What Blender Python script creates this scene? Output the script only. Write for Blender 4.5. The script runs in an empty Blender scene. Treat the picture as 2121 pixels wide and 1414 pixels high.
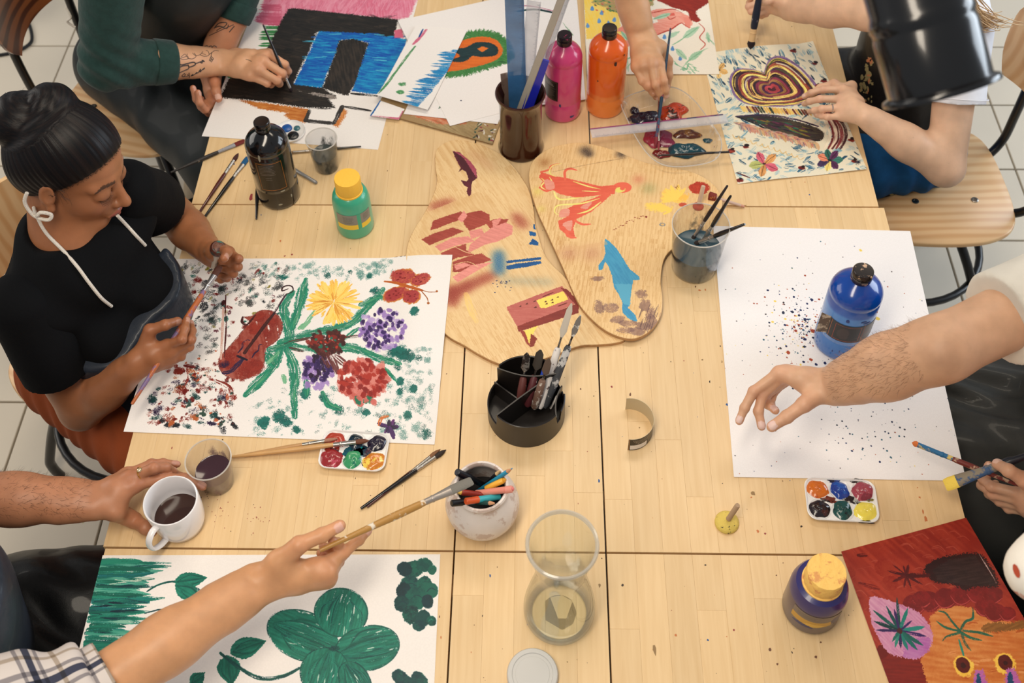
import bpy, bmesh, math, random
import numpy as np
from mathutils import Vector, Matrix
SC = bpy.context.scene
COL = SC.collection
RND = random.Random(7)
# ------------------------------------------------------------------ camera
FPX, PITCH, ROLL, YAW = 2351.0, math.radians(48.92), math.radians(-1.15), math.radians(1.82)
CX, CY = 1060.5, 408.0           # optical centre: the picture is a crop of a taller frame
CAMZ, TZ = 2.658, 0.75            # camera height, table top height
def _rz(v):
    c, s = math.cos(YAW), math.sin(YAW)
    return np.array([c*v[0]-s*v[1], s*v[0]+c*v[1], v[2]])
CF = _rz([0, math.cos(PITCH), -math.sin(PITCH)])
_U0 = _rz([0, math.sin(PITCH), math.cos(PITCH)]); _R0 = _rz([1, 0, 0])
CR = math.cos(ROLL)*_R0 + math.sin(ROLL)*_U0
CU = -math.sin(ROLL)*_R0 + math.cos(ROLL)*_U0
cam = bpy.data.cameras.new('camera'); camo = bpy.data.objects.new('camera', cam); COL.objects.link(camo)
cam.sensor_width = 36.0; cam.lens = FPX/2121*36.0; cam.clip_start = 0.02
cam.shift_y = -(707-CY)/2121
M = Matrix(((CR[0], CU[0], -CF[0], 0), (CR[1], CU[1], -CF[1], 0), (CR[2], CU[2], -CF[2], CAMZ), (0, 0, 0, 1)))
camo.matrix_world = M
cam.dof.use_dof = True; cam.dof.focus_distance = 2.15; cam.dof.aperture_fstop = 5.6
SC.camera = camo
# ------------------------------------------------------------------ light
SC.view_settings.view_transform = 'Standard'; SC.view_settings.look = 'None'
SC.view_settings.gamma = 1.0; SC.view_settings.use_curve_mapping = False
SC.view_settings.exposure = 0.11
W = bpy.data.worlds.new('world'); SC.world = W; W.use_nodes = True
W.node_tree.nodes['Background'].inputs[0].default_value = (0.90, 0.95, 1.0, 1)
W.node_tree.nodes['Background'].inputs[1].default_value = 0.27
def area(name, loc, target, sx, sy, power, col):
    l = bpy.data.lights.new(name, 'AREA'); l.shape = 'RECTANGLE'; l.size = sx; l.size_y = sy; l.energy = power; l.color = col
    o = bpy.data.objects.new(name, l); COL.objects.link(o); o.location = loc
    o.rotation_euler = (Vector(target)-Vector(loc)).to_track_quat('-Z', 'Y').to_euler()
    return o
# row of ceiling lamps, and daylight from tall windows on the far right and left
area('ceiling_lamp_near', (-0.5, 0.2, 3.3), (-0.3, 0.6, 0), 0.5, 2.2, 44, (1.0, 0.88, 0.72))
area('ceiling_lamp_far', (0.35, 2.5, 3.3), (0.2, 1.8, 0), 2.2, 0.5, 24, (1.0, 0.86, 0.68))
area('window_light_right', (4.2, 2.6, 2.2), (0.3, 1.0, 0.7), 3.0, 2.0, 105, (0.80, 0.90, 1.0))
area('window_light_left', (-4.2, 2.4, 2.4), (-0.3, 0.9, 0.7), 3.0, 1.8, 45, (1.0, 0.93, 0.84))
# ------------------------------------------------------------------ helpers
def ray(px, py): return CF + (px-CX)/FPX*CR - (py-CY)/FPX*CU
def P(px, py, z=TZ):
    d = ray(px, py); t = (z-CAMZ)/d[2]
    return Vector((d[0]*t, d[1]*t, z))
def PD(px, py, dist):            # point at a forward distance
    d = ray(px, py)*dist; return Vector((d[0], d[1], CAMZ+d[2]))
def lin(c):
    return tuple(((x/255)/12.92 if x/255 <= 0.04045 else ((x/255+0.055)/1.055)**2.4) for x in c[:3])
def link(o, parent=None):
    COL.objects.link(o)
    if parent is not None: o.parent = parent
    return o
def props(o, label=None, cat=None, group=None, kind=None):
    if label: o['label'] = label
    if cat: o['category'] = cat
    if group: o['group'] = group
    if kind: o['kind'] = kind
    return o
def thing(name, label, cat, loc=(0, 0, 0), rotz=0.0, group=None):
    o = bpy.data.objects.new(name, None); o.empty_display_size = 0.05
    o.location = loc; o.rotation_euler = (0, 0, rotz); COL.objects.link(o)
    return props(o, label, cat, group)
class MB:                        # a small mesh collector
    def __init__(s): s.v = []; s.f = []; s.m = []; s.uv = None
    def add(s, v, f, mi=0):
        n = len(s.v); s.v += [tuple(p) for p in v]; s.f += [tuple(i+n for i in q) for q in f]; s.m += [mi]*len(f); return s
    def build(s, name, mat, parent=None, smooth=True, sharp=40, loc=None):
        me = bpy.data.meshes.new(name); me.from_pydata(s.v, [], s.f)
        for m in (mat if isinstance(mat, (list, tuple)) else [mat]): me.materials.append(m)
        if any(s.m): me.polygons.foreach_set('material_index', s.m)
        if smooth:
            me.polygons.foreach_set('use_smooth', [True]*len(me.polygons))
            if sharp: me.set_sharp_from_angle(angle=math.radians(sharp))
        me.update()
        o = bpy.data.objects.new(name, me)
        if loc is not None: o.location = loc
        return link(o, parent)
def lathe(prof, n=40, c=(0, 0), cap=True):
    v, f = [], []
    for r, z in prof:
        for i in range(n):
            a = 2*math.pi*i/n; v.append((c[0]+r*math.cos(a), c[1]+r*math.sin(a), z))
    for j in range(len(prof)-1):
        for i in range(n):
            k = (i+1) % n; f.append((j*n+i, j*n+k, (j+1)*n+k, (j+1)*n+i))
    if cap:
        f.append(tuple(range(n-1, -1, -1))); m = (len(prof)-1)*n; f.append(tuple(m+i for i in range(n)))
    return v, f
def frame(d):
    d = Vector(d).normalized(); u = Vector((0, 0, 1)) if abs(d.z) < 0.9 else Vector((1, 0, 0))
    a = d.cross(u).normalized(); return a, a.cross(d).normalized()
def tube(pts, rad, n=10, cap=True, flat=None):
    pts = [Vector(p) for p in pts]; m = len(pts)
    rad = list(rad) if isinstance(rad, (list, tuple)) else [rad]*m
    v, f = [], []; d0 = (pts[1]-pts[0]).normalized(); a, b = frame(d0)
    for j in range(m):
        d = (pts[min(j+1, m-1)]-pts[max(j-1, 0)])
        d = d.normalized() if d.length > 1e-9 else d0
        a = (a-d*a.dot(d)).normalized(); b = d.cross(a)
        for i in range(n):
            t = 2*math.pi*i/n
            ra = rad[j] if not isinstance(rad[j], tuple) else rad[j][0]
            rb = rad[j] if not isinstance(rad[j], tuple) else rad[j][1]
            v.append(tuple(pts[j]+a*(ra*math.cos(t))+b*(rb*math.sin(t))))
    for j in range(m-1):
        for i in range(n):
            k = (i+1) % n; f.append((j*n+i, j*n+k, (j+1)*n+k, (j+1)*n+i))
    if cap:
        f.append(tuple(range(n-1, -1, -1))); f.append(tuple((m-1)*n+i for i in range(n)))
    return v, f
def spline(pts, n=8, closed=False):
    pts = [np.array(p, float) for p in pts]; out = []; m = len(pts)
    rng = range(m if closed else m-1)
    for i in rng:
        g = (lambda k: pts[k % m]) if closed else (lambda k: pts[max(0, min(m-1, k))])
        p0, p1, p2, p3 = g(i-1), g(i), g(i+1), g(i+2)
        for j in range(n):
            t = j/n
            out.append(0.5*((2*p1)+(-p0+p2)*t+(2*p0-5*p1+4*p2-p3)*t*t+(-p0+3*p1-3*p2+p3)*t**3))
    if not closed: out.append(pts[-1])
    return out
def box(x0, x1, y0, y1, z0, z1, b=0.0):
    if b <= 0:
        v = [(x, y, z) for z in (z0, z1) for x, y in ((x0, y0), (x1, y0), (x1, y1), (x0, y1))]
        return v, [(3, 2, 1, 0), (4, 5, 6, 7), (0, 1, 5, 4), (1, 2, 6, 5), (2, 3, 7, 6), (3, 0, 4, 7)]
    v = [(x, y, z0) for x, y in ((x0, y0), (x1, y0), (x1, y1), (x0, y1))]
    v += [(x, y, z1-b) for x, y in ((x0, y0), (x1, y0), (x1, y1), (x0, y1))]
    v += [(x, y, z1) for x, y in ((x0+b, y0+b), (x1-b, y0+b), (x1-b, y1-b), (x0+b, y1-b))]
    f = [(3, 2, 1, 0), (8, 9, 10, 11)]
    for k in (0, 4):
        for i in range(4): j = (i+1) % 4; f.append((k+i, k+j, k+4+j, k+4+i))
    return v, f
def prism(out, z0, z1, b=0.0):
    """upright slab from a 2-D outline (counter-clockwise), with small edge round-over b"""
    out = [Vector((p[0], p[1])) for p in out]; n = len(out)
    ar = sum(out[i].x*out[(i+1) % n].y-out[(i+1) % n].x*out[i].y for i in range(n))
    if ar < 0: out = out[::-1]
    def inset(d):
        r = []
        for i in range(n):
            t = (out[(i+1) % n]-out[i-1]); t = t.normalized() if t.length else Vector((1, 0))
            r.append(out[i]+Vector((-t.y, t.x))*d)
        return r
    rings = [(out, z0), (out, z1-b), (inset(b*0.4), z1-b*0.35), (inset(b), z1)] if b > 0 else [(out, z0), (out, z1)]
    v = [(p.x, p.y, z) for r, z in rings for p in r]; f = []
    for k in range(len(rings)-1):
        for i in range(n): j = (i+1) % n; f.append((k*n+i, k*n+j, (k+1)*n+j, (k+1)*n+i))
    f.append(tuple(range(n-1, -1, -1))); f.append(tuple((len(rings)-1)*n+i for i in range(n)))
    return v, f
def rrect(x0, x1, y0, y1, r, n=6):
    o = []
    for cx, cy, a0 in ((x1-r, y1-r, 0), (x0+r, y1-r, 90), (x0+r, y0+r, 180), (x1-r, y0+r, 270)):
        for i in range(n+1):
            a = math.radians(a0+90*i/n); o.append((cx+r*math.cos(a), cy+r*math.sin(a)))
    return o
def xform(v, mat): return [tuple(mat @ Vector(p)) for p in v]
def along(p0, p1):               # matrix taking local z (0..1 metres) to the line p0->p1
    p0, p1 = Vector(p0), Vector(p1); d = (p1-p0); a, b = frame(d); d.normalize()
    return Matrix(((a.x, b.x, d.x, p0.x), (a.y, b.y, d.y, p0.y), (a.z, b.z, d.z, p0.z), (0, 0, 0, 1)))
def copy_tree(o, parent=None):
    c = o.copy(); COL.objects.link(c)
    if parent is not None: c.parent = parent; c.matrix_parent_inverse = o.matrix_parent_inverse.copy()
    for ch in list(o.children): copy_tree(ch, c)
    return c
# ------------------------------------------------------------------ materials
MATS = {}
def mat(name, col, rough=0.5, metal=0.0, bump=0.0, bscale=60.0, var=0.0, vscale=8.0, coat=0.0, spec=0.5, trans=0.0, ior=1.45, sss=0.0, sheen=0.0, alpha=1.0, dirt=None, dscale=20, dlo=0.6, emit=None):
    if name in MATS: return MATS[name]
    m = bpy.data.materials.new(name); m.use_nodes = True; nt = m.node_tree; N = nt.nodes; L = nt.links
    b = N['Principled BSDF']; c = lin(col)+(1,)
    b.inputs['Base Color'].default_value = c; b.inputs['Roughness'].default_value = rough; b.inputs['Metallic'].default_value = metal
    b.inputs['Coat Weight'].default_value = coat; b.inputs['Coat Roughness'].default_value = 0.08
    b.inputs['Specular IOR Level'].default_value = spec; b.inputs['Transmission Weight'].default_value = trans; b.inputs['IOR'].default_value = ior
    b.inputs['Sheen Weight'].default_value = sheen; b.inputs['Alpha'].default_value = alpha
    if sss: b.inputs['Subsurface Weight'].default_value = sss; b.inputs['Subsurface Radius'].default_value = (0.012, 0.005, 0.003); b.inputs['Subsurface Scale'].default_value = 1.0
    tc = N.new('ShaderNodeTexCoord'); src = None
    if var:
        n = N.new('ShaderNodeTexNoise'); n.inputs['Scale'].default_value = vscale; n.inputs['Detail'].default_value = 5
        L.new(tc.outputs['Object'], n.inputs['Vector'])
        r = N.new('ShaderNodeMapRange'); r.inputs['From Min'].default_value = 0.3; r.inputs['From Max'].default_value = 0.7
        r.inputs['To Min'].default_value = 1-var; r.inputs['To Max'].default_value = 1+var; L.new(n.outputs['Fac'], r.inputs['Value'])
        mx = N.new('ShaderNodeMix'); mx.data_type = 'RGBA'; mx.blend_type = 'MULTIPLY'; mx.inputs['Factor'].default_value = 1
        mx.inputs['A'].default_value = c; L.new(r.outputs['Result'], mx.inputs['B']); src = mx.outputs['Result']
    if dirt:
        n = N.new('ShaderNodeTexNoise'); n.inputs['Scale'].default_value = dscale; n.inputs['Detail'].default_value = 6; n.inputs['Roughness'].default_value = 0.65
        L.new(tc.outputs['Object'], n.inputs['Vector'])
        r = N.new('ShaderNodeMapRange'); r.inputs['From Min'].default_value = dlo; r.inputs['From Max'].default_value = dlo+0.05; L.new(n.outputs['Fac'], r.inputs['Value'])
        mx = N.new('ShaderNodeMix'); mx.data_type = 'RGBA'; L.new(r.outputs['Result'], mx.inputs['Factor'])
        if src: L.new(src, mx.inputs['A'])
        else: mx.inputs['A'].default_value = c
        mx.inputs['B'].default_value = lin(dirt)+(1,); src = mx.outputs['Result']
    if src: L.new(src, b.inputs['Base Color'])
    if bump:
        n = N.new('ShaderNodeTexNoise'); n.inputs['Scale'].default_value = bscale; n.inputs['Detail'].default_value = 4
        L.new(tc.outputs['Object'], n.inputs['Vector']); bp = N.new('ShaderNodeBump'); bp.inputs['Strength'].default_value = bump; bp.inputs['Distance'].default_value = 0.004
        L.new(n.outputs['Fac'], bp.inputs['Height']); L.new(bp.outputs['Normal'], b.inputs['Normal'])
    if emit: b.inputs['Emission Color'].default_value = lin(emit)+(1,); b.inputs['Emission Strength'].default_value = 1
    MATS[name] = m; return m
def glass(name, col=(255, 255, 255), rough=0.02, ior=1.45):
    """thin clear plastic/glass that lets light through for shadows as real thin-walled sheets do"""
    if name in MATS: return MATS[name]
    m = bpy.data.materials.new(name); m.use_nodes = True; nt = m.node_tree; N = nt.nodes; L = nt.links
    N.remove(N['Principled BSDF']); out = N['Material Output']
    t = N.new('ShaderNodeBsdfTransparent'); t.inputs[0].default_value = lin(col)+(1,)
    g = N.new('ShaderNodeBsdfGlossy'); g.inputs['Roughness'].default_value = rough
    fr = N.new('ShaderNodeFresnel'); ge = N.new('ShaderNodeNewGeometry'); mr = N.new('ShaderNodeMapRange'); mr.inputs['To Min'].default_value = ior; mr.inputs['To Max'].default_value = 1/ior; L.new(ge.outputs['Backfacing'], mr.inputs['Value']); L.new(mr.outputs[0], fr.inputs[0])   # both faces of a thin sheet reflect alike
    mx = N.new('ShaderNodeMixShader'); L.new(fr.outputs[0], mx.inputs[0]); L.new(t.outputs[0], mx.inputs[1]); L.new(g.outputs[0], mx.inputs[2])
    L.new(mx.outputs[0], out.inputs[0]); MATS[name] = m; return m
def wood(name, c1, c2, scale=(14, 2.2, 14), rough=0.42, dist=2.0, bands=1.0, coat=0.1, rnd=0.0, axis='X', contrast=(0.35, 0.75)):
    """plywood / solid wood: stretched noise grain, tinted per object"""
    if name in MATS: return MATS[name]
    m = bpy.data.materials.new(name); m.use_nodes = True; nt = m.node_tree; N = nt.nodes; L = nt.links; b = N['Principled BSDF']
    tc = N.new('ShaderNodeTexCoord'); mp = N.new('ShaderNodeMapping'); mp.inputs['Scale'].default_value = scale
    oi = N.new('ShaderNodeObjectInfo'); sep = N.new('ShaderNodeCombineXYZ')
    mu = N.new('ShaderNodeMath'); mu.operation = 'MULTIPLY'; mu.inputs[1].default_value = 37.0; L.new(oi.outputs['Random'], mu.inputs[0])
    L.new(mu.outputs[0], sep.inputs[0]); L.new(mu.outputs[0], sep.inputs[1])
    ad = N.new('ShaderNodeVectorMath'); ad.operation = 'ADD'; L.new(tc.outputs['Object'], ad.inputs[0]); L.new(sep.outputs[0], ad.inputs[1])
    L.new(ad.outputs[0], mp.inputs['Vector'])
    if bands:
        w = N.new('ShaderNodeTexWave'); w.wave_type = 'BANDS'; w.bands_direction = axis; w.inputs['Scale'].default_value = bands
        w.inputs['Distortion'].default_value = dist; w.inputs['Detail'].default_value = 3; w.inputs['Detail Scale'].default_value = 0.6
    else:
        w = N.new('ShaderNodeTexNoise'); w.inputs['Scale'].default_value = 3; w.inputs['Detail'].default_value = 6; w.inputs['Distortion'].default_value = dist*0.3
    L.new(mp.outputs[0], w.inputs['Vector'])
    r = N.new('ShaderNodeValToRGB'); r.color_ramp.elements[0].color = lin(c1)+(1,); r.color_ramp.elements[1].color = lin(c2)+(1,)
    r.color_ramp.elements[0].position, r.color_ramp.elements[1].position = contrast; L.new(w.outputs['Fac'], r.inputs[0])
    src = r.outputs[0]
    if rnd:
        mr = N.new('ShaderNodeMapRange'); mr.inputs['To Min'].default_value = 1-rnd; mr.inputs['To Max'].default_value = 1+rnd*0.6
        L.new(oi.outputs['Random'], mr.inputs['Value'])
        mx = N.new('ShaderNodeMix'); mx.data_type = 'RGBA'; mx.blend_type = 'MULTIPLY'; mx.inputs['Factor'].default_value = 1
        L.new(src, mx.inputs['A']); L.new(mr.outputs[0], mx.inputs['B']); src = mx.outputs['Result']
    L.new(src, b.inputs['Base Color']); b.inputs['Roughness'].default_value = rough; b.inputs['Coat Weight'].default_value = coat; b.inputs['Coat Roughness'].default_value = 0.25
    bp = N.new('ShaderNodeBump'); bp.inputs['Strength'].default_value = 0.12; bp.inputs['Distance'].default_value = 0.0006; L.new(w.outputs['Fac'], bp.inputs['Height']); L.new(bp.outputs[0], b.inputs['Normal'])
    MATS[name] = m; return m
def imgmat(name, arr, rough=0.55, coat=0.0, bump=0.0, spec=0.4):
    """material from a colour field computed in this script (arr: H x W x 3, sRGB 0..1, row 0 at the top)"""
    h, w = arr.shape[:2]
    im = bpy.data.images.new(name, w, h, alpha=False); im.colorspace_settings.name = 'sRGB'
    px = np.ones((h, w, 4), np.float32); px[..., :3] = np.clip(arr[::-1], 0, 1)**1.22; im.pixels.foreach_set(px.ravel()); im.update(); im.pack()
    m = bpy.data.materials.new(name); m.use_nodes = True; nt = m.node_tree; b = nt.nodes['Principled BSDF']
    t = nt.nodes.new('ShaderNodeTexImage'); t.image = im; t.interpolation = 'Linear'; t.extension = 'EXTEND'
    nt.links.new(t.outputs['Color'], b.inputs['Base Color']); b.inputs['Roughness'].default_value = rough; b.inputs['Coat Weight'].default_value = coat; b.inputs['Specular IOR Level'].default_value = spec
    if bump:
        bp = nt.nodes.new('ShaderNodeBump'); bp.inputs['Strength'].default_value = bump; bp.inputs['Distance'].default_value = 0.001
        nt.links.new(t.outputs['Color'], bp.inputs['Height']); nt.links.new(bp.outputs[0], b.inputs['Normal'])
    return m
# ================================================================== the room floor
def floor_tiles():
    g = MB().add([(-4, -2.5, -0.012), (4.2, -2.5, -0.012), (4.2, 6, -0.012), (-4, 6, -0.012)], [(0, 1, 2, 3)])
    fl = g.build('floor', mat('grout', (96, 88, 76), 0.9), smooth=False); props(fl, kind='structure')
    s = 0.2885; sx = 0.2880; gp = 0.0028
    base = mat('floor_tile', (221, 210, 192), 0.42, var=0.05, vscale=2.5, spec=0.4)
    v, f = box(-sx/2+gp, sx/2-gp, -s/2+gp, s/2-gp, -0.012, 0.0, 0.0015)
    mb = MB().add(v, f); first = None
    for i in range(-12, 14):
        for j in range(-6, 16):
            x, y = -1.370+sx/2+(i+5)*sx-5*sx, 1.575+s/2+j*s
            if -2.5 < x < 2.4 and 0.35 < y < 4.3 and not (abs(x) < 0.58 and y < 3.0):
                if first is None: first = mb.build('floor_tile', base, fl, smooth=False); o = first
                else: o = first.copy(); COL.objects.link(o)
                o.location = (x, y, 0)
floor_tiles()
# ================================================================== tables
birch = wood('birch_stave', (233, 201, 153), (224, 189, 138), (40, 2.2, 10), 0.40, 1.6, 0, 0.12, 0.055)
birch_edge = wood('birch_edge', (226, 190, 138), (206, 166, 112), (30, 6, 30), 0.5, 1.0, 0, 0.05)
def table(x0, x1, y0, y1, label, legs=True, seed=0, ymin=-9, ymax=9):
    rn = random.Random(seed)
    t = thing('gateleg_table', label, 'table', ((x0+x1)/2, (y0+y1)/2, 0), 0, 'gateleg tables pushed together')
    cx, cy = (x0+x1)/2, (y0+y1)/2
    secs = [(x0, -0.142, 'table_leaf'), (-0.139, 0.124, 'table_centre'), (0.127, x1, 'table_leaf')]
    for a, b, nm in secs:
        core = MB().add(*box(a-cx, b-cx, y0-cy, y1-cy, TZ-0.022, TZ-0.004)).build(nm, birch_edge, t, smooth=False)
        nst = max(1, round((b-a)/0.049)); w = (b-a)/nst
        for k in range(nst):
            y = y0 - rn.random()*0.25
            while y < y1-1e-6:
                L = rn.uniform(0.24, 0.52); ya, yb = max(y, y0), min(y+L, y1)
                if y1-yb < 0.07: yb = y1; L = yb-y
                if yb-ya > 0.01 and yb > ymin and ya < ymax:
                    xm, ym = a+(k+0.5)*w, (ya+yb)/2; e = 0.00006
                    MB().add(*box(-w/2+e, w/2-e, -(yb-ya)/2+e, (yb-ya)/2-e, -0.004, 0, 0.0002)).build('stave', birch, core, smooth=False, loc=(xm-cx, ym-cy, TZ))
                y += L
    if legs:
        lm = mat('table_leg_birch', (214, 178, 128), 0.5)
        for x in (-0.155, 0.105):
            for y in (y0+0.05, y1-0.05):
                MB().add(*box(x-cx-0.02, x-cx+0.02, y-cy-0.02, y-cy+0.02, 0, TZ-0.022, 0.002)).build('leg', lm, t, smooth=False)
        for x in (x0+0.30, x1-0.30):
            MB().add(*box(x-cx-0.02, x-cx+0.02, -0.02, 0.02, 0, TZ-0.022, 0.002)).build('gate_leg', lm, t, smooth=False)
            MB().add(*box(min(x-cx, 0), max(x-cx, 0), -0.012, 0.012, 0.12, 0.16)).build('gate_rail', lm, t, smooth=False)
        MB().add(*box(-0.13-cx, 0.08-cx, y0-cy+0.07, y1-cy-0.07, 0.42, 0.70)).build('drawer_body', lm, t, smooth=False)
    return t
t1_ = table(-0.767, 0.755, 1.639, 2.437, 'birch gateleg table at the far end under the orange and pink bottles', seed=1)
t2_ = table(-0.762, 0.766, 0.840, 1.6355, 'middle birch gateleg table carrying the violin painting and plywood palettes', seed=2)
t3_ = table(-0.757, 0.769, 0.040, 0.8365, 'nearest birch gateleg table under the clover painting and glass carafe', seed=3, ymin=0.4)

SPK = [mat('speck_%d' % k, c, .5) for k, c in enumerate(((110, 70, 50), (150, 60, 60), (60, 46, 40), (50, 90, 150), (200, 120, 70), (150, 120, 80)))]
def specks(t, n, area_, fixed=()):
    rn = random.Random(n); mbs = [MB() for _ in SPK]; cx, cy = t.location.x, t.location.y
    L_ = [(rn.uniform(area_[0], area_[1]), rn.uniform(area_[2], area_[3]), abs(rn.gauss(0, .0006))+.0004, rn.choice((0, 0, 0, 1, 2, 2, 3, 4, 5))) for _ in range(n)]
    for px, py, r, k in fixed: p = P(px, py); L_.append((p.x, p.y, r*.72, k))
    for x, y, r, k in L_:
        m = 7; q = [rn.uniform(.6, 1.2) for _ in range(m)]; a0 = rn.uniform(0, 6); e = rn.choice((1, 1, 1, 2.2)); mbs[k].add([(x-cx+r*q[j]*math.cos(a0+6.283*j/m), y-cy+r*e*q[j]*math.sin(a0+6.283*j/m), TZ+.00025) for j in range(m)], [tuple(range(m))])
    for mb, s in zip(mbs, SPK):
        if mb.f: props(mb.build('paint_specks', s, t, smooth=False), kind='stuff')
specks(t1_, 90, (-.74, .74, 1.65, 2.4), [(520, 408, .0065, 1), (1677, 403, .0028, 3), (1667, 377, .002, 4), (1640, 55, .002, 2), (1650, 38, .0015, 2), (485, 340, .003, 3), (540, 250, .002, 1)])
specks(t2_, 260, (-.74, .75, .85, 1.62), [(1267, 801, .0034, 1), (1449, 601, .004, 4), (1461, 600, .002, 4), (1506, 838, .004, 3), (1560, 1022, .006, 5), (1556, 1030, .003, 4), (1570, 1100, .004, 4), (1585, 1105, .003, 1), (1660, 1090, .003, 2), (1900, 1010, .002, 4), (1905, 1030, .003, 4), (1912, 1060, .003, 4), (1917, 1075, .004, 4), (1500, 690, .003, 2), (1455, 745, .003, 5), (1470, 790, .002, 2), (1230, 820, .002, 2), (590, 530, .003, 1), (605, 527, .003, 1)]+[(430+R_.gauss(0, 14), 1022+R_.gauss(0, 8), .0013, 2) for R_ in [random.Random(3)] for _ in range(16)]+[(455+R_.gauss(0, 20), 1062+R_.gauss(0, 14), .0012, 1) for R_ in [random.Random(4)] for _ in range(14)]+[(530+R_.gauss(0, 14), 1078+R_.gauss(0, 12), .0012, 1) for R_ in [random.Random(5)] for _ in range(14)])
specks(t3_, 150, (-.74, .75, .45, .83), [(1466, 1325, .0034, 3), (1289, 1212, .004, 2), (1356, 1345, .006, 5), (1400, 1315, .003, 4), (1461, 1170, .0025, 2), (1242, 1212, .003, 5), (1015, 1192, .002, 3), (1610, 1375, .003, 0), (1595, 1345, .004, 0), (1690, 1360, .004, 0), (1700, 1330, .003, 0), (1520, 1305, .003, 1)])
for px_, py_, r_ in ((2050, 630, .035), (165, 1068, .03)):
    p = P(px_, py_, 0); m_ = 14; MB().add([(p.x+r_*RND.uniform(.5, 1.1)*math.cos(6.283*k/m_), p.y+r_*RND.uniform(.4, 1.0)*math.sin(6.283*k/m_), .0006) for k in range(m_)], [tuple(range(m_))]).build('paint_stain', mat('stain_lime', (186, 184, 92), .6), bpy.data.objects['floor'], smooth=False)
# ================================================================== painting tools: colour fields for the art works, computed here
NPR = np.random.default_rng(11)
def _fft_noise(n, px, py, seed):
    r = np.random.default_rng(seed); f = np.fft.fft2(r.normal(size=(n, n)))
    kx = np.fft.fftfreq(n)[None, :]*n; ky = np.fft.fftfreq(n)[:, None]*n
    k = np.sqrt((kx*px)**2+(ky*py)**2); amp = 1/np.maximum(k, 1)**1.15; amp[0, 0] = 0
    a = np.real(np.fft.ifft2(f*amp)); s = np.argsort(np.argsort(a.ravel()))/float(n*n)   # equalised to 0..1
    return s.reshape(n, n).astype(np.float32)
NO = _fft_noise(512, 1, 1, 1); NB = _fft_noise(512, 1, 1, 9)
_f = np.random.default_rng(3).normal(size=(512, 512)); _f = np.fft.fft2(_f)
def _band(lo, hi, ax=1.0, ay=1.0, seed=0):
    n = 512; r = np.random.default_rng(seed); f = np.fft.fft2(r.normal(size=(n, n)))
    kx = np.fft.fftfreq(n)[None, :]*n; ky = np.fft.fftfreq(n)[:, None]*n; k = np.sqrt((kx*ax)**2+(ky*ay)**2)
    a = np.real(np.fft.ifft2(f*((k > lo) & (k < hi)))); s = np.argsort(np.argsort(a.ravel()))/float(n*n)
    return s.reshape(n, n).astype(np.float32)
NG = _band(25, 120, seed=4)                      # grainy
ST = _band(6, 80, 9.0, 1.0, seed=5)              # streaks running along x
def smp(a, x, y): return a[np.mod(y, 512).astype(np.int32), np.mod(x, 512).astype(np.int32)]
def _col(c): return np.array(c[:3], np.float32)/255.0
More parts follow.
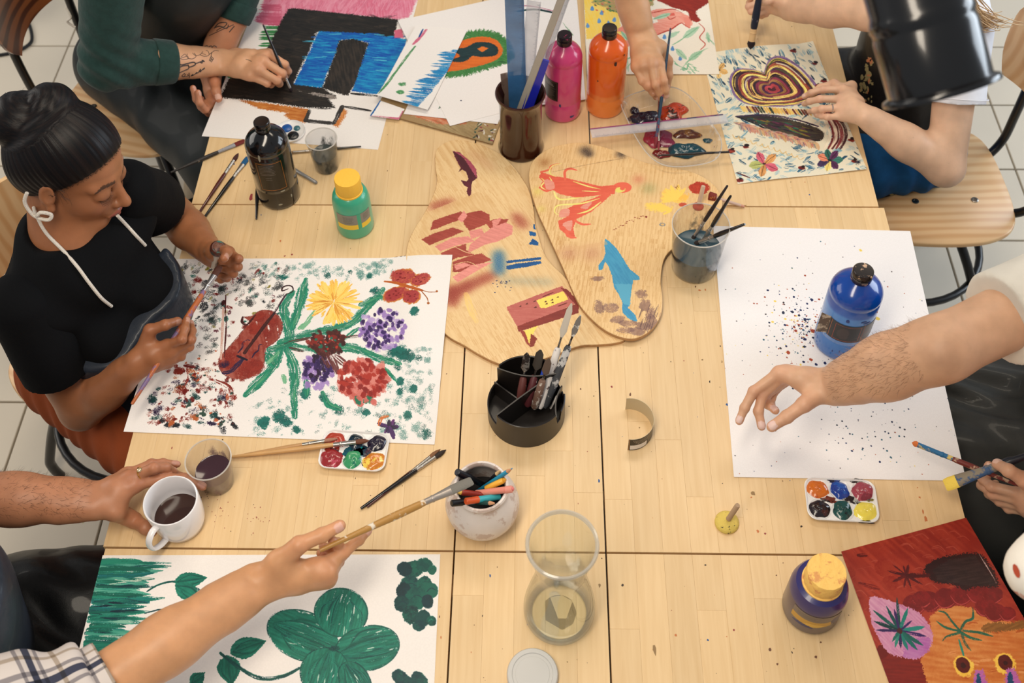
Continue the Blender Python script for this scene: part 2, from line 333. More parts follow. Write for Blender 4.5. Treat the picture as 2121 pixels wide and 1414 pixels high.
class Canvas:
    """paint surface lying in the scene; strokes are given where the photograph shows them"""
    def __init__(s, corners, z, res=1.7, bg=(244, 240, 236)):
        s.q = [P(*c, z) for c in corners]; s.z = z; q = s.q
        s.Lx = ((q[1]-q[0]).length+(q[2]-q[3]).length)/2; s.Ly = ((q[3]-q[0]).length+(q[2]-q[1]).length)/2
        s.w, s.h = int(s.Lx*1000*res), int(s.Ly*1000*res); s.res = res
        A = np.array([[p.x, p.y, 1] for p in q]); B = np.array([[0, 0], [s.w, 0], [s.w, s.h], [0, s.h]], float)
        s.T = np.linalg.lstsq(A, B, rcond=None)[0]
        s.a = np.empty((s.h, s.w, 3), np.float32); s.a[:] = _col(bg)
        c0 = np.mean(corners, axis=0); a, b = s.m((c0[0]-20, c0[1])), s.m((c0[0]+20, c0[1])); s.k = np.hypot(*(np.array(b)-a))/40.0
        s.a += ((smp(NG, *np.meshgrid(np.arange(s.w)*0.7, np.arange(s.h)*0.7))-0.5)*0.012)[..., None]
    def m(s, p):
        w = P(p[0], p[1], s.z); r = np.array([w.x, w.y, 1])@s.T; return (r[0], r[1])
    def win(s, pts, pad):
        p = np.array(pts); x0, y0 = np.floor(p.min(0)-pad).astype(int); x1, y1 = np.ceil(p.max(0)+pad).astype(int)
        x0, y0, x1, y1 = max(0, x0), max(0, y0), min(s.w, x1), min(s.h, y1)
        if x1 <= x0 or y1 <= y0: return None
        X, Y = np.meshgrid(np.arange(x0, x1, dtype=np.float32), np.arange(y0, y1, dtype=np.float32)); return x0, y0, x1, y1, X, Y
    def put(s, w, mask, col):
        x0, y0, x1, y1 = w[:4]; r = s.a[y0:y1, x0:x1]; m = np.clip(mask, 0, 1)[..., None]; r += (col-r)*m
    def poly(s, pts, col, col2=None, rough=1.5, ang=0.0, dry=0.0, al=1.0, smooth=False, sc=1.0, mapped=False):
        p = pts if mapped else [s.m(q) for q in pts]
        if smooth: p = [tuple(q) for q in spline(p, 6, True)]
        w = s.win(p, 8*s.k)
        if w is None: return
        X, Y = w[4], w[5]; o = NPR.integers(0, 512, 4)
        Xn = X+(smp(NG, X*0.8+o[0], Y*0.8+o[1])-0.5)*2*rough*s.k+(smp(NO, X*1.3+o[1], Y*1.3+o[0])-0.5)*2*rough*s.k
        Yn = Y+(smp(NG, X*0.8+o[2], Y*0.8+o[3])-0.5)*2*rough*s.k
        ins = np.zeros(X.shape, bool); n = len(p)
        for i in range(n):
            (xa, ya), (xb, yb) = p[i], p[(i+1) % n]
            if ya == yb: continue
            c = ((ya > Yn) != (yb > Yn)) & (Xn < (xb-xa)*(Yn-ya)/(yb-ya)+xa); ins ^= c
        t = math.radians(ang); ca, sa = math.cos(t), math.sin(t)
        st = smp(ST, (X*ca+Y*sa)*0.9/sc+o[0], (-X*sa+Y*ca)*0.9/sc+o[1]); st2 = smp(NO, X*1.2/sc+o[2], Y*1.2/sc+o[3])
        f = np.clip(st*0.65+st2*0.5-0.08, 0, 1)[..., None]
        c = _col(col)+(_col(col2 if col2 else col)-_col(col))*f
        mk = ins*al*(np.clip((st*0.6+st2*0.4-dry)*8, 0, 1) if dry else 1.0); s.put(w, mk, c)
    def stroke(s, pts, wd, col, col2=None, dry=0.0, taper=(0.7, 0.7), rough=0.35, al=1.0, smooth=True, mapped=False):
        p = pts if mapped else [s.m(q) for q in pts]
        if smooth and len(p) > 2: p = [tuple(q) for q in spline(p, 5)]
        hw = wd*s.k/2; w = s.win(p, hw+6)
        if w is None: return
        X, Y = w[4], w[5]; best = np.full(X.shape, 1e9, np.float32); al_ = np.zeros_like(best); lat = np.zeros_like(best)
        L = [0.0]
        for i in range(len(p)-1): L.append(L[-1]+math.hypot(p[i+1][0]-p[i][0], p[i+1][1]-p[i][1]))
        tot = max(L[-1], 1e-6)
        for i in range(len(p)-1):
            (xa, ya), (xb, yb) = p[i], p[i+1]; dx, dy = xb-xa, yb-ya; l = math.hypot(dx, dy)
            if l < 1e-6: continue
            t = np.clip(((X-xa)*dx+(Y-ya)*dy)/(l*l), 0, 1); ex, ey = X-xa-t*dx, Y-ya-t*dy; d = np.sqrt(ex*ex+ey*ey)
            b = d < best; best = np.where(b, d, best); al_ = np.where(b, L[i]+t*l, al_); lat = np.where(b, np.sign(dx*ey-dy*ex)*d, lat)
        o = NPR.integers(0, 512, 4); u = al_/tot
        prof = np.minimum(1, taper[0]+(1-taper[0])*np.clip(u*4, 0, 1))*np.minimum(1, taper[1]+(1-taper[1])*np.clip((1-u)*4, 0, 1))
        edge = hw*prof*(1-rough*(smp(NO, al_*2+o[0], lat*2+o[1])*0.8)) - rough*2*smp(NG, X+o[2], Y+o[3])
        mk = np.clip(edge-best+0.5, 0, 1)
        st = smp(ST, al_*0.8+o[0], lat*1.6+o[2])
        if dry: mk = mk*np.clip((st*0.75+0.25*smp(NG, X*1.3+o[1], Y*1.3)-dry)*7, 0, 1)
        c = _col(col)+(_col(col2 if col2 else col)-_col(col))*st[..., None]; s.put(w, mk*al, c)
    def dab(s, c, rx, ry, ang, col, col2=None, dry=0.0, al=1.0, soft=0.25):
        m = s.m(c); s.dabm(m, rx*s.k, ry*s.k, ang, col, col2, dry, al, soft)
    def dabm(s, m, rx, ry, ang, col, col2=None, dry=0.0, al=1.0, soft=0.25):
        R = max(rx, ry)*1.4; w = s.win([m], R+2)
        if w is None: return
        X, Y = w[4]-m[0], w[5]-m[1]; t = math.radians(ang); ca, sa = math.cos(t), math.sin(t); o = NPR.integers(0, 512, 4)
        u, v = X*ca+Y*sa, -X*sa+Y*ca; r = np.sqrt((u/rx)**2+(v/ry)**2)+(smp(NO, X*3+o[0], Y*3+o[1])-0.5)*soft*2
        mk = np.clip((1-r)*min(rx, ry)*0.9+0.5, 0, 1)
        g = smp(NG, X*1.4+o[2], Y*1.4+o[3]); b = smp(NB, X*2+o[1], Y*2+o[2])
        if dry: mk = mk*np.clip((g*0.55+b*0.6-dry-0.35*np.clip(r-0.35, 0, 1))*9, 0, 1)
        cc = _col(col)+(_col(col2 if col2 else col)-_col(col))*b[..., None]; s.put(w, mk*al, cc)
def sheet(name, cv, material, label, cat, group=None, curl=None, th=0.0004, n=(24, 18), edge=None, parent=None):
    """a thin sheet of paper or board with the painted top; curl(u,v) lifts it"""
    nx, ny = n; q = cv.q; v = []; f = []; uv = []; mi = []
    def pt(a, b, dz):
        p = q[0]*(1-a)*(1-b)+q[1]*a*(1-b)+q[2]*a*b+q[3]*(1-a)*b; return (p.x, p.y, p.z+dz+(curl(a, b) if curl else 0))
    for k, dz in ((0, th), (1, 0)):
        for j in range(ny+1):
            for i in range(nx+1): v.append(pt(i/nx, j/ny, dz))
    N = (nx+1)*(ny+1)
    for j in range(ny):
        for i in range(nx):
            a = j*(nx+1)+i; f.append((a, a+nx+1, a+nx+2, a+1)); mi.append(0)
            uv.append([(i/nx, 1-j/ny), (i/nx, 1-(j+1)/ny), ((i+1)/nx, 1-(j+1)/ny), ((i+1)/nx, 1-j/ny)])
    for j in range(ny):
        for i in range(nx): a = N+j*(nx+1)+i; f.append((a, a+1, a+nx+2, a+nx+1)); mi.append(1); uv.append([(0, 0)]*4)
    rim = [i for i in range(nx)]+[j*(nx+1)+nx for j in range(ny)]+[ny*(nx+1)+i for i in range(nx, 0, -1)]+[j*(nx+1) for j in range(ny, 0, -1)]
    for k in range(len(rim)):
        a, b = rim[k], rim[(k+1) % len(rim)]; f.append((a, b, b+N, a+N)); mi.append(1); uv.append([(0, 0)]*4)
    me = bpy.data.meshes.new(name); me.from_pydata(v, [], f); me.materials.append(material); me.materials.append(edge or mat('paper_back', (240, 236, 230), 0.7))
    me.polygons.foreach_set('material_index', mi); ul = me.uv_layers.new(); ul.data.foreach_set('uv', [c for fc in uv for p in fc for c in p])
    me.polygons.foreach_set('use_smooth', [m == 0 for m in mi]); me.set_sharp_from_angle(angle=math.radians(35)); me.update()
    o = bpy.data.objects.new(name, me); link(o, parent)
    return props(o, label, cat, group)

def slab(name, cv, outline, z0, z1, material, edge, label, cat, bevel=0.0015):
    """board cut to an outline, painted top"""
    out = [P(p[0], p[1], z1) for p in outline]; ar = sum(out[i-1].x*out[i].y-out[i].x*out[i-1].y for i in range(len(out)))
    if ar < 0: out = out[::-1]
    n = len(out); v, f = prism([(p.x, p.y) for p in out], z0, z1, bevel)
    me = bpy.data.meshes.new(name); me.from_pydata(v, [], f); me.materials.append(edge); me.materials.append(material)
    ul = me.uv_layers.new(); top = len(f)-1; me.polygons[top].material_index = 1
    for i in range(len(f)-1-n-1, len(f)): 
        if i >= 0 and i != len(f)-2 and bevel: me.polygons[i].material_index = 1
    for pl in me.polygons:
        for li in pl.loop_indices:
            p = me.vertices[me.loops[li].vertex_index].co; r = np.array([p.x, p.y, 1])@cv.T; ul.data[li].uv = (r[0]/cv.w, 1-r[1]/cv.h)
    me.update(); o = bpy.data.objects.new(name, me); link(o); return props(o, label, cat)
def grain(cv, c1, c2, cx, cy, ang, freq, warp=40, stretch=6):
    X, Y = np.meshgrid(np.arange(cv.w, dtype=np.float32), np.arange(cv.h, dtype=np.float32)); t = math.radians(ang); ca, sa = math.cos(t), math.sin(t)
    u, v = (X-cx)*ca+(Y-cy)*sa, -(X-cx)*sa+(Y-cy)*ca
    w = (smp(NB, u/stretch*0.5+40, v*0.32+70)-.5)*warp
    r = v+w; s = (r*freq) % 1.0; ring = np.clip(np.where(s < .72, s/.72, (1-s)/.28), 0, 1)**1.7
    ring = ring*(0.35+0.9*smp(NO, u*0.25, v*0.25+99)); f = 0.10*smp(ST, u*0.5, v*1.5)
    m = np.clip(ring*.62+f, 0, 1)[..., None]; cv.a[:] = _col(c1)+(_col(c2)-_col(c1))*m
# ================================================================== the art works on the table
def Zf(ox, oy, s): return lambda x, y: (ox+x/s, oy+y/s)
R2 = random.Random(21)
def U(a, b): return R2.uniform(a, b)
def shift(L, f): return [f(*p) for p in L]
# ---- violin and flowers
def violin_painting():
    cv = Canvas([(366, 536), (937.6, 534), (900, 920.6), (256, 894)], TZ+0.0012, 2.1, (243, 239, 236)); V = Zf(240, 520, 2.946)
    teal, dk, red, pur = (20, 110, 100), (35, 42, 50), (128, 32, 26), (48, 30, 72)
    for i in range(260):                                     # sponged dark smudges, upper left
        x, y = U(260, 1050), U(60, 620)
        if (x-150) < (620-y)*0.35: continue
        if 620 < x < 1050 and 340 < y: continue
        cv.dab(V(x, y), U(5, 14), U(4, 9), U(0, 180), R2.choice([dk, dk, (50, 60, 60), (60, 40, 50), teal, (30, 70, 70)]), (90, 90, 90), U(.5, .68))
    for i in range(120):
        x, y = U(300, 1000), U(60, 520); cv.dab(V(x, y), U(2.5, 7), U(2, 5), U(0, 180), R2.choice([red, dk, (110, 40, 60), teal, (150, 140, 60)]), None, U(.3, .5), soft=.5)
    for x, y in ((500, 165), (760, 172), (480, 240), (370, 290), (585, 420), (560, 185), (650, 230), (400, 190), (540, 330), (330, 330)):
        cv.dab(V(x, y), 9, 7, U(0, 90), R2.choice([red, dk, (40, 60, 62)]), None, .25, soft=.5)
    for i in range(150):                                      # red and navy dabs, lower left
        x, y = U(70, 720), U(690, 1090)
        if x < 380-(y-640)*0.62: continue
        cv.dab(V(x, y), U(3, 12), U(3, 8), U(-30, 60), R2.choice([red, red, (150, 50, 35), dk, pur, (25, 80, 80), (190, 110, 60)]), None, U(.25, .55), soft=.6)
    for i in range(60):
        x, y = U(300, 720), U(600, 1080)
        if x < 400-(y-640)*0.6: continue
        cv.dab(V(x, y), U(2, 5), U(2, 4), U(0, 90), R2.choice([red, red, (200, 110, 70), (60, 90, 80)]), None, .2, soft=.7)
    cv.stroke(shift([(430, 700), (440, 780), (400, 860), (385, 900)], V), 11, red, (160, 60, 45), .35, rough=.9)
    cv.stroke(shift([(420, 700), (480, 710)], V), 10, red, None, .2)
    cv.stroke(shift([(610, 790), (690, 830), (710, 890)], V), 14, red, (150, 60, 45), .3, rough=.9)
    for i in range(210):                                     # teal dabs, lower right and top
        x, y = R2.choice([(U(760, 1900), U(840, 1120)), (U(1650, 1930), U(560, 1100)), (U(850, 1700), U(70, 170))])
        cv.dab(V(x, y), U(4, 12), U(4, 9), U(0, 180), R2.choice([teal, (40, 130, 120), (90, 150, 140), (70, 90, 90), (120, 150, 145)]), (150, 180, 175), U(.45, .66), soft=.5)
    for x, y, r in ((1025, 160, 10), (1430, 130, 9), (1545, 158, 8), (1290, 150, 8), (1820, 390, 11), (1750, 640, 19), (1700, 620, 15), (1845, 665, 12), (1720, 715, 12), (1740, 800, 9), (1735, 855, 10), (1815, 840, 9), (1590, 250, 12), (1780, 650, 14), (1160, 870, 12), (1265, 890, 9), (1360, 965, 10), (1525, 975, 8), (1780, 990, 9), (1900, 1095, 12), (1100, 1085, 9), (905, 1050, 13), (1000, 1010, 15), (1040, 1040, 12)):
        cv.dab(V(x, y), r, r*.8, U(0, 90), (12, 88, 84), (40, 130, 120), .18, soft=.4)
    g1, g2, g3 = (20, 120, 98), (52, 160, 130), (110, 180, 140)
    for pts, w in (([(1060, 560), (1050, 470), (1020, 340), (1080, 250)], 22), ([(1075, 470), (1120, 330), (1160, 170)], 24), ([(1010, 560), (1200, 500), (1420, 450), (1540, 340), (1630, 240)], 22), ([(1500, 330), (1600, 290), (1660, 300)], 16), ([(1000, 600), (960, 700), (860, 810), (790, 880)], 22), ([(930, 640), (960, 700)], 24), ([(1040, 600), (1090, 720), (1085, 880), (1092, 1010)], 21), ([(1060, 580), (1250, 600), (1440, 590), (1600, 650), (1730, 700)], 20), ([(940, 600), (1060, 560)], 20), ([(1320, 590), (1480, 470)], 12), ([(1640, 720), (1720, 800)], 9), ([(1260, 860), (1300, 930), (1370, 960)], 14), ([(1160, 780), (1165, 880)], 12)):
        cv.stroke(shift(pts, V), w*1.25, g1, g2, .16, taper=(.8, .5), rough=.6)
        cv.stroke(shift([(a+6, b-4) for a, b in pts], V), w*.4, g1 if U(0, 1) < .5 else (10, 80, 75), g3, .4, taper=(.6, .4))
    for pts in ([(1140, 470), (1210, 370)], [(1120, 470), (1180, 430)], [(930, 680), (990, 620)], [(1020, 760), (1030, 800)]):
        cv.stroke(shift(pts, V), 13, g3, (150, 200, 165), .2)
    for pts in ([(1030, 560), (1180, 530)], [(1060, 590), (1140, 610)], [(1380, 530), (1500, 515)]):
        cv.stroke(shift(pts, V), 8, (70, 45, 45), (120, 90, 80), .3)
    for k in range(140):                                      # yellow flower
        a = U(0, 2*math.pi); r1 = U(110, 176); r0 = U(5, 110)
        cv.stroke(shift([(1330+math.cos(a)*r0, 312+math.sin(a)*r0*.8), (1330+math.cos(a)*r1, 312+math.sin(a)*r1*.8)], V), U(5, 11), R2.choice([(250, 208, 92), (246, 190, 70), (252, 222, 130), (228, 160, 60)]), (255, 226, 140), .08, taper=(.5, .6))
    for k in range(22):
        a = U(0, 2*math.pi); r0, r1 = U(10, 40), U(60, 130)
        cv.stroke(shift([(1330+math.cos(a)*r0, 312+math.sin(a)*r0*.8), (1330+math.cos(a)*r1, 312+math.sin(a)*r1*.8)], V), 3, (200, 130, 50), (240, 180, 80), .3)
    def cluster(cx, cy, rx, ry, n, cols, s=(6, 9)):
        for k in range(n):
            a, r = U(0, 6.283), math.sqrt(U(0, 1)); cv.dab(V(cx+rx*r*math.cos(a), cy+ry*r*math.sin(a)), U(*s), U(s[0]*.6, s[1]*.6), U(20, 100), R2.choice(cols), None, .05, .9, soft=.3)
    cluster(1625, 480, 140, 130, 90, [(176, 150, 205), (160, 130, 195), (196, 176, 218)]); cluster(1625, 480, 135, 125, 48, [(70, 45, 110), (60, 35, 95), (90, 60, 130)], (5, 7.5))
    cluster(1230, 730, 100, 110, 60, [(160, 130, 190), (176, 150, 205)]); cluster(1225, 710, 90, 80, 55, [(60, 35, 95), (75, 50, 115), (50, 25, 60)], (5, 8))
    cluster(1290, 560, 115, 75, 90, [(92, 36, 32), (110, 44, 34), (75, 28, 30), (150, 50, 40)], (6, 10)); cluster(1280, 560, 90, 60, 14, [(40, 130, 110), (200, 70, 50)], (3, 5))
    for pts in ([(1250, 600), (1300, 700)], [(1300, 620), (1350, 740)], [(1340, 640), (1400, 690)]): cv.stroke(shift(pts, V), 16, (90, 36, 38), (140, 90, 90), .25)
    cluster(1510, 780, 155, 125, 110, [(214, 130, 120), (205, 110, 100), (225, 150, 140)], (7, 11)); cluster(1500, 770, 150, 110, 75, [(168, 50, 42), (150, 42, 38), (185, 66, 52)], (6, 9)); cluster(1530, 910, 70, 30, 14, [(214, 120, 112), (40, 130, 100)], (6, 9))
    body = [(775, 400), (830, 395), (880, 362), (950, 362), (1000, 405), (1016, 470), (985, 540), (915, 600), (905, 680), (880, 745), (800, 780), (715, 782), (648, 745), (628, 690), (640, 640), (690, 585), (760, 500), (815, 430)]
    cv.poly(shift(body, V), (146, 54, 42), (184, 112, 98), 1.6, 70, .06, smooth=True, sc=1.8)
    for x, y, r in ((700, 690, 19), (800, 720, 24), (840, 470, 16), (960, 430, 16), (930, 500, 15), (720, 590, 9), (850, 620, 9), (880, 400, 14), (770, 560, 10), (690, 640, 14), (850, 700, 17)):
        cv.dab(V(x, y), r, r*.7, U(0, 90), (138, 40, 30), (165, 66, 50), .2, soft=.5)
    cv.stroke(shift(body+body[:1], V), 3, (96, 40, 40), (150, 90, 85), .25, rough=.6)
    cv.stroke(shift([(775, 400), (770, 430), (800, 445), (850, 390)], V), 7, (80, 32, 34), None, .15)
    cv.stroke(shift([(785, 620), (880, 490), (965, 378)], V), 9, (52, 20, 28), (100, 44, 40), .05, taper=(1, .8))
    cv.stroke(shift([(960, 385), (1000, 320), (1040, 260)], V), 6, (48, 22, 34), (90, 60, 80), .1)
    cv.stroke(shift([(1040, 260), (1078, 245), (1075, 215), (1045, 208), (1018, 220), (1015, 240), (1050, 228)], V), 4, (62, 24, 28), None, .1)
    for pts in ([(745, 620), (770, 590), (775, 560), (800, 542), (815, 545)], [(830, 650), (850, 620), (870, 605), (875, 575), (890, 568)]): cv.stroke(shift(pts, V), 4, (52, 30, 72), None, .1)
    cv.stroke(shift([(655, 745), (700, 735), (770, 665)], V), 12, (46, 26, 66), (80, 50, 90), .1); cv.stroke(shift([(740, 640), (800, 665)], V), 7, (34, 22, 50), None, .1)
    cv.dab(V(660, 690), 10, 8, 0, (56, 28, 70), None, .2)
    cv.stroke(shift([(640, 660), (650, 480), (655, 340)], V), 7, (206, 160, 145), (232, 205, 195), .15); cv.stroke(shift([(660, 650), (672, 470), (668, 350), (672, 262)], V), 4, (92, 34, 36), None, .12); cv.dab(V(657, 312), 5, 7, 0, (80, 30, 34), None, .1)
    w1 = (196, 92, 88)
    for x, y, rx, ry, a in ((1750, 170, 26, 19, 20), (1862, 200, 21, 14, -35), (1704, 275, 26, 17, -15), (1802, 300, 18, 16, 10)):
        cv.dab(V(x, y), rx+1.5, ry+1.5, a, (212, 140, 70), None, 0, soft=.15); cv.dab(V(x, y), rx, ry, a, w1, (176, 70, 72), .05, soft=.15)
        for k in range(9): cv.dab(V(x+U(-38, 38), y+U(-22, 22)), 2.2, 1.6, 0, (140, 36, 40), None, .1)
    cv.stroke(shift([(1640, 192), (1700, 205), (1780, 235), (1870, 265)], V), 8, (206, 122, 52), (190, 100, 40), 0)
    cv.stroke(shift([(1865, 262), (1910, 275), (1960, 275)], V), 2.5, (170, 96, 40)); cv.stroke(shift([(1865, 268), (1900, 310), (1908, 340)], V), 2.5, (170, 96, 40)); cv.dab(V(1960, 272), 3, 3, 0, (180, 110, 50)); cv.dab(V(1908, 342), 3, 3, 0, (180, 110, 50))
    for k in range(16): cv.stroke(shift([(1670, 1060), (1670+U(-70, 55), 1065+U(-45, 65))], V), 9, R2.choice([(60, 30, 90), (86, 40, 110), (110, 50, 120), (44, 24, 66)]), None, .05)
    cv.stroke(shift([(1605, 1050), (1620, 1010), (1660, 995)], V), 8, (214, 130, 70), None, .2)
    return sheet('violin_painting', cv, imgmat('violin_paint', cv.a, .5, .05), 'painting of a red violin with flower bouquet and butterfly on white paper', 'painting', curl=lambda a, b: 0.0105*min(1, max(0, (a-.74)/.16))**2*(3-2*min(1, max(0, (a-.74)/.16)))*min(1, max(0, (.80-b)/.22))+0.004*max(0, .12-a)*b, n=(40, 28))
us = Canvas([(700, 548), (903, 521), (908, 600), (700, 640)], TZ+0.0004, 1.2, (232, 228, 226))
for i in range(9): us.dab((820+i*9, 531-i*1.2), 3, 1.5, 0, (60, 50, 50), None, .3)
us.stroke([(815, 536), (826, 527)], 3, (120, 40, 40))
sheet('drawing_paper', us, imgmat('under_sheet', us.a, .6), 'white sheet peeking out under top edge of the violin painting', 'paper')
violin_painting()
# ---- splattered white sheet under the blue bottle
def splatter():
    cv = Canvas([(1477, 468.5), (1885, 479), (2001, 996), (1520, 988)], TZ+0.0006, 1.9, (243, 240, 240))
    cols = [(24, 40, 96), (30, 44, 80), (180, 84, 52), (168, 74, 48), (240, 214, 110), (60, 110, 130), (70, 60, 66)]
    for i in range(420):
        a, r = U(0, 6.283), abs(R2.gauss(0, 62)); x, y = 1662+r*math.cos(a)*.8+R2.gauss(0, 14), 676+r*math.sin(a)*.9
        s = min(5.0, abs(R2.gauss(0, 1.0))+.35); cv.dab((x, y), s, s*.85, U(0, 90), R2.choice(cols), None, 0, soft=.2)
    for i in range(150): s = U(.4, 1.3); cv.dab((U(1500, 1980), U(500, 985)), s, s, 0, R2.choice(cols+[(90, 80, 80)]*3), None, 0, .8)
    for i in range(60): s = U(.5, 1.9); cv.dab((U(1700, 1900), U(820, 960)), s, s, 0, R2.choice([(24, 40, 80), (40, 50, 70), (60, 110, 130)]), None, 0)
    for x, y, s, c in ((1782, 518, 4, 4), (1817, 660, 4.5, 4), (1681, 621, 4.5, 0), (1658, 643, 3, 0), (1622, 648, 3.4, 1), (1630, 674, 3, 2), (1632, 730, 4, 2), (1690, 755, 4, 0), (1708, 752, 3.5, 0), (1600, 667, 3, 4), (1626, 661, 3, 4), (1764, 934, 2.5, 0), (1804, 924, 2, 0), (1845, 948, 2.4, 5), (1822, 957, 2.4, 0), (1683, 686, 5, 3), (1667, 703, 3.5, 0), (1628, 717, 3, 0), (1666, 718, 3.4, 1), (1679, 745, 3.4, 2)):
        cv.dab((x, y), s, s*.8, U(0, 90), cols[c], None, 0, soft=.25)
    sheet('splattered_paper', cv, imgmat('splatter_paint', cv.a, .5), 'large white sheet with fine paint splatter under the blue bottle', 'paper', th=0.0012)
splatter()
# ---- clover painting, nearest
def clover():
    q = [P(213, 1150), P(912, 1148)]; d = (q[1]-q[0]).normalized(); n = Vector((d.y, -d.x, 0)); L = (q[1]-q[0]).length; hgt = L/1.414
    cv = Canvas([(213, 1150), (912, 1148), (908, 1600), (120, 1600)], TZ+0.0006, 1.7, (243, 238, 234))
    # true rectangle
    cv = Canvas.__new__(Canvas); z = TZ+0.0006
    def px(w):
        v = np.array([w.x, w.y, z-CAMZ]); k = v@CF; return (CX+FPX*(v@CR)/k, CY-FPX*(v@CU)/k)
    a, b = q; c, e = b+n*hgt, a+n*hgt; cv.__init__([px(a), px(b), px(c), px(e)], z, 1.7, (243, 238, 234))
    A, B, D, T = (16, 112, 96), (46, 150, 128), (10, 70, 78), (30, 130, 140)
    for k in range(150):                                     # bank of horizontal green strokes on the left
        y = U(1158, 1460); xl = 206-(y-1158)*0.17+U(-3, 8); xr = 318-(y-1158)*.30+R2.gauss(0, 22)
        cv.stroke([(xl, y+U(-2, 2)), ((xl+xr)/2, y+U(-3, 3)), (xr, y+U(-4, 4))], U(7, 15), R2.choice([A, A, B, D, (20, 120, 110), T]), R2.choice([B, A, (120, 190, 170)]), .12, taper=(.8, .25))
    for k in range(26):
        y = U(1165, 1410); x = U(200, 300)-(y-1158)*.2; cv.stroke([(x, y), (x+U(25, 70), y+U(-3, 3))], U(3, 8), R2.choice([D, (6, 54, 66), (150, 200, 180), (200, 215, 200)]), None, .25, taper=(.4, .1))
    def leaf(p0, p1, w, col=A):
        p0, p1 = np.array(p0, float), np.array(p1, float); d = p1-p0; m = np.array([-d[1], d[0]])/max(1e-6, np.hypot(*d)); o = []
        for t in np.linspace(0, 1, 9): o.append(p0+d*t+m*w/2*math.sin(math.pi*min(1, t*1.0)**.75))
        for t in np.linspace(1, 0, 9): o.append(p0+d*t-m*w/2*math.sin(math.pi*t**.75))
        o = [tuple(x) for x in o]; cv.poly(o, col, B, .8, math.degrees(math.atan2(d[1], d[0])), 0, smooth=False)
        for s in (-.3, 0, .3): cv.stroke([tuple(p0+d*.08), tuple(p0+d*.5+m*w*s), tuple(p0+d*.92)], w*.12, D, A, .35, taper=(.6, .4))
    cv.stroke([(305, 1224), (330, 1210), (362, 1204), (400, 1215), (450, 1243), (520, 1275)], 6, D, A, .1)
    leaf((360, 1206), (430, 1196), 34); leaf((362, 1210), (422, 1244), 36)
    leaf((500, 1230), (512, 1180), 24); leaf((476, 1352), (552, 1326), 44); leaf((470, 1356), (480, 1420), 50); leaf((395, 1418), (425, 1392), 30)
    cv.stroke([(456, 1352), (500, 1385), (540, 1404), (585, 1400), (625, 1380)], 9, D, A, .1); cv.stroke([(330, 1262), (345, 1264)], 4, A)
    cv.stroke([(300, 1270), (330, 1262), (346, 1264)], 4, D)
    c0 = (692, 1342)
    def petal(cx, cy, rx, ry, ang):
        t = math.radians(ang); o = [(cx+rx*math.cos(a)*math.cos(t)-ry*math.sin(a)*math.sin(t), cy+rx*math.cos(a)*math.sin(t)+ry*math.sin(a)*math.cos(t)) for a in np.linspace(0, 6.2832, 25)[:-1]]
        cv.poly(o, A, B, 1.2, ang, .04)
        u = (math.cos(t), math.sin(t)); w = (-u[1], u[0])
        for k in range(26):
            s = U(-.85, .85); r = math.sqrt(1-s*s)*.92; p = [(cx+u[0]*rx*q_*r+w[0]*ry*s*f, cy+u[1]*rx*q_*r+w[1]*ry*s*f) for q_, f in ((-.95, .35), (-.3, .9), (.4, 1), (.95, .9))]
            cv.stroke(p, U(2, 6), R2.choice([D, D, (8, 84, 84), B, (40, 160, 140)]), R2.choice([A, B]), .3, taper=(.5, .3))
        for k in range(12):
            s = U(-.7, .7); q_ = U(-.5, .7); p = (cx+u[0]*rx*q_+w[0]*ry*s, cy+u[1]*rx*q_+w[1]*ry*s)
            cv.stroke([p, (p[0]+u[0]*U(8, 22), p[1]+u[1]*U(8, 22))], U(2, 4), R2.choice([(190, 215, 200), (215, 225, 215), (120, 190, 165)]), None, .35, taper=(.3, .2))
        cv.stroke(o+o[:1], 4, D, A, .25)
    petal(628, 1316, 78, 50, 22); petal(706, 1268, 50, 55, 100); petal(760, 1342, 68, 46, -14); petal(672, 1392, 52, 50, 105); petal(735, 1410, 45, 30, 60)
    cv.dab(c0, 14, 8, 0, D, A, .1)
    for x, y, r in ((856, 1178, 24), (838, 1178, 17), (880, 1170, 19), (895, 1180, 11), (850, 1215, 26), (880, 1210, 20), (893, 1222, 16), (838, 1225, 20), (862, 1240, 26), (832, 1250, 18), (885, 1244, 16), (850, 1270, 22), (875, 1280, 18), (893, 1285, 11), (868, 1295, 13)):
        cv.dab((x, y), r, r*.85, U(0, 90), R2.choice([A, D, (10, 88, 84)]), R2.choice([A, (8, 60, 66)]), 0, soft=.12)
        cv.stroke([(x-r*.6, y+r*.2), (x, y-r*.3), (x+r*.6, y)], 3, R2.choice([B, D]), None, .4)
    for x, y, r in ((828, 1402, 19), (868, 1408, 20), (845, 1415, 18)): cv.dab((x, y), r, r*.7, 40, A, D, 0, soft=.1)
    sheet('clover_painting', cv, imgmat('clover_paint', cv.a, .42, .1), 'painting of a green four leaf clover and leafy stems on white paper', 'painting', curl=lambda a, b: 0.0012*math.sin(a*5+1)*(1-b)*b*2)
clover()
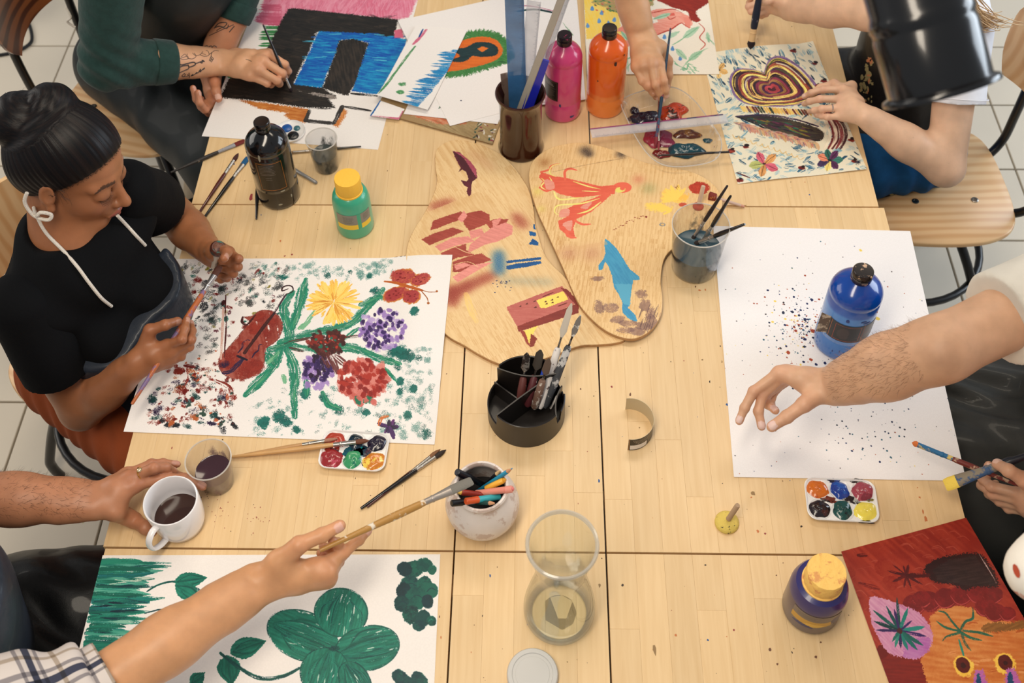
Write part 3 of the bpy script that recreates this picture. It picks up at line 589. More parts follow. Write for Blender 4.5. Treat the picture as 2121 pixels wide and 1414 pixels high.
# ---- red painting, lower right
def red_painting():
    cv = Canvas([(1742, 1142), (2000, 1073), (2210, 1440), (1905, 1590)], TZ+0.0016, 1.9, (160, 52, 34))
    S = Zf(1421, 880, 2.6486)
    cv.poly([(1700, 1100), (2200, 1000), (2300, 1600), (1700, 1600)], (158, 50, 34), (186, 76, 52), 2, 60, sc=2.2)
    for k in range(70):
        x, y = U(1742, 2010), U(1085, 1240); cv.stroke([(x-14, y-6), (x, y-10), (x+12, y)], U(3, 7), (150, 44, 32), (196, 96, 76), .45)
    for x, y, r in ((860, 930, 40), (950, 1000, 45), (870, 1080, 40), (960, 1100, 50), (980, 1190, 50), (1010, 1230, 45), (1080, 800, 55), (1110, 880, 50), (880, 840, 40), (920, 1240, 40)):
        cv.dab(S(x, y), r/2.6, r/3, 0, (160, 48, 30), (176, 70, 46), 0, soft=.1); cv.stroke(shift([(x-r*.8, y+r*.5), (x, y+r*.85), (x+r*.9, y+r*.3)], S), 3, (186, 84, 62), None, .45)
    cv.stroke(shift([(930, 740), (980, 735)], S), 10, (110, 26, 20), None, .3); cv.stroke(shift([(940, 890), (1050, 910)], S), 10, (110, 26, 20), (150, 46, 32), .3)
    cv.poly(shift([(950, 1300), (1130, 1250), (1280, 1290), (1350, 1400), (1300, 1500), (1000, 1500)], S), (128, 30, 20), (150, 44, 30), 3, 20, smooth=True)
    cv.dab(S(1070, 1245), 15, 11, 0, (126, 24, 12), None, 0, soft=.15)
    cv.poly(shift([(1380, 1010), (1480, 990), (1560, 1000), (1650, 1060), (1800, 1090), (1950, 1120), (2000, 1500), (1500, 1560), (1330, 1420), (1280, 1290), (1340, 1180), (1330, 1060)], S), (206, 122, 56), (226, 160, 96), 2, 25, smooth=False, sc=1.5)
    for k in range(40): x, y = U(1960, 2120), U(1270, 1414); cv.stroke([(x, y), (x+U(10, 22), y+U(-4, 4))], U(4, 9), R2.choice([(214, 130, 62), (196, 106, 44), (232, 168, 110)]), None, .4)
    cv.poly(shift([(1630, 1100), (1700, 1085), (1760, 1095), (1840, 1080), (1870, 1120), (1700, 1140), (1620, 1135)], S), (140, 96, 44), (170, 120, 60), 2, 0, smooth=True)
    for x, y, r in ((1250, 990, 55), (1330, 970, 55), (1420, 950, 55), (1510, 930, 55), (1600, 920, 55), (1680, 930, 50), (1640, 1000, 50), (1690, 1030, 50), (1760, 1040, 40), (1290, 960, 45)):
        cv.dab(S(x, y), r/2.2, r/2.7, 0, (156, 40, 40), (130, 30, 30), 0, soft=.06); cv.stroke(shift([(x-r*1.1, y+r*.1), (x-r*.5, y+r*.85), (x+r*.3, y+r*.9), (x+r, y+r*.4)], S), 3, (196, 86, 84), None, .3)
    cv.poly(shift([(1310, 790), (1370, 730), (1470, 700), (1590, 685), (1650, 720), (1720, 870), (1600, 880), (1540, 900), (1460, 870), (1360, 860)], S), (70, 28, 26), (52, 26, 26), 3, 10, smooth=True)
    cv.poly(shift([(1350, 790), (1440, 730), (1590, 700), (1700, 870), (1560, 880), (1380, 850)], S), (54, 32, 32), (80, 56, 54), 2, 10)
    for k in range(3): cv.stroke(shift([(1610+k*2, 690), (1700, 860)], S), 3, (215, 190, 185), None, .5)
    for k in range(13):
        a = U(0, 6.283); r = U(60, 110); cv.stroke(shift([(1205, 830), (1205+r*math.cos(a), 830+r*math.sin(a)*.85)], S), U(5, 8), (84, 20, 28), (120, 34, 34), .15, taper=(1, .15))
    cv.stroke(shift([(1210, 830), (1330, 820)], S), 12, (96, 24, 24), None, .1)
    cv.poly(shift([(1000, 965), (1060, 960), (1150, 985), (1250, 1020), (1320, 1080), (1355, 1160), (1330, 1230), (1270, 1280), (1180, 1270), (1110, 1250), (1050, 1170), (1010, 1080)], S), (206, 140, 178), (226, 176, 200), 1.5, 60, smooth=True)
    cv.poly(shift([(1200, 1180), (1340, 1160), (1330, 1240), (1270, 1280), (1190, 1270)], S), (186, 110, 180), (200, 140, 190), 2, 30)
    for a, r, w, c in ((265, 180, 8, (26, 84, 84)), (240, 150, 8, (14, 92, 92)), (215, 180, 8, (20, 104, 96)), (198, 150, 8, (10, 70, 72)), (180, 130, 7, (60, 40, 100)), (290, 130, 10, (30, 140, 128)), (255, 120, 7, (70, 40, 110)), (350, 140, 10, (40, 150, 140)), (10, 150, 7, (66, 40, 110)), (30, 150, 9, (24, 110, 104)), (45, 140, 9, (24, 120, 112)), (65, 110, 9, (36, 140, 130)), (85, 90, 8, (60, 40, 100)), (105, 90, 8, (40, 150, 130)), (125, 70, 7, (30, 120, 110)), (320, 90, 6, (70, 46, 110))):
        t = math.radians(a); cv.stroke(shift([(1168, 1133), (1168+r*math.cos(t), 1133+r*math.sin(t))], S), w, c, None, .05, taper=(.8, .2))
    cv.dab(S(1168, 1133), 5, 5, 0, (90, 30, 40))
    for pts in ([(1500, 1130), (1450, 1070), (1420, 1030), (1380, 1020)], [(1500, 1130), (1530, 1080), (1570, 1060), (1570, 1000)], [(1490, 1130), (1420, 1110), (1370, 1075)], [(1500, 1140), (1430, 1160), (1405, 1185)], [(1510, 1140), (1560, 1170), (1620, 1185)], [(1520, 1130), (1600, 1140), (1680, 1165)], [(1510, 1150), (1530, 1200), (1560, 1240)]): cv.stroke(shift(pts, S), 6, (24, 92, 80), (60, 130, 100), .15, taper=(1, .3))
    cv.stroke(shift([(1495, 1180), (1510, 1230), (1520, 1265)], S), 6, (40, 150, 130), None, .1)
    for x, y in ((1515, 1315), (1742, 1310)):
        cv.dab(S(x, y+4), 20, 21, 0, (250, 216, 110), (244, 196, 80), 0, soft=.15); cv.dab(S(x+2, y+3), 14, 15, 0, (120, 34, 22), (100, 24, 18), 0, soft=.06); cv.dab(S(x+4, y+5), 5, 5, 0, (70, 18, 20))
    for x in (1600, 1770):
        cv.poly(shift([(x-20, 1350), (x+20, 1345), (x+80, 1500), (x-40, 1500)], S), (206, 130, 186), (190, 110, 180), 2); cv.poly(shift([(x-8, 1370), (x+5, 1365), (x+40, 1500), (x-20, 1500)], S), (30, 110, 128), (40, 60, 120), 1)
    sheet('red_painting', cv, imgmat('red_paint', cv.a, .4, .15), 'red and orange painting with pink flower and two yellow ringed eyes', 'painting', curl=lambda a, b: 0.004*a*a*(0.5+0.5*math.sin(b*4)))
red_painting()
# ================================================================== art works on the far table
Z2, Z3, Z4, ZA = Zf(400, 0, 3.009), Zf(1000, 0, 3.009), Zf(1421, 0, 3.009), Zf(820, 280, 2.828)
def topx(w, z):
    v = np.array([w.x, w.y, z-CAMZ]); k = v@CF; return (CX+FPX*(v@CR)/k, CY-FPX*(v@CU)/k)
def rect_canvas(bl, br, ratio, z, res, bg):
    """a true rectangle standing on its near edge bl-br"""
    a, b = P(*bl, z), P(*br, z); d = b-a; n = Vector((-d.y, d.x, 0)).normalized()*d.length*ratio
    return Canvas([topx(p, z) for p in (a+n, b+n, b, a)], z, res, bg)
def canvas_board():
    cv = Canvas([(812, 165), (1060, 190), (1020, 300), (776, 232)], TZ+0.003, 1.5, (176, 150, 110))
    cv.poly(shift([(1290, 720), (1500, 735), (1700, 750), (1720, 790), (1600, 790), (1500, 775)], Z2), (190, 90, 52), (222, 180, 150), 3, 10, .1)
    cv.poly(shift([(1400, 790), (1740, 770), (1900, 800), (1880, 900), (1650, 850)], Z2), (160, 138, 100), (190, 170, 130), 2, 20)
    for k in range(30): x, y = U(1750, 1890), U(740, 860); cv.stroke(shift([(x, y), (x+U(-30, 30), y+U(-20, 30))], Z2), U(2, 5), R2.choice([(60, 80, 66), (150, 60, 80), (220, 214, 205), (90, 40, 50), (40, 90, 80)]), None, .15)
    sheet('canvas_board', cv, imgmat('canvas_board_paint', cv.a, .5, .1), 'painted brown canvas board sticking out under the papers beside the brown vase', 'painting', th=0.003, edge=mat('canvas_edge', (150, 120, 84), .7))
canvas_board()
def far_sheet():
    cv = Canvas([(1045, -60), (1190, -60), (1213, 206), (1052, 226)], TZ+0.0062, 1.2, (242, 239, 238))
    cv.stroke(shift([(190, 45), (300, 40), (470, 75)], Z3), 5, (190, 110, 140), None, .2); cv.stroke(shift([(210, 75), (330, 60), (470, 85)], Z3), 7, (40, 110, 90), (30, 60, 70), .1); cv.stroke(shift([(500, 140), (560, 220)], Z3), 4, (110, 160, 120), None, .3)
    sheet('far_paper', cv, imgmat('far_sheet', cv.a, .6), 'white sheet with a green stroke behind the pink paint bottle', 'paper')
far_sheet()
cvw = Canvas([(858, 190), (1060, 175), (1031, 257), (836, 236)], TZ+0.0068, 1.2, (242, 239, 238))
for k in range(14): x, y = U(1390, 1560), U(560, 680); cvw.stroke(shift([(x, y), (x+U(-30, 30), y+U(-10, 20))], Z2), U(1.5, 4), R2.choice([(70, 130, 96), (110, 90, 96), (120, 160, 130)]), None, .3)
sheet('spotted_paper', cvw, imgmat('spotted_sheet', cvw.a, .6), 'white paper with small green marks below the avocado painting', 'paper')
def avocado():
    cv = Canvas([(824, 43), (1050, -8), (1186, 196), (932, 261)], TZ+0.0076, 1.7, (244, 240, 238))
    o = [(1600, 330), (1640, 260), (1700, 200), (1800, 186), (1890, 205), (1955, 250), (2000, 330), (1980, 385), (1900, 410), (1800, 440), (1700, 468), (1560, 485), (1480, 470)]
    cv.poly(shift(o, Z2), (66, 128, 72), (100, 160, 100), 4, 60, .05)
    for k in range(60):
        t = R2.random()*len(o); i = int(t); f = t-i; a, b = o[i], o[(i+1) % len(o)]; x, y = a[0]+(b[0]-a[0])*f, a[1]+(b[1]-a[1])*f
        dx, dy = x-1740, y-345; l = math.hypot(dx, dy); cv.stroke(shift([(x-dx/l*35, y-dy/l*35), (x+dx/l*12, y+dy/l*12)], Z2), 5, (60, 120, 66), (96, 156, 96), .25, taper=(1, .3))
    cv.poly(shift([(1520, 440), (1600, 340), (1640, 280), (1700, 245), (1800, 228), (1880, 245), (1925, 300), (1915, 350), (1850, 390), (1700, 430), (1600, 445)], Z2), (232, 136, 60), (216, 116, 48), 1.2, 20, smooth=True)
    cv.poly(shift([(1620, 310), (1700, 295), (1760, 265), (1840, 265), (1890, 290), (1900, 325), (1870, 350), (1800, 355), (1740, 350), (1700, 380), (1640, 388), (1600, 375), (1660, 350)], Z2), (30, 60, 66), (50, 80, 84), 1, 0, smooth=True)
    cv.poly(shift([(1770, 305), (1800, 290), (1840, 300), (1800, 325)], Z2), (232, 136, 60), None, .6)
    cv.stroke(shift([(1900, 385), (1950, 390)], Z2), 5, (30, 66, 60), None, .2); cv.dab(Z2(1672, 625), 1.6, 1.6, 0, (40, 50, 90))
    sheet('avocado_painting', cv, imgmat('avocado_paint', cv.a, .5, .05), 'white sheet painted with an orange and green ringed avocado shape', 'painting')
avocado()
def house():
    cv = rect_canvas((418, 282), (783, 310), 1.42, TZ+0.0006, 1.8, (243, 239, 236)); k0, k1 = (34, 32, 30), (62, 54, 48)
    pk = (222, 122, 150)
    cv.poly(shift([(430, -250), (1500, -250), (1345, 110), (1270, 122), (600, 56), (540, 160), (470, 160), (385, 130), (440, 60)], Z2), pk, (236, 168, 188), 3, 75, 0, sc=1.4)
    for k in range(60):
        x, y = U(420, 1340), U(-60, 50); cv.stroke(shift([(x, y), (x-U(20, 60), y+U(40, 90))], Z2), U(8, 16), R2.choice([pk, (206, 100, 130), (232, 150, 172)]), (236, 170, 190), .25)
    for k in range(18): y = U(20, 155); cv.stroke(shift([(540, y+5), (430-U(0, 45), y)], Z2), U(5, 10), pk, (206, 100, 130), .2, taper=(1, .3))
    for k in range(16): y = U(165, 290); cv.stroke(shift([(540-(y-165)*.4, y), (450-(y-165)*.25-U(0, 30), y+U(-4, 4))], Z2), U(5, 8), (48, 124, 70), (84, 160, 100), .1, taper=(1, .2))
    cv.dab(Z2(228, 480), 5, 3, 0, (110, 186, 130))
    cv.poly(shift([(590, 55), (620, 50), (1285, 122), (1250, 240), (1215, 235), (900, 210), (770, 200), (630, 520), (800, 545), (890, 600), (840, 620), (885, 672), (700, 672), (420, 630), (165, 608), (210, 500), (330, 420), (470, 290), (560, 100)], Z2), k0, k1, 2.2, 10, sc=1.3)
    for k in range(70):
        x, y = R2.choice([(U(600, 1220), U(75, 190)), (U(520, 650), U(200, 500)), (U(250, 800), U(520, 640))]); a = U(-.4, .4); cv.stroke(shift([(x, y), (x+50*math.cos(a), y+50*math.sin(a))], Z2), U(4, 9), R2.choice([(26, 26, 26), (54, 48, 44), (74, 64, 56)]), None, .45)
    b0, b1 = (0, 96, 186), (40, 170, 214)
    cv.poly(shift([(785, 195), (1030, 205), (1335, 245), (1320, 300), (1150, 590), (985, 568), (1090, 268), (1000, 245), (920, 250), (800, 548), (625, 525)], Z2), b0, b1, 1.8, 5, 0, sc=1.2)
    for k in range(46):
        x, y = R2.choice([(U(680, 860), U(230, 520)), (U(1070, 1250), U(260, 560)), (U(800, 1300), U(205, 250))]); cv.stroke(shift([(x, y), (x+U(40, 90), y+U(-8, 8))], Z2), U(4, 8), R2.choice([b0, b1, (20, 120, 200), (90, 190, 220)]), None, .3)
    cv.poly(shift([(915, 252), (1000, 242), (1095, 268), (1060, 380), (1000, 540), (970, 595), (930, 590), (800, 548), (850, 420)], Z2), k0, (76, 66, 58), 2, 70, sc=1.3)
    cv.poly(shift([(1255, 190), (1300, 180), (1315, 238), (1255, 235)], Z2), pk, None, 1.5)
    cv.poly(shift([(640, 560), (880, 592), (900, 615), (860, 618), (700, 580)], Z2), (225, 218, 212), (120, 110, 105), 2, 5, .3)
    cv.stroke(shift([(985, 582), (1145, 598)], Z2), 7, k0, None, .1)
    cv.poly(shift([(285, 622), (440, 640), (720, 680), (700, 765), (610, 755), (560, 715), (590, 705), (420, 680)], Z2), (190, 116, 52), (216, 156, 90), 2.2, 8)
    for k in range(20): x, y = U(400, 680), U(640, 745); 
    cv.poly(shift([(925, 668), (962, 690), (940, 740), (905, 795), (870, 780), (905, 740)], Z2), (206, 130, 64), (226, 170, 110), 2, 80)
    for pts in ([(725, 690), (700, 752)], [(700, 752), (870, 768)], [(880, 765), (928, 665)]): cv.stroke(shift(pts, Z2), 11, (44, 42, 42), (80, 74, 70), .1, taper=(1, 1), rough=.5)
    cv.stroke(shift([(720, 676), (860, 678)], Z2), 4, k0, None, .3); cv.stroke(shift([(950, 665), (1105, 690)], Z2), 9, (60, 56, 54), None, .2)
    sheet('house_painting', cv, imgmat('house_paint', cv.a, .5, .1), 'painting of a black and blue doorway under a pink sky, beside the grey cup', 'painting', curl=lambda a, b: 0.0012*math.sin(a*6)*max(0, b-.6))
house()
def strip():
    cv = Canvas([(880, 52), (968, 66), (890, 240), (775, 205)], TZ+0.0115, 1.8, (245, 241, 238))
    cv = Canvas([(862, 52), (968, 62), (886, 232), (780, 204)], TZ+0.0115, 1.8, (245, 241, 238))
    for k in range(34):
        t = k/33; x, y = 1640-t*270, 320+t*340; cv.stroke(shift([(x+30, y+6), (x-U(30, 110), y+U(-6, 6))], Z2), U(5, 9), R2.choice([(14, 110, 180), (24, 130, 196), (10, 96, 168)]), (70, 170, 214), .15, taper=(1, .1))
    cv.stroke(shift([(1385, 285), (1290, 410), (1150, 610)], Z2), 7, (66, 136, 84), (110, 170, 120), .15)
    cv.stroke(shift([(1372, 270), (1405, 240), (1455, 180)], Z2), 10, (206, 96, 130), (224, 140, 164), .1); cv.stroke(shift([(1410, 225), (1435, 175)], Z2), 5, (30, 90, 160))
    for x, y in ((1302, 528), (1288, 582)): cv.dab(Z2(x, y), 8, 6, -20, (52, 126, 76), (120, 180, 130), .1); cv.dab(Z2(x+6, y+3), 3, 2.5, 0, (160, 200, 160), None, .2)
    sheet('paper_strip', cv, imgmat('strip_paint', cv.a, .55), 'narrow cut white paper with blue brushed edge and two green dots', 'paper', curl=lambda a, b: 0.012*max(0, b-.75)**2*16*(1-.4*a), n=(12, 24))
    c2 = Canvas([(787, 208), (838, 226), (826, 248), (766, 240)], TZ+0.0092, 1.6, (244, 240, 238))
    c2.stroke([(768, 239), (800, 245), (826, 248), (836, 229)], 8, (196, 96, 128), (220, 140, 164), .1, smooth=False); c2.stroke([(785, 211), (768, 238)], 7, (20, 110, 176), None, .1)
    sheet('paper_scrap', c2, imgmat('scrap_paint', c2.a, .55), 'small paper scrap edged in pink and blue under the cut strip', 'paper')
strip()
def mermaid():
    cv = rect_canvas((1216, 155), (1490, 155), 1.4, TZ+0.001, 1.7, (244, 238, 226))
    cv.poly(shift([(560, -300), (820, -300), (830, 30), (870, 240), (640, 250), (625, 0)], Z3), (250, 214, 88), (244, 222, 140), 2, 80)
    cv.poly(shift([(670, 20), (760, -40), (1080, -60), (1060, 40), (960, 60), (850, 95), (760, 50)], Z3), (150, 180, 110), (214, 160, 130), 1.5, 20)
    for k in range(70): x, y = U(700, 1050), U(-30, 80); cv.dab(Z3(x, y), 3.2, 1.8, U(0, 60), R2.choice([(70, 140, 96), (60, 120, 90), (214, 110, 100), (230, 200, 110)]), None, .1)
    for x, y in ((682, 58), (740, 85), (725, 135), (652, 165), (782, 150), (818, 128), (1130, 235), (1040, 75), (1048, 140), (1180, 308), (1230, 368), (1060, 520)): cv.poly(shift([(x, y-17), (x+12, y+6), (x, y+15), (x-12, y+6)], Z3), (96, 150, 206), (130, 176, 220), .6, smooth=True)
    sk, ln = (236, 158, 142), (196, 74, 60)
    cv.poly(shift([(1030, 80), (1150, 60), (1290, 110), (1300, 165), (1240, 150), (1150, 195), (1080, 225), (1040, 215), (1000, 160), (1090, 140)], Z3), sk, (244, 186, 170), 1, 20, smooth=True)
    cv.poly(shift([(1250, 110), (1300, 120), (1290, 180), (1260, 170)], Z3), sk, None, 1); cv.stroke(shift([(1020, 95), (1100, 75), (1180, 62), (1240, 85)], Z3), 4, ln, None, .15); cv.stroke(shift([(1080, 225), (1140, 200), (1170, 190), (1230, 150), (1255, 160), (1285, 180)], Z3), 4, ln, None, .15)
    cv.dab(Z3(1180, 95), 6, 5, 0, (226, 120, 108), None, .1); cv.stroke(shift([(1145, 100), (1165, 125), (1200, 110)], Z3), 3, ln, None, .2)
    cv.poly(shift([(830, 200), (900, 150), (960, 200), (900, 300), (880, 210)], Z3), sk, None, 1, smooth=True)
    cv.poly(shift([(1060, -140), (1460, -160), (1425, 10), (1330, 75), (1340, 110), (1360, 130), (1330, 145), (1295, 130), (1280, 80), (1180, 50), (1090, 10)], Z3), (176, 66, 48), (150, 50, 40), 1.5, 30)
    cv.stroke(shift([(1345, 150), (1380, 190), (1350, 240), (1385, 280), (1355, 315)], Z3), 3, (200, 80, 66), None, .1)
    def leaf(a, b, w):
        a, b = np.array(a, float), np.array(b, float); d = b-a; m = np.array([-d[1], d[0]])/np.hypot(*d)*w
        cv.poly(shift([tuple(a), tuple(a+d*.4+m), tuple(b), tuple(a+d*.4-m)], Z3), (170, 206, 178), (196, 222, 200), .7, smooth=True); cv.stroke(shift([tuple(a), tuple(b)], Z3), 2, (110, 166, 130), None, .3)
    for a, b, w in (((1250, 240), (1350, 170), 22), ((1200, 310), (1270, 375), 18), ((1280, 380), (1370, 320), 20), ((1395, 205), (1410, 270), 14), ((1150, 240), (1225, 200), 14), ((1170, 90), (1060, 125), 14), ((860, 200), (905, 260), 12)): leaf(a, b, w)
    for pts in ([(1180, 285), (1240, 250), (1340, 175)], [(1230, 440), (1280, 385), (1370, 320), (1400, 305)], [(1400, 240), (1460, 300)], [(1190, 385), (1230, 420), (1345, 450)], [(1270, 440), (1280, 400)], [(890, 440), (920, 400)], [(895, 330), (905, 450)], [(1300, 410), (1330, 445)], [(890, 380), (940, 350)]): cv.stroke(shift(pts, Z3), 3.5, (130, 186, 150), (160, 205, 172), .2)
    for k in range(14): x, y = U(1190, 1350), U(395, 450); cv.stroke(shift([(x, y), (x+U(8, 24), y+U(8, 18))], Z3), 3, (130, 190, 156), None, .2)
    sheet('figure_painting', cv, imgmat('figure_paint', cv.a, .55), 'cream painting of a pink figure with red hair and green leaves beside the orange bottle', 'painting', th=0.003, edge=mat('board_edge', (214, 204, 188), .7))
mermaid()
def heart():
    cv = Canvas([(1452, 112), (1683, 88), (1795, 352), (1528, 381)], TZ+0.0012, 2.0, (240, 234, 214))
    for k in range(620):                                     # blue brush flecks all over
        x, y = U(90, 1130), U(270, 1150); a = math.radians(U(25, 75) if y < 620 else U(-50, 40)); l = U(22, 60)
        cv.stroke(shift([(x, y), (x+l*math.cos(a), y+l*math.sin(a))], Z4), U(4, 12), R2.choice([(166, 200, 210), (140, 184, 200), (180, 206, 210), (60, 120, 150), (30, 92, 124), (200, 216, 214)]), None, .4, taper=(.6, .2))
    for k in range(26):
        x, y = R2.choice([(U(640, 850), U(290, 480)), (U(1000, 1110), U(900, 1070)), (U(330, 560), U(340, 390)), (U(130, 260), U(380, 560))]); a = math.radians(U(20, 60)); cv.stroke(shift([(x, y), (x+40*math.cos(a), y+40*math.sin(a))], Z4), 5, (14, 82, 118), (20, 60, 90), .2, taper=(.5, .2))
    H_ = [(490, 460), (515, 395), (570, 362), (640, 378), (720, 430), (790, 510), (830, 590), (720, 642), (560, 660), (430, 660), (330, 620), (282, 550), (278, 480), (320, 440), (400, 440), (460, 452)]
    pal = [(118, 90, 140), (222, 190, 96), (52, 30, 46), (150, 70, 50), (246, 214, 120), (70, 36, 70), (110, 40, 60), (236, 190, 110), (40, 26, 40), (130, 44, 70), (150, 110, 60), (64, 30, 70), (170, 60, 70)]
    cv.poly(shift(H_, Z4), (120, 60, 70), (80, 40, 60), 2, 10, smooth=True)
    c = (535, 560)
    for i, col in enumerate(pal):
        s = 1-i*.072; pts = [(c[0]+(x-c[0])*s, c[1]+(y-c[1])*s+R2.uniform(-3, 3)) for x, y in H_]
        cv.stroke(shift(pts+pts[:1], Z4), 9, col, tuple(min(255, v+50) for v in col), .12, rough=.5, taper=(1, 1))
    for i in range(14): 
        s = U(.35, 1.0); k = R2.randrange(16); pts = [(c[0]+(H_[(k+j) % 16][0]-c[0])*s, c[1]+(H_[(k+j) % 16][1]-c[1])*s) for j in range(4)]; cv.stroke(shift(pts, Z4), 5, R2.choice([(250, 222, 140), (236, 226, 210), (40, 20, 40), (90, 110, 60)]), None, .25)
    for k in range(24): x = 340+k*18; cv.stroke(shift([(x, 665+k*1.0), (x+26, 705+k*.8)], Z4), 6, R2.choice([(236, 196, 110), (130, 60, 40), (60, 70, 40), (248, 216, 130)]), None, .1, taper=(.9, .2))
    cv.poly(shift([(310, 728), (420, 722), (560, 730), (700, 760), (820, 800), (860, 850), (820, 880), (700, 868), (560, 830), (430, 770)], Z4), (52, 44, 56), (96, 90, 70), 1.5, 20, smooth=True)
    for k in range(90):
        t = U(.05, .85); x, y = 340+t*480, 735+t*105+U(-30, 22)*min(1, t*2.5); cv.stroke(shift([(x, y), (x+50, y+14)], Z4), U(3, 6), R2.choice([(20, 120, 104), (150, 134, 60), (90, 40, 70), (40, 30, 50), (120, 60, 90), (60, 90, 70)]), None, .2, taper=(.7, .2))
    cv.stroke(shift([(310, 728), (430, 775), (560, 835), (700, 875), (830, 878)], Z4), 6, (24, 34, 40), None, .05); cv.stroke(shift([(310, 728), (500, 720), (680, 745), (820, 790)], Z4), 6, (92, 66, 120), (50, 40, 60), .15)
    for k in range(34):
        t = k/33; x, y = 300+t*480, 785+t*120+U(-6, 6); cv.stroke(shift([(x, y-18), (x+30, y-10), (x+44, y+30)], Z4), 9, R2.choice([(200, 120, 110), (120, 140, 140), (206, 160, 90), (110, 70, 110), (226, 190, 140), (170, 70, 80)]), (230, 200, 170), .15, taper=(.7, .2))
    for k in range(12): t = k/11; x, y = 290+t*400, 840+t*130; cv.stroke(shift([(x, y), (x+18, y+26), (x+44, y+14)], Z4), 3, (232, 200, 140), None, .2)
    for off, cc in ((0, (120, 40, 50)), (26, (96, 30, 40)), (50, (140, 60, 66)), (-24, (236, 220, 200)), (14, (230, 210, 190)), (75, (70, 30, 40))):
        cv.stroke(shift([(850+off*.6, 700), (900+off, 780), (915+off, 860), (880+off, 930)], Z4), 8, cc, tuple(min(255, v+30) for v in cc), .1, taper=(.6, .6))
    def bloom(x, y, cols, n=5, r=55, a0=0):
        for k in range(n):
            a = a0+6.283*k/n; ex, ey = x+r*math.cos(a), y+r*math.sin(a)*.85
            cv.poly(shift([(x, y), (x+(ex-x)*.6-(ey-y)*.28, y+(ey-y)*.6+(ex-x)*.28), (ex, ey), (x+(ex-x)*.6+(ey-y)*.28, y+(ey-y)*.6-(ex-x)*.28)], Z4), cols[k % len(cols)], tuple(min(255, v+40) for v in cols[k % len(cols)]), .8, math.degrees(a), smooth=True)
            cv.stroke(shift([(x, y), (ex, ey)], Z4), 2, tuple(int(v*.6) for v in cols[k % len(cols)]), None, .3)
        cv.dab(Z4(x, y), 4, 3, 0, tuple(int(v*.5) for v in cols[0]))
    bloom(198, 440, [(206, 166, 100), (226, 190, 130)], 5, 62, .3); bloom(488, 1025, [(196, 90, 110), (206, 150, 90), (176, 180, 110)], 5, 95, .5); bloom(890, 1000, [(40, 110, 100), (90, 40, 90), (244, 214, 130), (60, 40, 80), (210, 130, 100)], 7, 82, 0)
    for x, y in ((670, 322), (805, 400), (858, 508), (372, 918), (340, 1125), (1025, 878), (1038, 1010), (722, 1050), (285, 940), (820, 535)):
        cv.dab(Z4(x, y), 6.5, 4.5, 20, (150, 44, 30), (120, 30, 24), 0, soft=.3); cv.dab(Z4(x+6, y-10), 4, 3.4, 0, (40, 22, 24), None, 0, soft=.4)
    cv.dab(Z4(1060, 1015), 9, 8, 0, (20, 34, 70), (16, 50, 70), .1, soft=.5)
    for x0, y0 in ((320, 1075), (420, 1110)): cv.stroke(shift([(x0, y0), (x0+80, y0+35)], Z4), 4, (110, 50, 56), None, .3)
    sheet('heart_painting', cv, imgmat('heart_paint', cv.a, .38, .25), 'painting of a striped heart and dark leaf on blue flecked paper by the ringed hand', 'painting', curl=lambda a, b: 0.010*max(0, (1-b)-.75)*4*abs(math.sin(a*3.6))*(.4+a*.6)+0.003*b*abs(math.sin(a*5)))
heart()
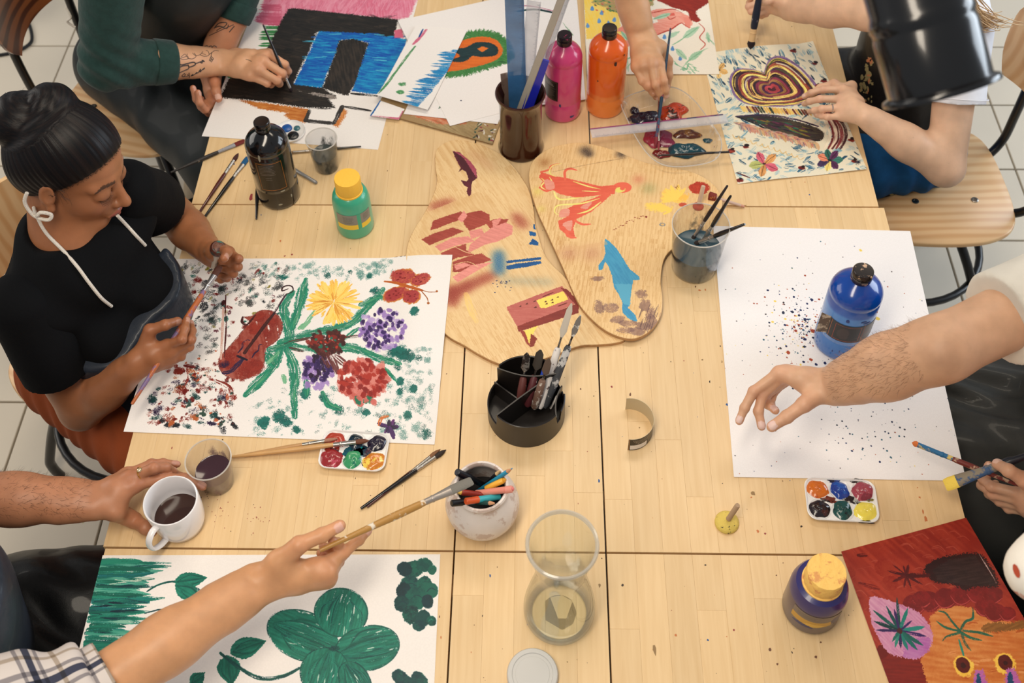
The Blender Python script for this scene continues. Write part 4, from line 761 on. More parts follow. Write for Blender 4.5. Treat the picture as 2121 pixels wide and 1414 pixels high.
# ---- two plywood palettes
def palettes():
    O1 = spline([(235, 90), (290, 40), (370, 25), (470, 45), (560, 80), (640, 130), (720, 220), (780, 320), (808, 430), (818, 520), (840, 600), (870, 690), (910, 750), (1000, 840), (1080, 960), (1160, 1070), (1250, 1140), (1340, 1190), (1290, 1215), (1180, 1226), (1080, 1232), (960, 1275), (880, 1305), (780, 1335), (690, 1347), (600, 1336), (500, 1290), (400, 1230), (300, 1172), (200, 1060), (110, 920), (62, 760), (65, 650), (100, 560), (150, 480), (190, 410), (225, 330), (240, 260), (230, 180)], 4, True)
    cv = Canvas([(830, 280), (1310, 280), (1330, 770), (820, 770)], TZ+0.0085, 1.75)
    grain(cv, (240, 212, 166), (216, 174, 120), 300, 420, 62, 1/30., 75, 12)
    rd, pk, mr = (168, 76, 62), (224, 150, 140), (96, 34, 50)
    def spray(pts, col, al=.6, soft=.3):
        for i in range(len(pts)-1):
            for t in np.linspace(0, 1, 9): x, y = pts[i][0]+(pts[i+1][0]-pts[i][0])*t, pts[i][1]+(pts[i+1][1]-pts[i][1])*t; spray1(x, y, 55, col, al*.35)
    def spray1(x, y, r, col, al, c=None):
        c = c or cv; m = c.m(ZA(x, y)); R = r*c.k/2.828; w = c.win([m], R*1.6)
        if w is None: return
        X, Y = w[4]-m[0], w[5]-m[1]; d = np.sqrt(X*X+Y*Y)/R; g = smp(NG, w[4]*1.6, w[5]*1.6); c.put(w, np.clip(np.exp(-d*d*2.2)*al*(.55+.9*g), 0, 1), _col(col))
    cvp = [(150, 470), (420, 370), (480, 470), (170, 640)]
    spray([(330, 930), (420, 880), (560, 820)], rd, .9); spray([(215, 420), (320, 390)], rd, .55); spray([(700, 470), (750, 530)], rd, .5); spray([(600, 690), (605, 800)], (30, 110, 170), .8); spray([(640, 850), (900, 860)], (90, 130, 150), .3); spray([(440, 100), (560, 190)], (214, 150, 110), .25)
    spray([(330, 900), (330, 980)], rd, .9)
    cv.poly(shift([(160, 460), (480, 330), (560, 400), (690, 530), (620, 600), (380, 700), (130, 600)], ZA), (236, 206, 160), (222, 184, 132), 1, 60, al=.75)
    for pts, c in (([(215, 500), (300, 470), (380, 445), (400, 470), (360, 500), (300, 520), (240, 545), (200, 555)], rd), ([(385, 465), (440, 450), (500, 440), (550, 465), (550, 500), (580, 490), (660, 490), (640, 520), (560, 560), (530, 520), (480, 540), (430, 560), (400, 520)], rd), ([(150, 610), (220, 575), (330, 540), (400, 560), (330, 590), (250, 620), (200, 645)], rd), ([(265, 690), (330, 660), (410, 635), (410, 670), (460, 700), (360, 715), (310, 740), (280, 720)], rd), ([(330, 740), (420, 710), (500, 690), (560, 730), (470, 760), (380, 800), (330, 800)], rd),
                   ([(480, 600), (560, 540), (640, 510), (685, 530), (680, 580), (600, 620), (520, 640), (420, 690), (430, 640)], pk), ([(230, 650), (330, 600), (420, 590), (460, 620), (340, 650), (260, 680)], pk), ([(360, 490), (400, 440), (420, 470), (390, 510)], pk), ([(560, 500), (620, 480), (600, 520), (570, 545)], pk), ([(430, 560), (500, 545), (520, 580), (440, 610)], pk), ([(330, 830), (440, 760), (570, 740), (480, 790), (360, 860)], pk), ([(340, 760), (400, 745), (440, 760), (350, 790)], pk)):
        cv.poly(shift(pts, ZA), c, tuple(min(255, v+18) for v in c), .8, 20)
    for pts in ([(340, 650), (430, 690), (520, 680)], [(210, 560), (330, 530), (430, 560)], [(330, 760), (420, 740), (480, 770)]): cv.stroke(shift(pts, ZA), 2.5, (238, 206, 160), None, .1)
    cv.poly(shift([(330, 92), (375, 100), (410, 150), (445, 190), (472, 215), (475, 250), (448, 270), (442, 300), (440, 345), (428, 360), (414, 330), (420, 305), (395, 290), (378, 262), (412, 270), (425, 255), (412, 215), (388, 200), (366, 215), (378, 190), (350, 140)], ZA), mr, (120, 44, 62), .5, 60)
    cv.poly(shift([(335, 90), (380, 105), (440, 155), (470, 200), (472, 250), (440, 200), (405, 140), (380, 120)], ZA), (196, 110, 130), (176, 80, 100), .6)
    cv.poly(shift([(345, 100), (380, 120), (415, 170), (445, 215), (450, 260), (425, 250), (408, 212), (370, 160)], ZA), mr, None, .6)
    bl = (20, 110, 168)
    for pts in ([(645, 735), (850, 712), (848, 728), (648, 748)], [(645, 765), (700, 752), (845, 735), (852, 750), (770, 770), (660, 786), (645, 780)], [(782, 560), (822, 570), (820, 590), (785, 588)], [(805, 520), (815, 520), (818, 550), (806, 550)], [(775, 635), (800, 605), (832, 625), (832, 645), (790, 640)]): cv.poly(shift(pts, ZA), bl, (10, 92, 150), .8)
    cv.poly(shift([(645, 1005), (800, 945), (970, 882), (1075, 975), (900, 1050), (710, 1120)], ZA), (206, 128, 118), (196, 112, 104), .7)
    cv.poly(shift([(1000, 900), (1075, 975), (1070, 1040), (720, 1150), (710, 1118), (1050, 990), (960, 890)], ZA), (158, 66, 54), (142, 54, 46), .7)
    cv.poly(shift([(822, 965), (980, 912), (1008, 960), (880, 1010), (845, 1010)], ZA), (250, 226, 120), None, .6); cv.poly(shift([(750, 1145), (830, 1115), (795, 1175), (780, 1230)], ZA), (250, 226, 120), None, .6); cv.poly(shift([(720, 1130), (755, 1150), (785, 1235), (765, 1220)], ZA), rd, None, .6); cv.poly(shift([(790, 1160), (825, 1190), (805, 1235), (780, 1240)], ZA), (150, 60, 44), None, .8)
    for x, y in ((725, 1000), (765, 985), (810, 970), (815, 1005), (875, 972), (912, 962), (945, 946), (880, 985), (915, 978)): cv.poly(shift([(x-8, y+5), (x+6, y-6), (x+9, y+4)], ZA), (110, 50, 40), None, .3)
    cv.stroke(shift([(860, 945), (920, 920)], ZA), 3, (130, 46, 40)); cv.stroke(shift([(950, 1000), (1000, 982)], ZA), 3, (130, 46, 40))
    cv.stroke(shift([(410, 930), (440, 1020), (470, 1090)], ZA), 16, (250, 216, 130), None, .2, al=.5)
    for k in range(20): cv.dab(ZA(U(560, 680), U(850, 920)), 1.2, 1, 0, (40, 60, 110))
    sl = slab('plywood_palette', cv, shift(O1, ZA), TZ+0.0002, TZ+0.0085, imgmat('palette_paint_a', cv.a, .45, .1), mat('ply_edge', (190, 146, 100), .6, var=.15, vscale=120), 'flat plywood board with red and pink stencils and a dark whale, under the other board', 'palette')
    O2 = spline([(778, 240), (790, 170), (830, 120), (900, 75), (990, 50), (1090, 42), (1190, 60), (1290, 90), (1370, 125), (1470, 160), (1600, 185), (1740, 215), (1840, 270), (1900, 340), (1912, 410), (1880, 490), (1800, 570), (1700, 620), (1620, 665), (1570, 730), (1552, 850), (1562, 950), (1556, 1040), (1520, 1110), (1470, 1160), (1400, 1190), (1330, 1185), (1240, 1150), (1160, 1090), (1080, 1000), (1030, 900), (980, 780), (930, 670), (880, 560), (830, 450), (792, 330)], 4, True)
    cw = Canvas([(1090, 285), (1505, 285), (1505, 705), (1085, 705)], TZ+0.0172, 1.75)
    grain(cw, (240, 210, 162), (204, 158, 100), 260, -160, 96, 1/17., 46, 11)
    for x, y, r in ((1110, 90, 60), (1320, 110, 50), (1130, 110, 40)): spray1(x, y, r, (70, 62, 60), .7, cw)
    for x, y, r, c, a in ((870, 160, 60, (170, 110, 60), .5), (1010, 690, 80, (190, 130, 110), .4), (1150, 690, 90, (190, 130, 110), .35), (1420, 260, 60, (210, 110, 90), .35), (1480, 310, 70, (150, 160, 110), .4), (830, 330, 50, (236, 226, 130), .5), (850, 430, 40, (236, 226, 130), .4)): spray1(x, y, r, c, a, cw)
    cr, lm, pn = (236, 124, 98), (236, 226, 132), (232, 160, 140)
    cw.dab(ZA(1325, 305), 20, 15, 0, cr, None, 0, soft=.06); cw.dab(ZA(1310, 318), 12, 8, -10, lm, None, 0, soft=.2); cw.dab(ZA(1325, 312), 5, 5, 0, cr)
    cw.poly(shift([(1290, 290), (1200, 298), (1100, 275), (1000, 250), (930, 240), (850, 215), (835, 245), (860, 270), (835, 310), (880, 335), (920, 320), (960, 345), (1060, 365), (1150, 355), (1220, 345), (1280, 345)], ZA), cr, (226, 110, 86), .8)
    cw.poly(shift([(1240, 330), (1150, 370), (1060, 400), (980, 440), (1000, 480), (950, 500), (960, 550), (1000, 580), (1050, 595), (1040, 540), (1060, 490), (1140, 450), (1200, 400), (1260, 350)], ZA), cr, (226, 110, 86), .8)
    for pts, w in (([(850, 215), (900, 200), (910, 180), (960, 165)], 7), ([(990, 260), (990, 210), (1020, 195), (1060, 205)], 7), ([(1000, 560), (1010, 590), (1055, 600)], 8), ([(1050, 500), (1090, 520), (1140, 520)], 7)): cw.stroke(shift(pts, ZA), w, cr, None, 0, taper=(1, .4))
    for pts, w in (([(970, 165), (915, 180), (900, 220), (940, 245)], 4), ([(850, 250), (870, 270), (850, 300), (880, 320)], 4), ([(900, 245), (930, 300)], 3.5), ([(925, 330), (960, 375), (1090, 362)], 6), ([(1040, 270), (1130, 300), (1200, 315)], 4), ([(1190, 370), (1080, 400), (950, 410), (930, 450), (970, 475)], 5), ([(1200, 390), (1130, 440), (1060, 460)], 5), ([(1090, 325), (1190, 330)], 3.5)): cw.stroke(shift(pts, ZA), w, lm, (246, 238, 160), 0, taper=(.5, .2))
    for pts in ([(870, 260), (920, 270), (925, 310), (880, 315)], [(960, 440), (1010, 430), (1010, 470), (960, 480)], [(975, 520), (1030, 500), (1020, 560)], [(1080, 420), (1150, 385), (1120, 430)]): cw.poly(shift(pts, ZA), pn, (236, 176, 160), .8, smooth=True)
    cw.poly(shift([(1225, 605), (1250, 620), (1290, 660), (1330, 720), (1370, 785), (1427, 828), (1425, 845), (1388, 848), (1380, 900), (1372, 960), (1360, 1010), (1402, 1050), (1415, 1088), (1395, 1090), (1360, 1070), (1330, 1040), (1325, 1010), (1328, 980), (1305, 930), (1278, 890), (1265, 820), (1248, 770), (1225, 740), (1208, 785), (1188, 790), (1183, 762), (1215, 725), (1228, 690), (1220, 640)], ZA), (86, 172, 206), (70, 156, 196), .5, 60)
    cw.poly(shift([(1280, 870), (1380, 870), (1370, 1000), (1330, 985)], ZA), (104, 182, 210), None, 1)
    for x, y, rx, ry in ((1190, 1005, 9, 19), (1255, 1005, 14, 12), (1300, 1075, 14, 8), (1370, 1100, 20, 8), (1455, 1000, 12, 16), (1350, 1140, 18, 7), (1500, 1090, 12, 20), (1460, 1120, 18, 10), (1430, 930, 12, 12), (1180, 840, 12, 6), (1415, 1150, 16, 8), (1490, 1040, 8, 14)): cw.dab(ZA(x, y), rx, ry, U(-10, 10), (150, 116, 112), (120, 90, 92), .08, .6, soft=.3)
    for k in range(26): x, y = U(1420, 1530), U(1040, 1170); cw.stroke(shift([(x, y), (x+20, y-60)], ZA), 3, (110, 84, 84), None, .5, al=.7)
    ye = (252, 218, 116)
    cw.dab(ZA(1640, 365), 24, 18, 10, ye, (248, 200, 100), 0, soft=.6)
    for a in (200, 225, 250, 180, 165, 310, 280): t = math.radians(a); cw.stroke(shift([(1640, 370), (1640+85*math.cos(t), 370+80*math.sin(t))], ZA), 11, ye, None, .05, taper=(1, .4))
    cw.dab(ZA(1545, 425), 24, 10, 10, ye, None, .05, soft=.6); cw.stroke(shift([(1500, 410), (1560, 420), (1600, 440), (1570, 460)], ZA), 10, ye, None, .05)
    cw.dab(ZA(1650, 305), 9, 7, 0, (150, 90, 50), None, .5); cw.dab(ZA(1680, 405), 8, 5, 0, (206, 100, 70)); cw.dab(ZA(1560, 522), 8, 6, 0, (120, 130, 150), None, .1, .7); cw.dab(ZA(1560, 522), 3.5, 2.5, 0, (226, 190, 130))
    cw.dab(ZA(1778, 308), 21, 16, 0, (206, 84, 52), (180, 62, 36), 0, soft=.2)
    for k in range(16): cw.dab(ZA(1280+k*11+U(-4, 4), 545-k*5+U(-10, 10)), U(.8, 2), 1, 0, (150, 60, 40))
    cw.dab(ZA(1466, 478), 2.5, 3, 0, (140, 40, 30)); cw.stroke(shift([(918, 214), (1130, 170), (1345, 132)], ZA), 1.2, (120, 84, 56), None, .1)
    cw.poly(shift([(930, 670), (1230, 620), (1240, 640), (940, 685)], ZA), (226, 186, 140), None, 1, al=.5)
    slab('plywood_palette', cw, shift(O2, ZA), TZ+0.0088, TZ+0.0172, imgmat('palette_paint_b', cw.a, .42, .1), MATS['ply_edge'], 'oval plywood board stencilled with a coral squid and a blue dolphin, lying on top', 'palette')
palettes()
# ================================================================== bottles, cups and tools on the table
def zmat(name, stops, rough=0.25, coat=0.3, trans=0.0, var=None):
    """plastic whose colour depends on the fill level inside (object z)"""
    m = bpy.data.materials.new(name); m.use_nodes = True; nt = m.node_tree; N, L = nt.nodes, nt.links; b = N['Principled BSDF']
    tc = N.new('ShaderNodeTexCoord'); sp = N.new('ShaderNodeSeparateXYZ'); L.new(tc.outputs['Object'], sp.inputs[0])
    nz = N.new('ShaderNodeTexNoise'); nz.inputs['Scale'].default_value = 22; L.new(tc.outputs['Object'], nz.inputs['Vector'])
    ad = N.new('ShaderNodeMath'); ad.operation = 'MULTIPLY_ADD'; ad.inputs[1].default_value = 0.012; L.new(nz.outputs[0], ad.inputs[0]); L.new(sp.outputs['Z'], ad.inputs[2])
    mu = N.new('ShaderNodeMath'); mu.operation = 'MULTIPLY'; mu.inputs[1].default_value = 4.0; L.new(ad.outputs[0], mu.inputs[0])
    r = N.new('ShaderNodeValToRGB'); el = r.color_ramp.elements
    while len(el) < len(stops): el.new(0.5)
    for e, (z, c) in zip(el, stops): e.position = z*4; e.color = lin(c)+(1,)
    L.new(mu.outputs[0], r.inputs[0]); L.new(r.outputs[0], b.inputs['Base Color']); b.inputs['Roughness'].default_value = rough; b.inputs['Coat Weight'].default_value = coat; b.inputs['Coat Roughness'].default_value = .06
    return m
def patch(name, R, a0, a1, z0, z1, material, parent, off=0.0005, n=14, R1=None, th=0.0003):
    """label wrapped on a round body; angles in degrees"""
    v, f, uv = [], [], []
    for j, z in enumerate((z0, z1)):
        for i in range(n+1):
            a = math.radians(a0+(a1-a0)*i/n); r = (R if j == 0 or R1 is None else R1)+off; v.append((r*math.cos(a), r*math.sin(a), z))
    for i in range(n): f.append((i, i+1, n+2+i, n+1+i)); uv.append([(i/n, 0), ((i+1)/n, 0), ((i+1)/n, 1), (i/n, 1)])
    me = bpy.data.meshes.new(name); me.from_pydata(v, [], f); me.materials.append(material)
    ul = me.uv_layers.new(); ul.data.foreach_set('uv', [c for q in uv for p in q for c in p]); me.polygons.foreach_set('use_smooth', [True]*len(f)); me.update()
    o = bpy.data.objects.new(name, me); return link(o, parent)
def label_art(name, w, h, bg, frame=None, lines=None, boxes=(), blobs=(), rough=.4):
    a = np.empty((h, w, 3), np.float32); a[:] = _col(bg); r = np.random.default_rng(len(name)*7)
    for (x0, y0, x1, y1, c) in boxes: a[int(y0*h):int(y1*h), int(x0*w):int(x1*w)] = _col(c)
    if frame:
        c, m = frame; t = max(1, int(h*.012)); x0, x1, y0, y1 = int(w*m), int(w*(1-m)), int(h*m), int(h*(1-m))
        a[y0:y0+t, x0:x1] = _col(c); a[y1-t:y1, x0:x1] = _col(c); a[y0:y1, x0:x0+t] = _col(c); a[y0:y1, x1-t:x1] = _col(c)
    for (x0, y0, x1, y1, n, c) in (lines or []):         # rows of fine print
        for k in range(n):
            y = int((y0+(y1-y0)*(k+.2)/n)*h); t = max(1, int((y1-y0)/n*h*.45)); x = int(x0*w); xe = int((x0+(x1-x0)*r.uniform(.6, 1))*w)
            while x < xe: l = r.integers(1, 4)*max(1, int(w*.006)); a[y:y+t, x:x+l] = _col(c); x += l+max(1, int(w*.006))
    for (x, y, rx, ry, c) in blobs:
        Y, X = np.mgrid[0:h, 0:w]; mk = ((X/w-x)/rx)**2+((Y/h-y)/ry)**2+(smp(NO, X*2., Y*2.)-.5)*.8 < 1; a[mk] = _col(c)
    return imgmat(name, a, rough, .2)
def drips(parent, R, spots, material, name='paint_drip'):
    for a, z, w, h in spots:
        mb = MB(); t = math.radians(a); c = Vector((R*math.cos(t), R*math.sin(t), z)); nrm = Vector((math.cos(t), math.sin(t), 0)); tn = Vector((-nrm.y, nrm.x, 0)); up = Vector((0, 0, 1))
        ring = []; n = 9
        for k in range(n):
            b = 6.283*k/n; ring.append(tuple(c+tn*(w*math.cos(b)*RND.uniform(.7, 1.1))+up*(h*math.sin(b)*RND.uniform(.7, 1.1))+nrm*0.0002))
        mb.add(ring+[tuple(c+nrm*0.0012)], [(k, (k+1) % n, n) for k in range(n)]).build(name, material, parent)
def bottle(label, px, R, h, body, cap, group, capr=0.0165, neckz=None, rot=0):
    t = thing('paint_bottle', label, 'bottle', P(*px)); sh = h-0.062
    pr = [(R*.80, 0), (R*.93, .002), (R*.985, .006), (R, .012), (R, .052), (R*.982, .0545), (R*.982, .0565), (R, .059), (R, sh-.012), (R*.975, sh-.009), (R*.975, sh-.006), (R, sh-.003), (R*.985, sh+.003), (R*.93, sh+.011), (R*.80, sh+.020), (R*.62, sh+.0275), (R*.45, sh+.033), (capr*.95, sh+.036), (capr*.92, sh+.042)]
    MB().add(*lathe(pr, 48)).build('body', body, t)
    cz = sh+.037
    cp = [(capr*1.02, cz), (capr*1.05, cz+.002), (capr*1.03, cz+.012), (capr*.96, cz+.0125), (capr*.96, cz+.014), (capr*1.04, cz+.0145), (capr*1.02, h-.002), (capr*.93, h), (capr*.7, h-.0003)]
    mb = MB().add(*lathe(cp, 32)); mb.add(*xform_m(box(-.006, .006, -.0025, .0025, 0, .004), Matrix.Translation((0, -capr*1.05, cz+.010)))); mb.build('cap', cap, t); return t
def xform_m(vf, M_): return xform(vf[0], M_), vf[1]
capk = mat('cap_black', (26, 22, 22), .28, coat=.4, dirt=(150, 90, 60), dscale=70, dlo=.66)
G1 = 'litre bottles of poster paint'
b = bottle('orange paint bottle with a stained black cap beside the magenta bottle', (1252, 221), .0448, .247, zmat('orange_body', [(0, (244, 138, 58)), (.074, (240, 132, 54)), (.082, (232, 104, 22)), (.25, (216, 86, 12))], .22, .5), capk, G1)
drips(b, .0448, [(-70, .175, .004, .007), (-40, .19, .003, .003), (-120, .12, .002, .003)], mat('drip_dark', (60, 34, 28), .4))
b = bottle('magenta paint bottle with a black label beside the brown vase', (1165, 231), .0425, .241, zmat('pink_body', [(0, (216, 74, 130)), (.16, (206, 62, 120)), (.25, (186, 52, 104))], .24, .5), mat('cap_black_b', (30, 20, 26), .3, dirt=(206, 60, 116), dscale=50, dlo=.6), G1)
patch('label', .0425, 180, 252, .072, .132, label_art('magenta_label', 240, 200, (26, 22, 26), ((150, 110, 90), .05), [(.12, .12, .9, .3, 3, (190, 180, 180)), (.12, .36, .9, .85, 8, (110, 100, 104))]), b)
drips(b, .0425, [(-60, .02, .006, .004), (-100, .06, .003, .006)], mat('drip_navy', (40, 60, 110), .4))
bk = bottle('glossy black paint bottle with a gold outlined label at the table edge', (580, 405), .0465, .236, mat('black_body', (14, 13, 14), .14, coat=.6), mat('cap_black_c', (16, 15, 16), .2, coat=.5, dirt=(120, 116, 114), dscale=80, dlo=.70), G1, .0165)
patch('label', .0465, -120, -42, .064, .158, label_art('black_label', 300, 330, (15, 14, 15), ((206, 130, 50), .06), [(.14, .12, .7, .45, 7, (120, 112, 106)), (.3, .5, .55, .62, 2, (110, 104, 100))], rough=.2), bk)
drips(bk, .0465, [(-75, .022, .006, .003), (-60, .062, .006, .003), (-40, .035, .002, .005), (-100, .17, .003, .012)], mat('drip_grey', (150, 146, 130), .4))
bl = bottle('blue paint bottle with a peeling black label on the splattered white sheet', (1736, 706), .0500, .233, zmat('blue_body', [(0, (26, 92, 168)), (.09, (50, 120, 196)), (.145, (60, 128, 204)), (.152, (10, 84, 176)), (.19, (0, 66, 160)), (.25, (0, 56, 150))], .2, .6), mat('cap_stained', (36, 28, 26), .25, coat=.4, dirt=(206, 170, 140), dscale=60, dlo=.56), G1, .019)
patch('label', .0500, -146, -28, .068, .122, label_art('blue_label_art', 420, 190, (36, 30, 28), None, [(.68, .12, .96, .8, 9, (150, 140, 132)), (.70, .5, .8, .55, 1, (190, 70, 50))], [(.03, 0, .04, 1, (190, 120, 70)), (.12, .1, .6, .115, (190, 84, 50)), (.12, .1, .128, .95, (190, 84, 50)), (.6, .1, .608, .9, (190, 84, 50)), (.12, .93, .6, .945, (190, 84, 50)), (.66, 0, .668, 1, (190, 84, 50))], [(.3, .5, .12, .3, (70, 54, 46))]), bl)
flap = MB(); fv = []
for j, z in enumerate((.07, .124)):
    for i in range(6):
        a = math.radians(-146-i*.8); r = .0503+.0009*i**1.9; fv.append((r*math.cos(a)-.001*i, r*math.sin(a)+.0005*i, z+.0008*i*i*(1 if j else .5)))
flap.add(fv, [(i, i+1, 7+i, 6+i) for i in range(5)]); flap.build('label_flap', mat('label_paper', (110, 92, 76), .6, dirt=(206, 192, 170), dscale=60, dlo=.5), bl)
drips(bl, .0500, [(-80, .046, .0035, .005), (-60, .05, .003, .003), (-110, .135, .004, .006), (-75, .135, .007, .003), (-66, .128, .009, .004), (-95, .03, .001, .006), (-105, .035, .001, .005), (-85, .02, .001, .007), (-120, .03, .0012, .005), (-70, .03, .001, .006), (-57, .04, .001, .006)], mat('drip_blue', (16, 50, 120), .35))
drips(bl, .0500, [(-72, .050, .004, .005), (-40, .145, .0015, .003)], mat('drip_orange', (214, 104, 50), .4))
def jar(label, px, R, h, body, capcol, capR, labart, la0, la1, lz0, lz1, nf=16):
    t = thing('acrylic_bottle', label, 'bottle', P(*px)); sh = h-.062
    MB().add(*lathe([(R*.82, 0), (R*.96, .003), (R, .009), (R, sh-.006), (R*.98, sh), (R*.94, sh+.009), (R*.86, sh+.018), (capR*.92, sh+.024), (capR*.9, sh+.034)], 44)).build('body', body, t)
    v, f = [], []; cz = sh+.026
    pr = [(capR*.98, cz), (capR, cz+.003), (capR, h-.003), (capR*.97, h), (capR*.5, h+.0006)]
    for r, z in pr:
        for i in range(nf*3): a = 6.283*i/(nf*3); q = r*(1.0-.012*(1-(i % 3 > 0))); v.append((q*math.cos(a), q*math.sin(a), z))
    n = nf*3
    for j in range(len(pr)-1):
        for i in range(n): k = (i+1) % n; f.append((j*n+i, j*n+k, (j+1)*n+k, (j+1)*n+i))
    f.append(tuple(range(n-1, -1, -1))); f.append(tuple((len(pr)-1)*n+i for i in range(n)))
    MB().add(v, f).build('cap', capcol, t, sharp=25); MB().add(*lathe([(capR*1.0, cz-.006), (capR*1.05, cz-.005), (capR*1.05, cz-.001), (capR*.95, cz)], nf*3)).build('cap_ring', capcol, t)
    patch('label', R, la0, la1, lz0, lz1, labart, t); return t
jar('small green paint bottle with a yellow screw cap on the table seam', (737, 468), .0405, .158, zmat('green_jar', [(0, (72, 176, 140)), (.06, (64, 170, 134)), (.25, (50, 150, 120))], .3, .3), mat('cap_yellow', (244, 190, 66), .5, dirt=(186, 130, 30), dscale=60, dlo=.72, bump=.2, bscale=200), .0275,
    label_art('green_label', 360, 200, (150, 146, 136), None, [(.2, .12, .5, .6, 7, (90, 90, 86)), (.75, .1, .95, .5, 5, (90, 90, 86))], [(0, .68, 1, 1, (240, 206, 70)), (.58, 0, .68, 1, (80, 178, 144))]), -135, -20, .036, .082)
jar('purple paint bottle with a thickly daubed yellow cap beside the red painting', (1677, 1258), .0475, .150, zmat('purple_jar', [(0, (66, 52, 72)), (.085, (70, 56, 78)), (.09, (46, 42, 104)), (.25, (40, 38, 100))], .3, .3), mat('cap_yellow_daubed', (250, 204, 112), .6, dirt=(224, 160, 96), dscale=40, dlo=.55, bump=.6, bscale=90), .0315,
    label_art('purple_label', 360, 200, (132, 120, 112), None, [(.1, .1, .6, .35, 4, (90, 84, 84))], [(0, .45, .8, .8, (206, 166, 70)), (.86, 0, 1, 1, (60, 48, 76))], [(.9, .5, .12, .3, (46, 50, 110)), (.5, .75, .2, .12, (226, 190, 90)), (.25, .95, .2, .12, (40, 56, 120))]), -150, -45, .030, .078)
# ---- cups of paint water
def smear_glass(name, col, lo=.55, scale=26, zfade=True):
    m = glass(name, (250, 250, 250)); nt = m.node_tree; N, L = nt.nodes, nt.links; out = N['Material Output']; base = out.inputs[0].links[0].from_socket
    d = N.new('ShaderNodeBsdfDiffuse'); d.inputs[0].default_value = lin(col)+(1,); tc = N.new('ShaderNodeTexCoord')
    mp = N.new('ShaderNodeMapping'); mp.inputs['Scale'].default_value = (1, 1, .45); L.new(tc.outputs['Object'], mp.inputs[0])
    nz = N.new('ShaderNodeTexNoise'); nz.inputs['Scale'].default_value = scale; nz.inputs['Detail'].default_value = 8; nz.inputs['Roughness'].default_value = .7; L.new(mp.outputs[0], nz.inputs['Vector'])
    r = N.new('ShaderNodeMapRange'); r.inputs['From Min'].default_value = lo; r.inputs['From Max'].default_value = lo+.12; r.inputs['To Min'].default_value = .05; r.inputs['To Max'].default_value = .85; L.new(nz.outputs[0], r.inputs[0])
    mx = N.new('ShaderNodeMixShader'); L.new(r.outputs[0], mx.inputs[0]); L.new(base, mx.inputs[1]); L.new(d.outputs[0], mx.inputs[2]); L.new(mx.outputs[0], out.inputs[0]); return m
def cup(label, px, r0, r1, h, fill, wcol, smear, group='plastic cups of paint water', mscale=26, lo=.55):
    t = thing('plastic_cup', label, 'cup', P(*px)); R = lambda z: r0+(r1-r0)*z/h
    MB().add(*lathe([(r0*.94, .0), (r0, .003), (R(h*.5), h*.5), (r1, h), (r1+.0012, h+.0006), (r1-.0006, h+.0012), (r1-.0016, h-.001), (R(h*.5)-.0014, h*.5), (r0-.0018, .003)], 48, cap=False)).build('cup_wall', smear_glass('cup_'+px_name(px), smear, lo, mscale), t)
    MB().add(*lathe([(r1-.0006, h-.0006), (r1+.0016, h), (r1+.0016, h+.0012), (r1-.0006, h+.0016)], 48, cap=False)).build('rim', mat('cup_rim', (214, 208, 200), .2, alpha=.55), t)
    zf = h*fill
    MB().add(*lathe([(r0*.9, .001), (r0-.002, .003), (R(zf)-.002, zf), (R(zf)-.0035, zf-.0008)], 48)).build('paint_water', mat('water_'+px_name(px), wcol, .12, coat=.4), t)
    return t
def px_name(p): return 'a%d' % int(p[0])
cup('small plastic cup of grey paint water behind the black bottle', (677, 346), .0265, .0345, .092, .50, (66, 72, 70), (70, 74, 72))
cup('large plastic cup of teal paint water holding three brushes', (1437, 552), .0470, .0575, .137, .46, (52, 80, 92), (34, 60, 78), mscale=20, lo=.57)
cup('plastic cup of purple paint water beside the white mug', (452, 998), .0290, .0400, .086, .50, (60, 34, 42), (150, 120, 120), mscale=24, lo=.58)
# ---- mug of coffee
def mug():
    t = thing('coffee_mug', 'white coffee mug half full of black coffee held by a hand with a gold ring', 'mug', P(377, 1082)); R, h = .0475, .088
    wm = mat('porcelain', (238, 236, 238), .16, coat=.5)
    MB().add(*lathe([(.030, 0), (.036, .0015), (.0415, .007), (.0445, .020), (.0465, .045), (R, h-.002), (R-.001, h), (R-.0028, h+.0004), (R-.0042, h-.002), (.0425, .045), (.040, .020), (.034, .010), (0.004, .009)], 56)).build('cup_body', wm, t)
    MB().add(*lathe([(.004, .030), (.0412, .030), (.0412, .0303), (.004, .0304)], 48)).build('coffee', mat('coffee', (52, 24, 10), .08, coat=.5), t)
    a = math.radians(-112); u = Vector((math.cos(a), math.sin(a), 0)); pts = [u*.0445+Vector((0, 0, .074)), u*.058+Vector((0, 0, .078)), u*.071+Vector((0, 0, .070)), u*.075+Vector((0, 0, .054)), u*.070+Vector((0, 0, .037)), u*.058+Vector((0, 0, .024)), u*.044+Vector((0, 0, .018))]
    MB().add(*tube(spline(pts, 6), [(.0062, .0040)]*37, 12)).build('handle', wm, t)
mug()
# ---- white ceramic pot with pens
def pot():
    t = thing('ceramic_pot', 'round white ceramic pot full of pens on the table seam', 'pot', P(1001, 1068)); cm = mat('stoneware_white', (228, 218, 212), .42, coat=.25, var=.08, vscale=14, dirt=(204, 184, 174), dscale=30, dlo=.52)
    MB().add(*lathe([(.030, 0), (.042, .002), (.055, .016), (.063, .036), (.0652, .052), (.0625, .070), (.056, .088), (.0485, .100), (.0465, .106), (.0485, .113), (.0465, .117), (.0430, .117), (.0405, .112), (.042, .104), (.052, .088), (.056, .060), (.050, .02), (.01, .012)], 56)).build('pot_body', cm, t)
    MB().add(*lathe([(.0465, .1005), (.0475, .1025), (.0465, .1045), (.0455, .1025)], 56, cap=False)).build('ridge', cm, t)
    MB().add(*lathe([(.005, .05), (.051, .05), (.051, .0505), (.005, .051)], 32)).build('shade_disc', mat('pot_shade', (22, 18, 18), .6), t)  # added near-black disc: shade down in the pot put into colour
    return t
pot()
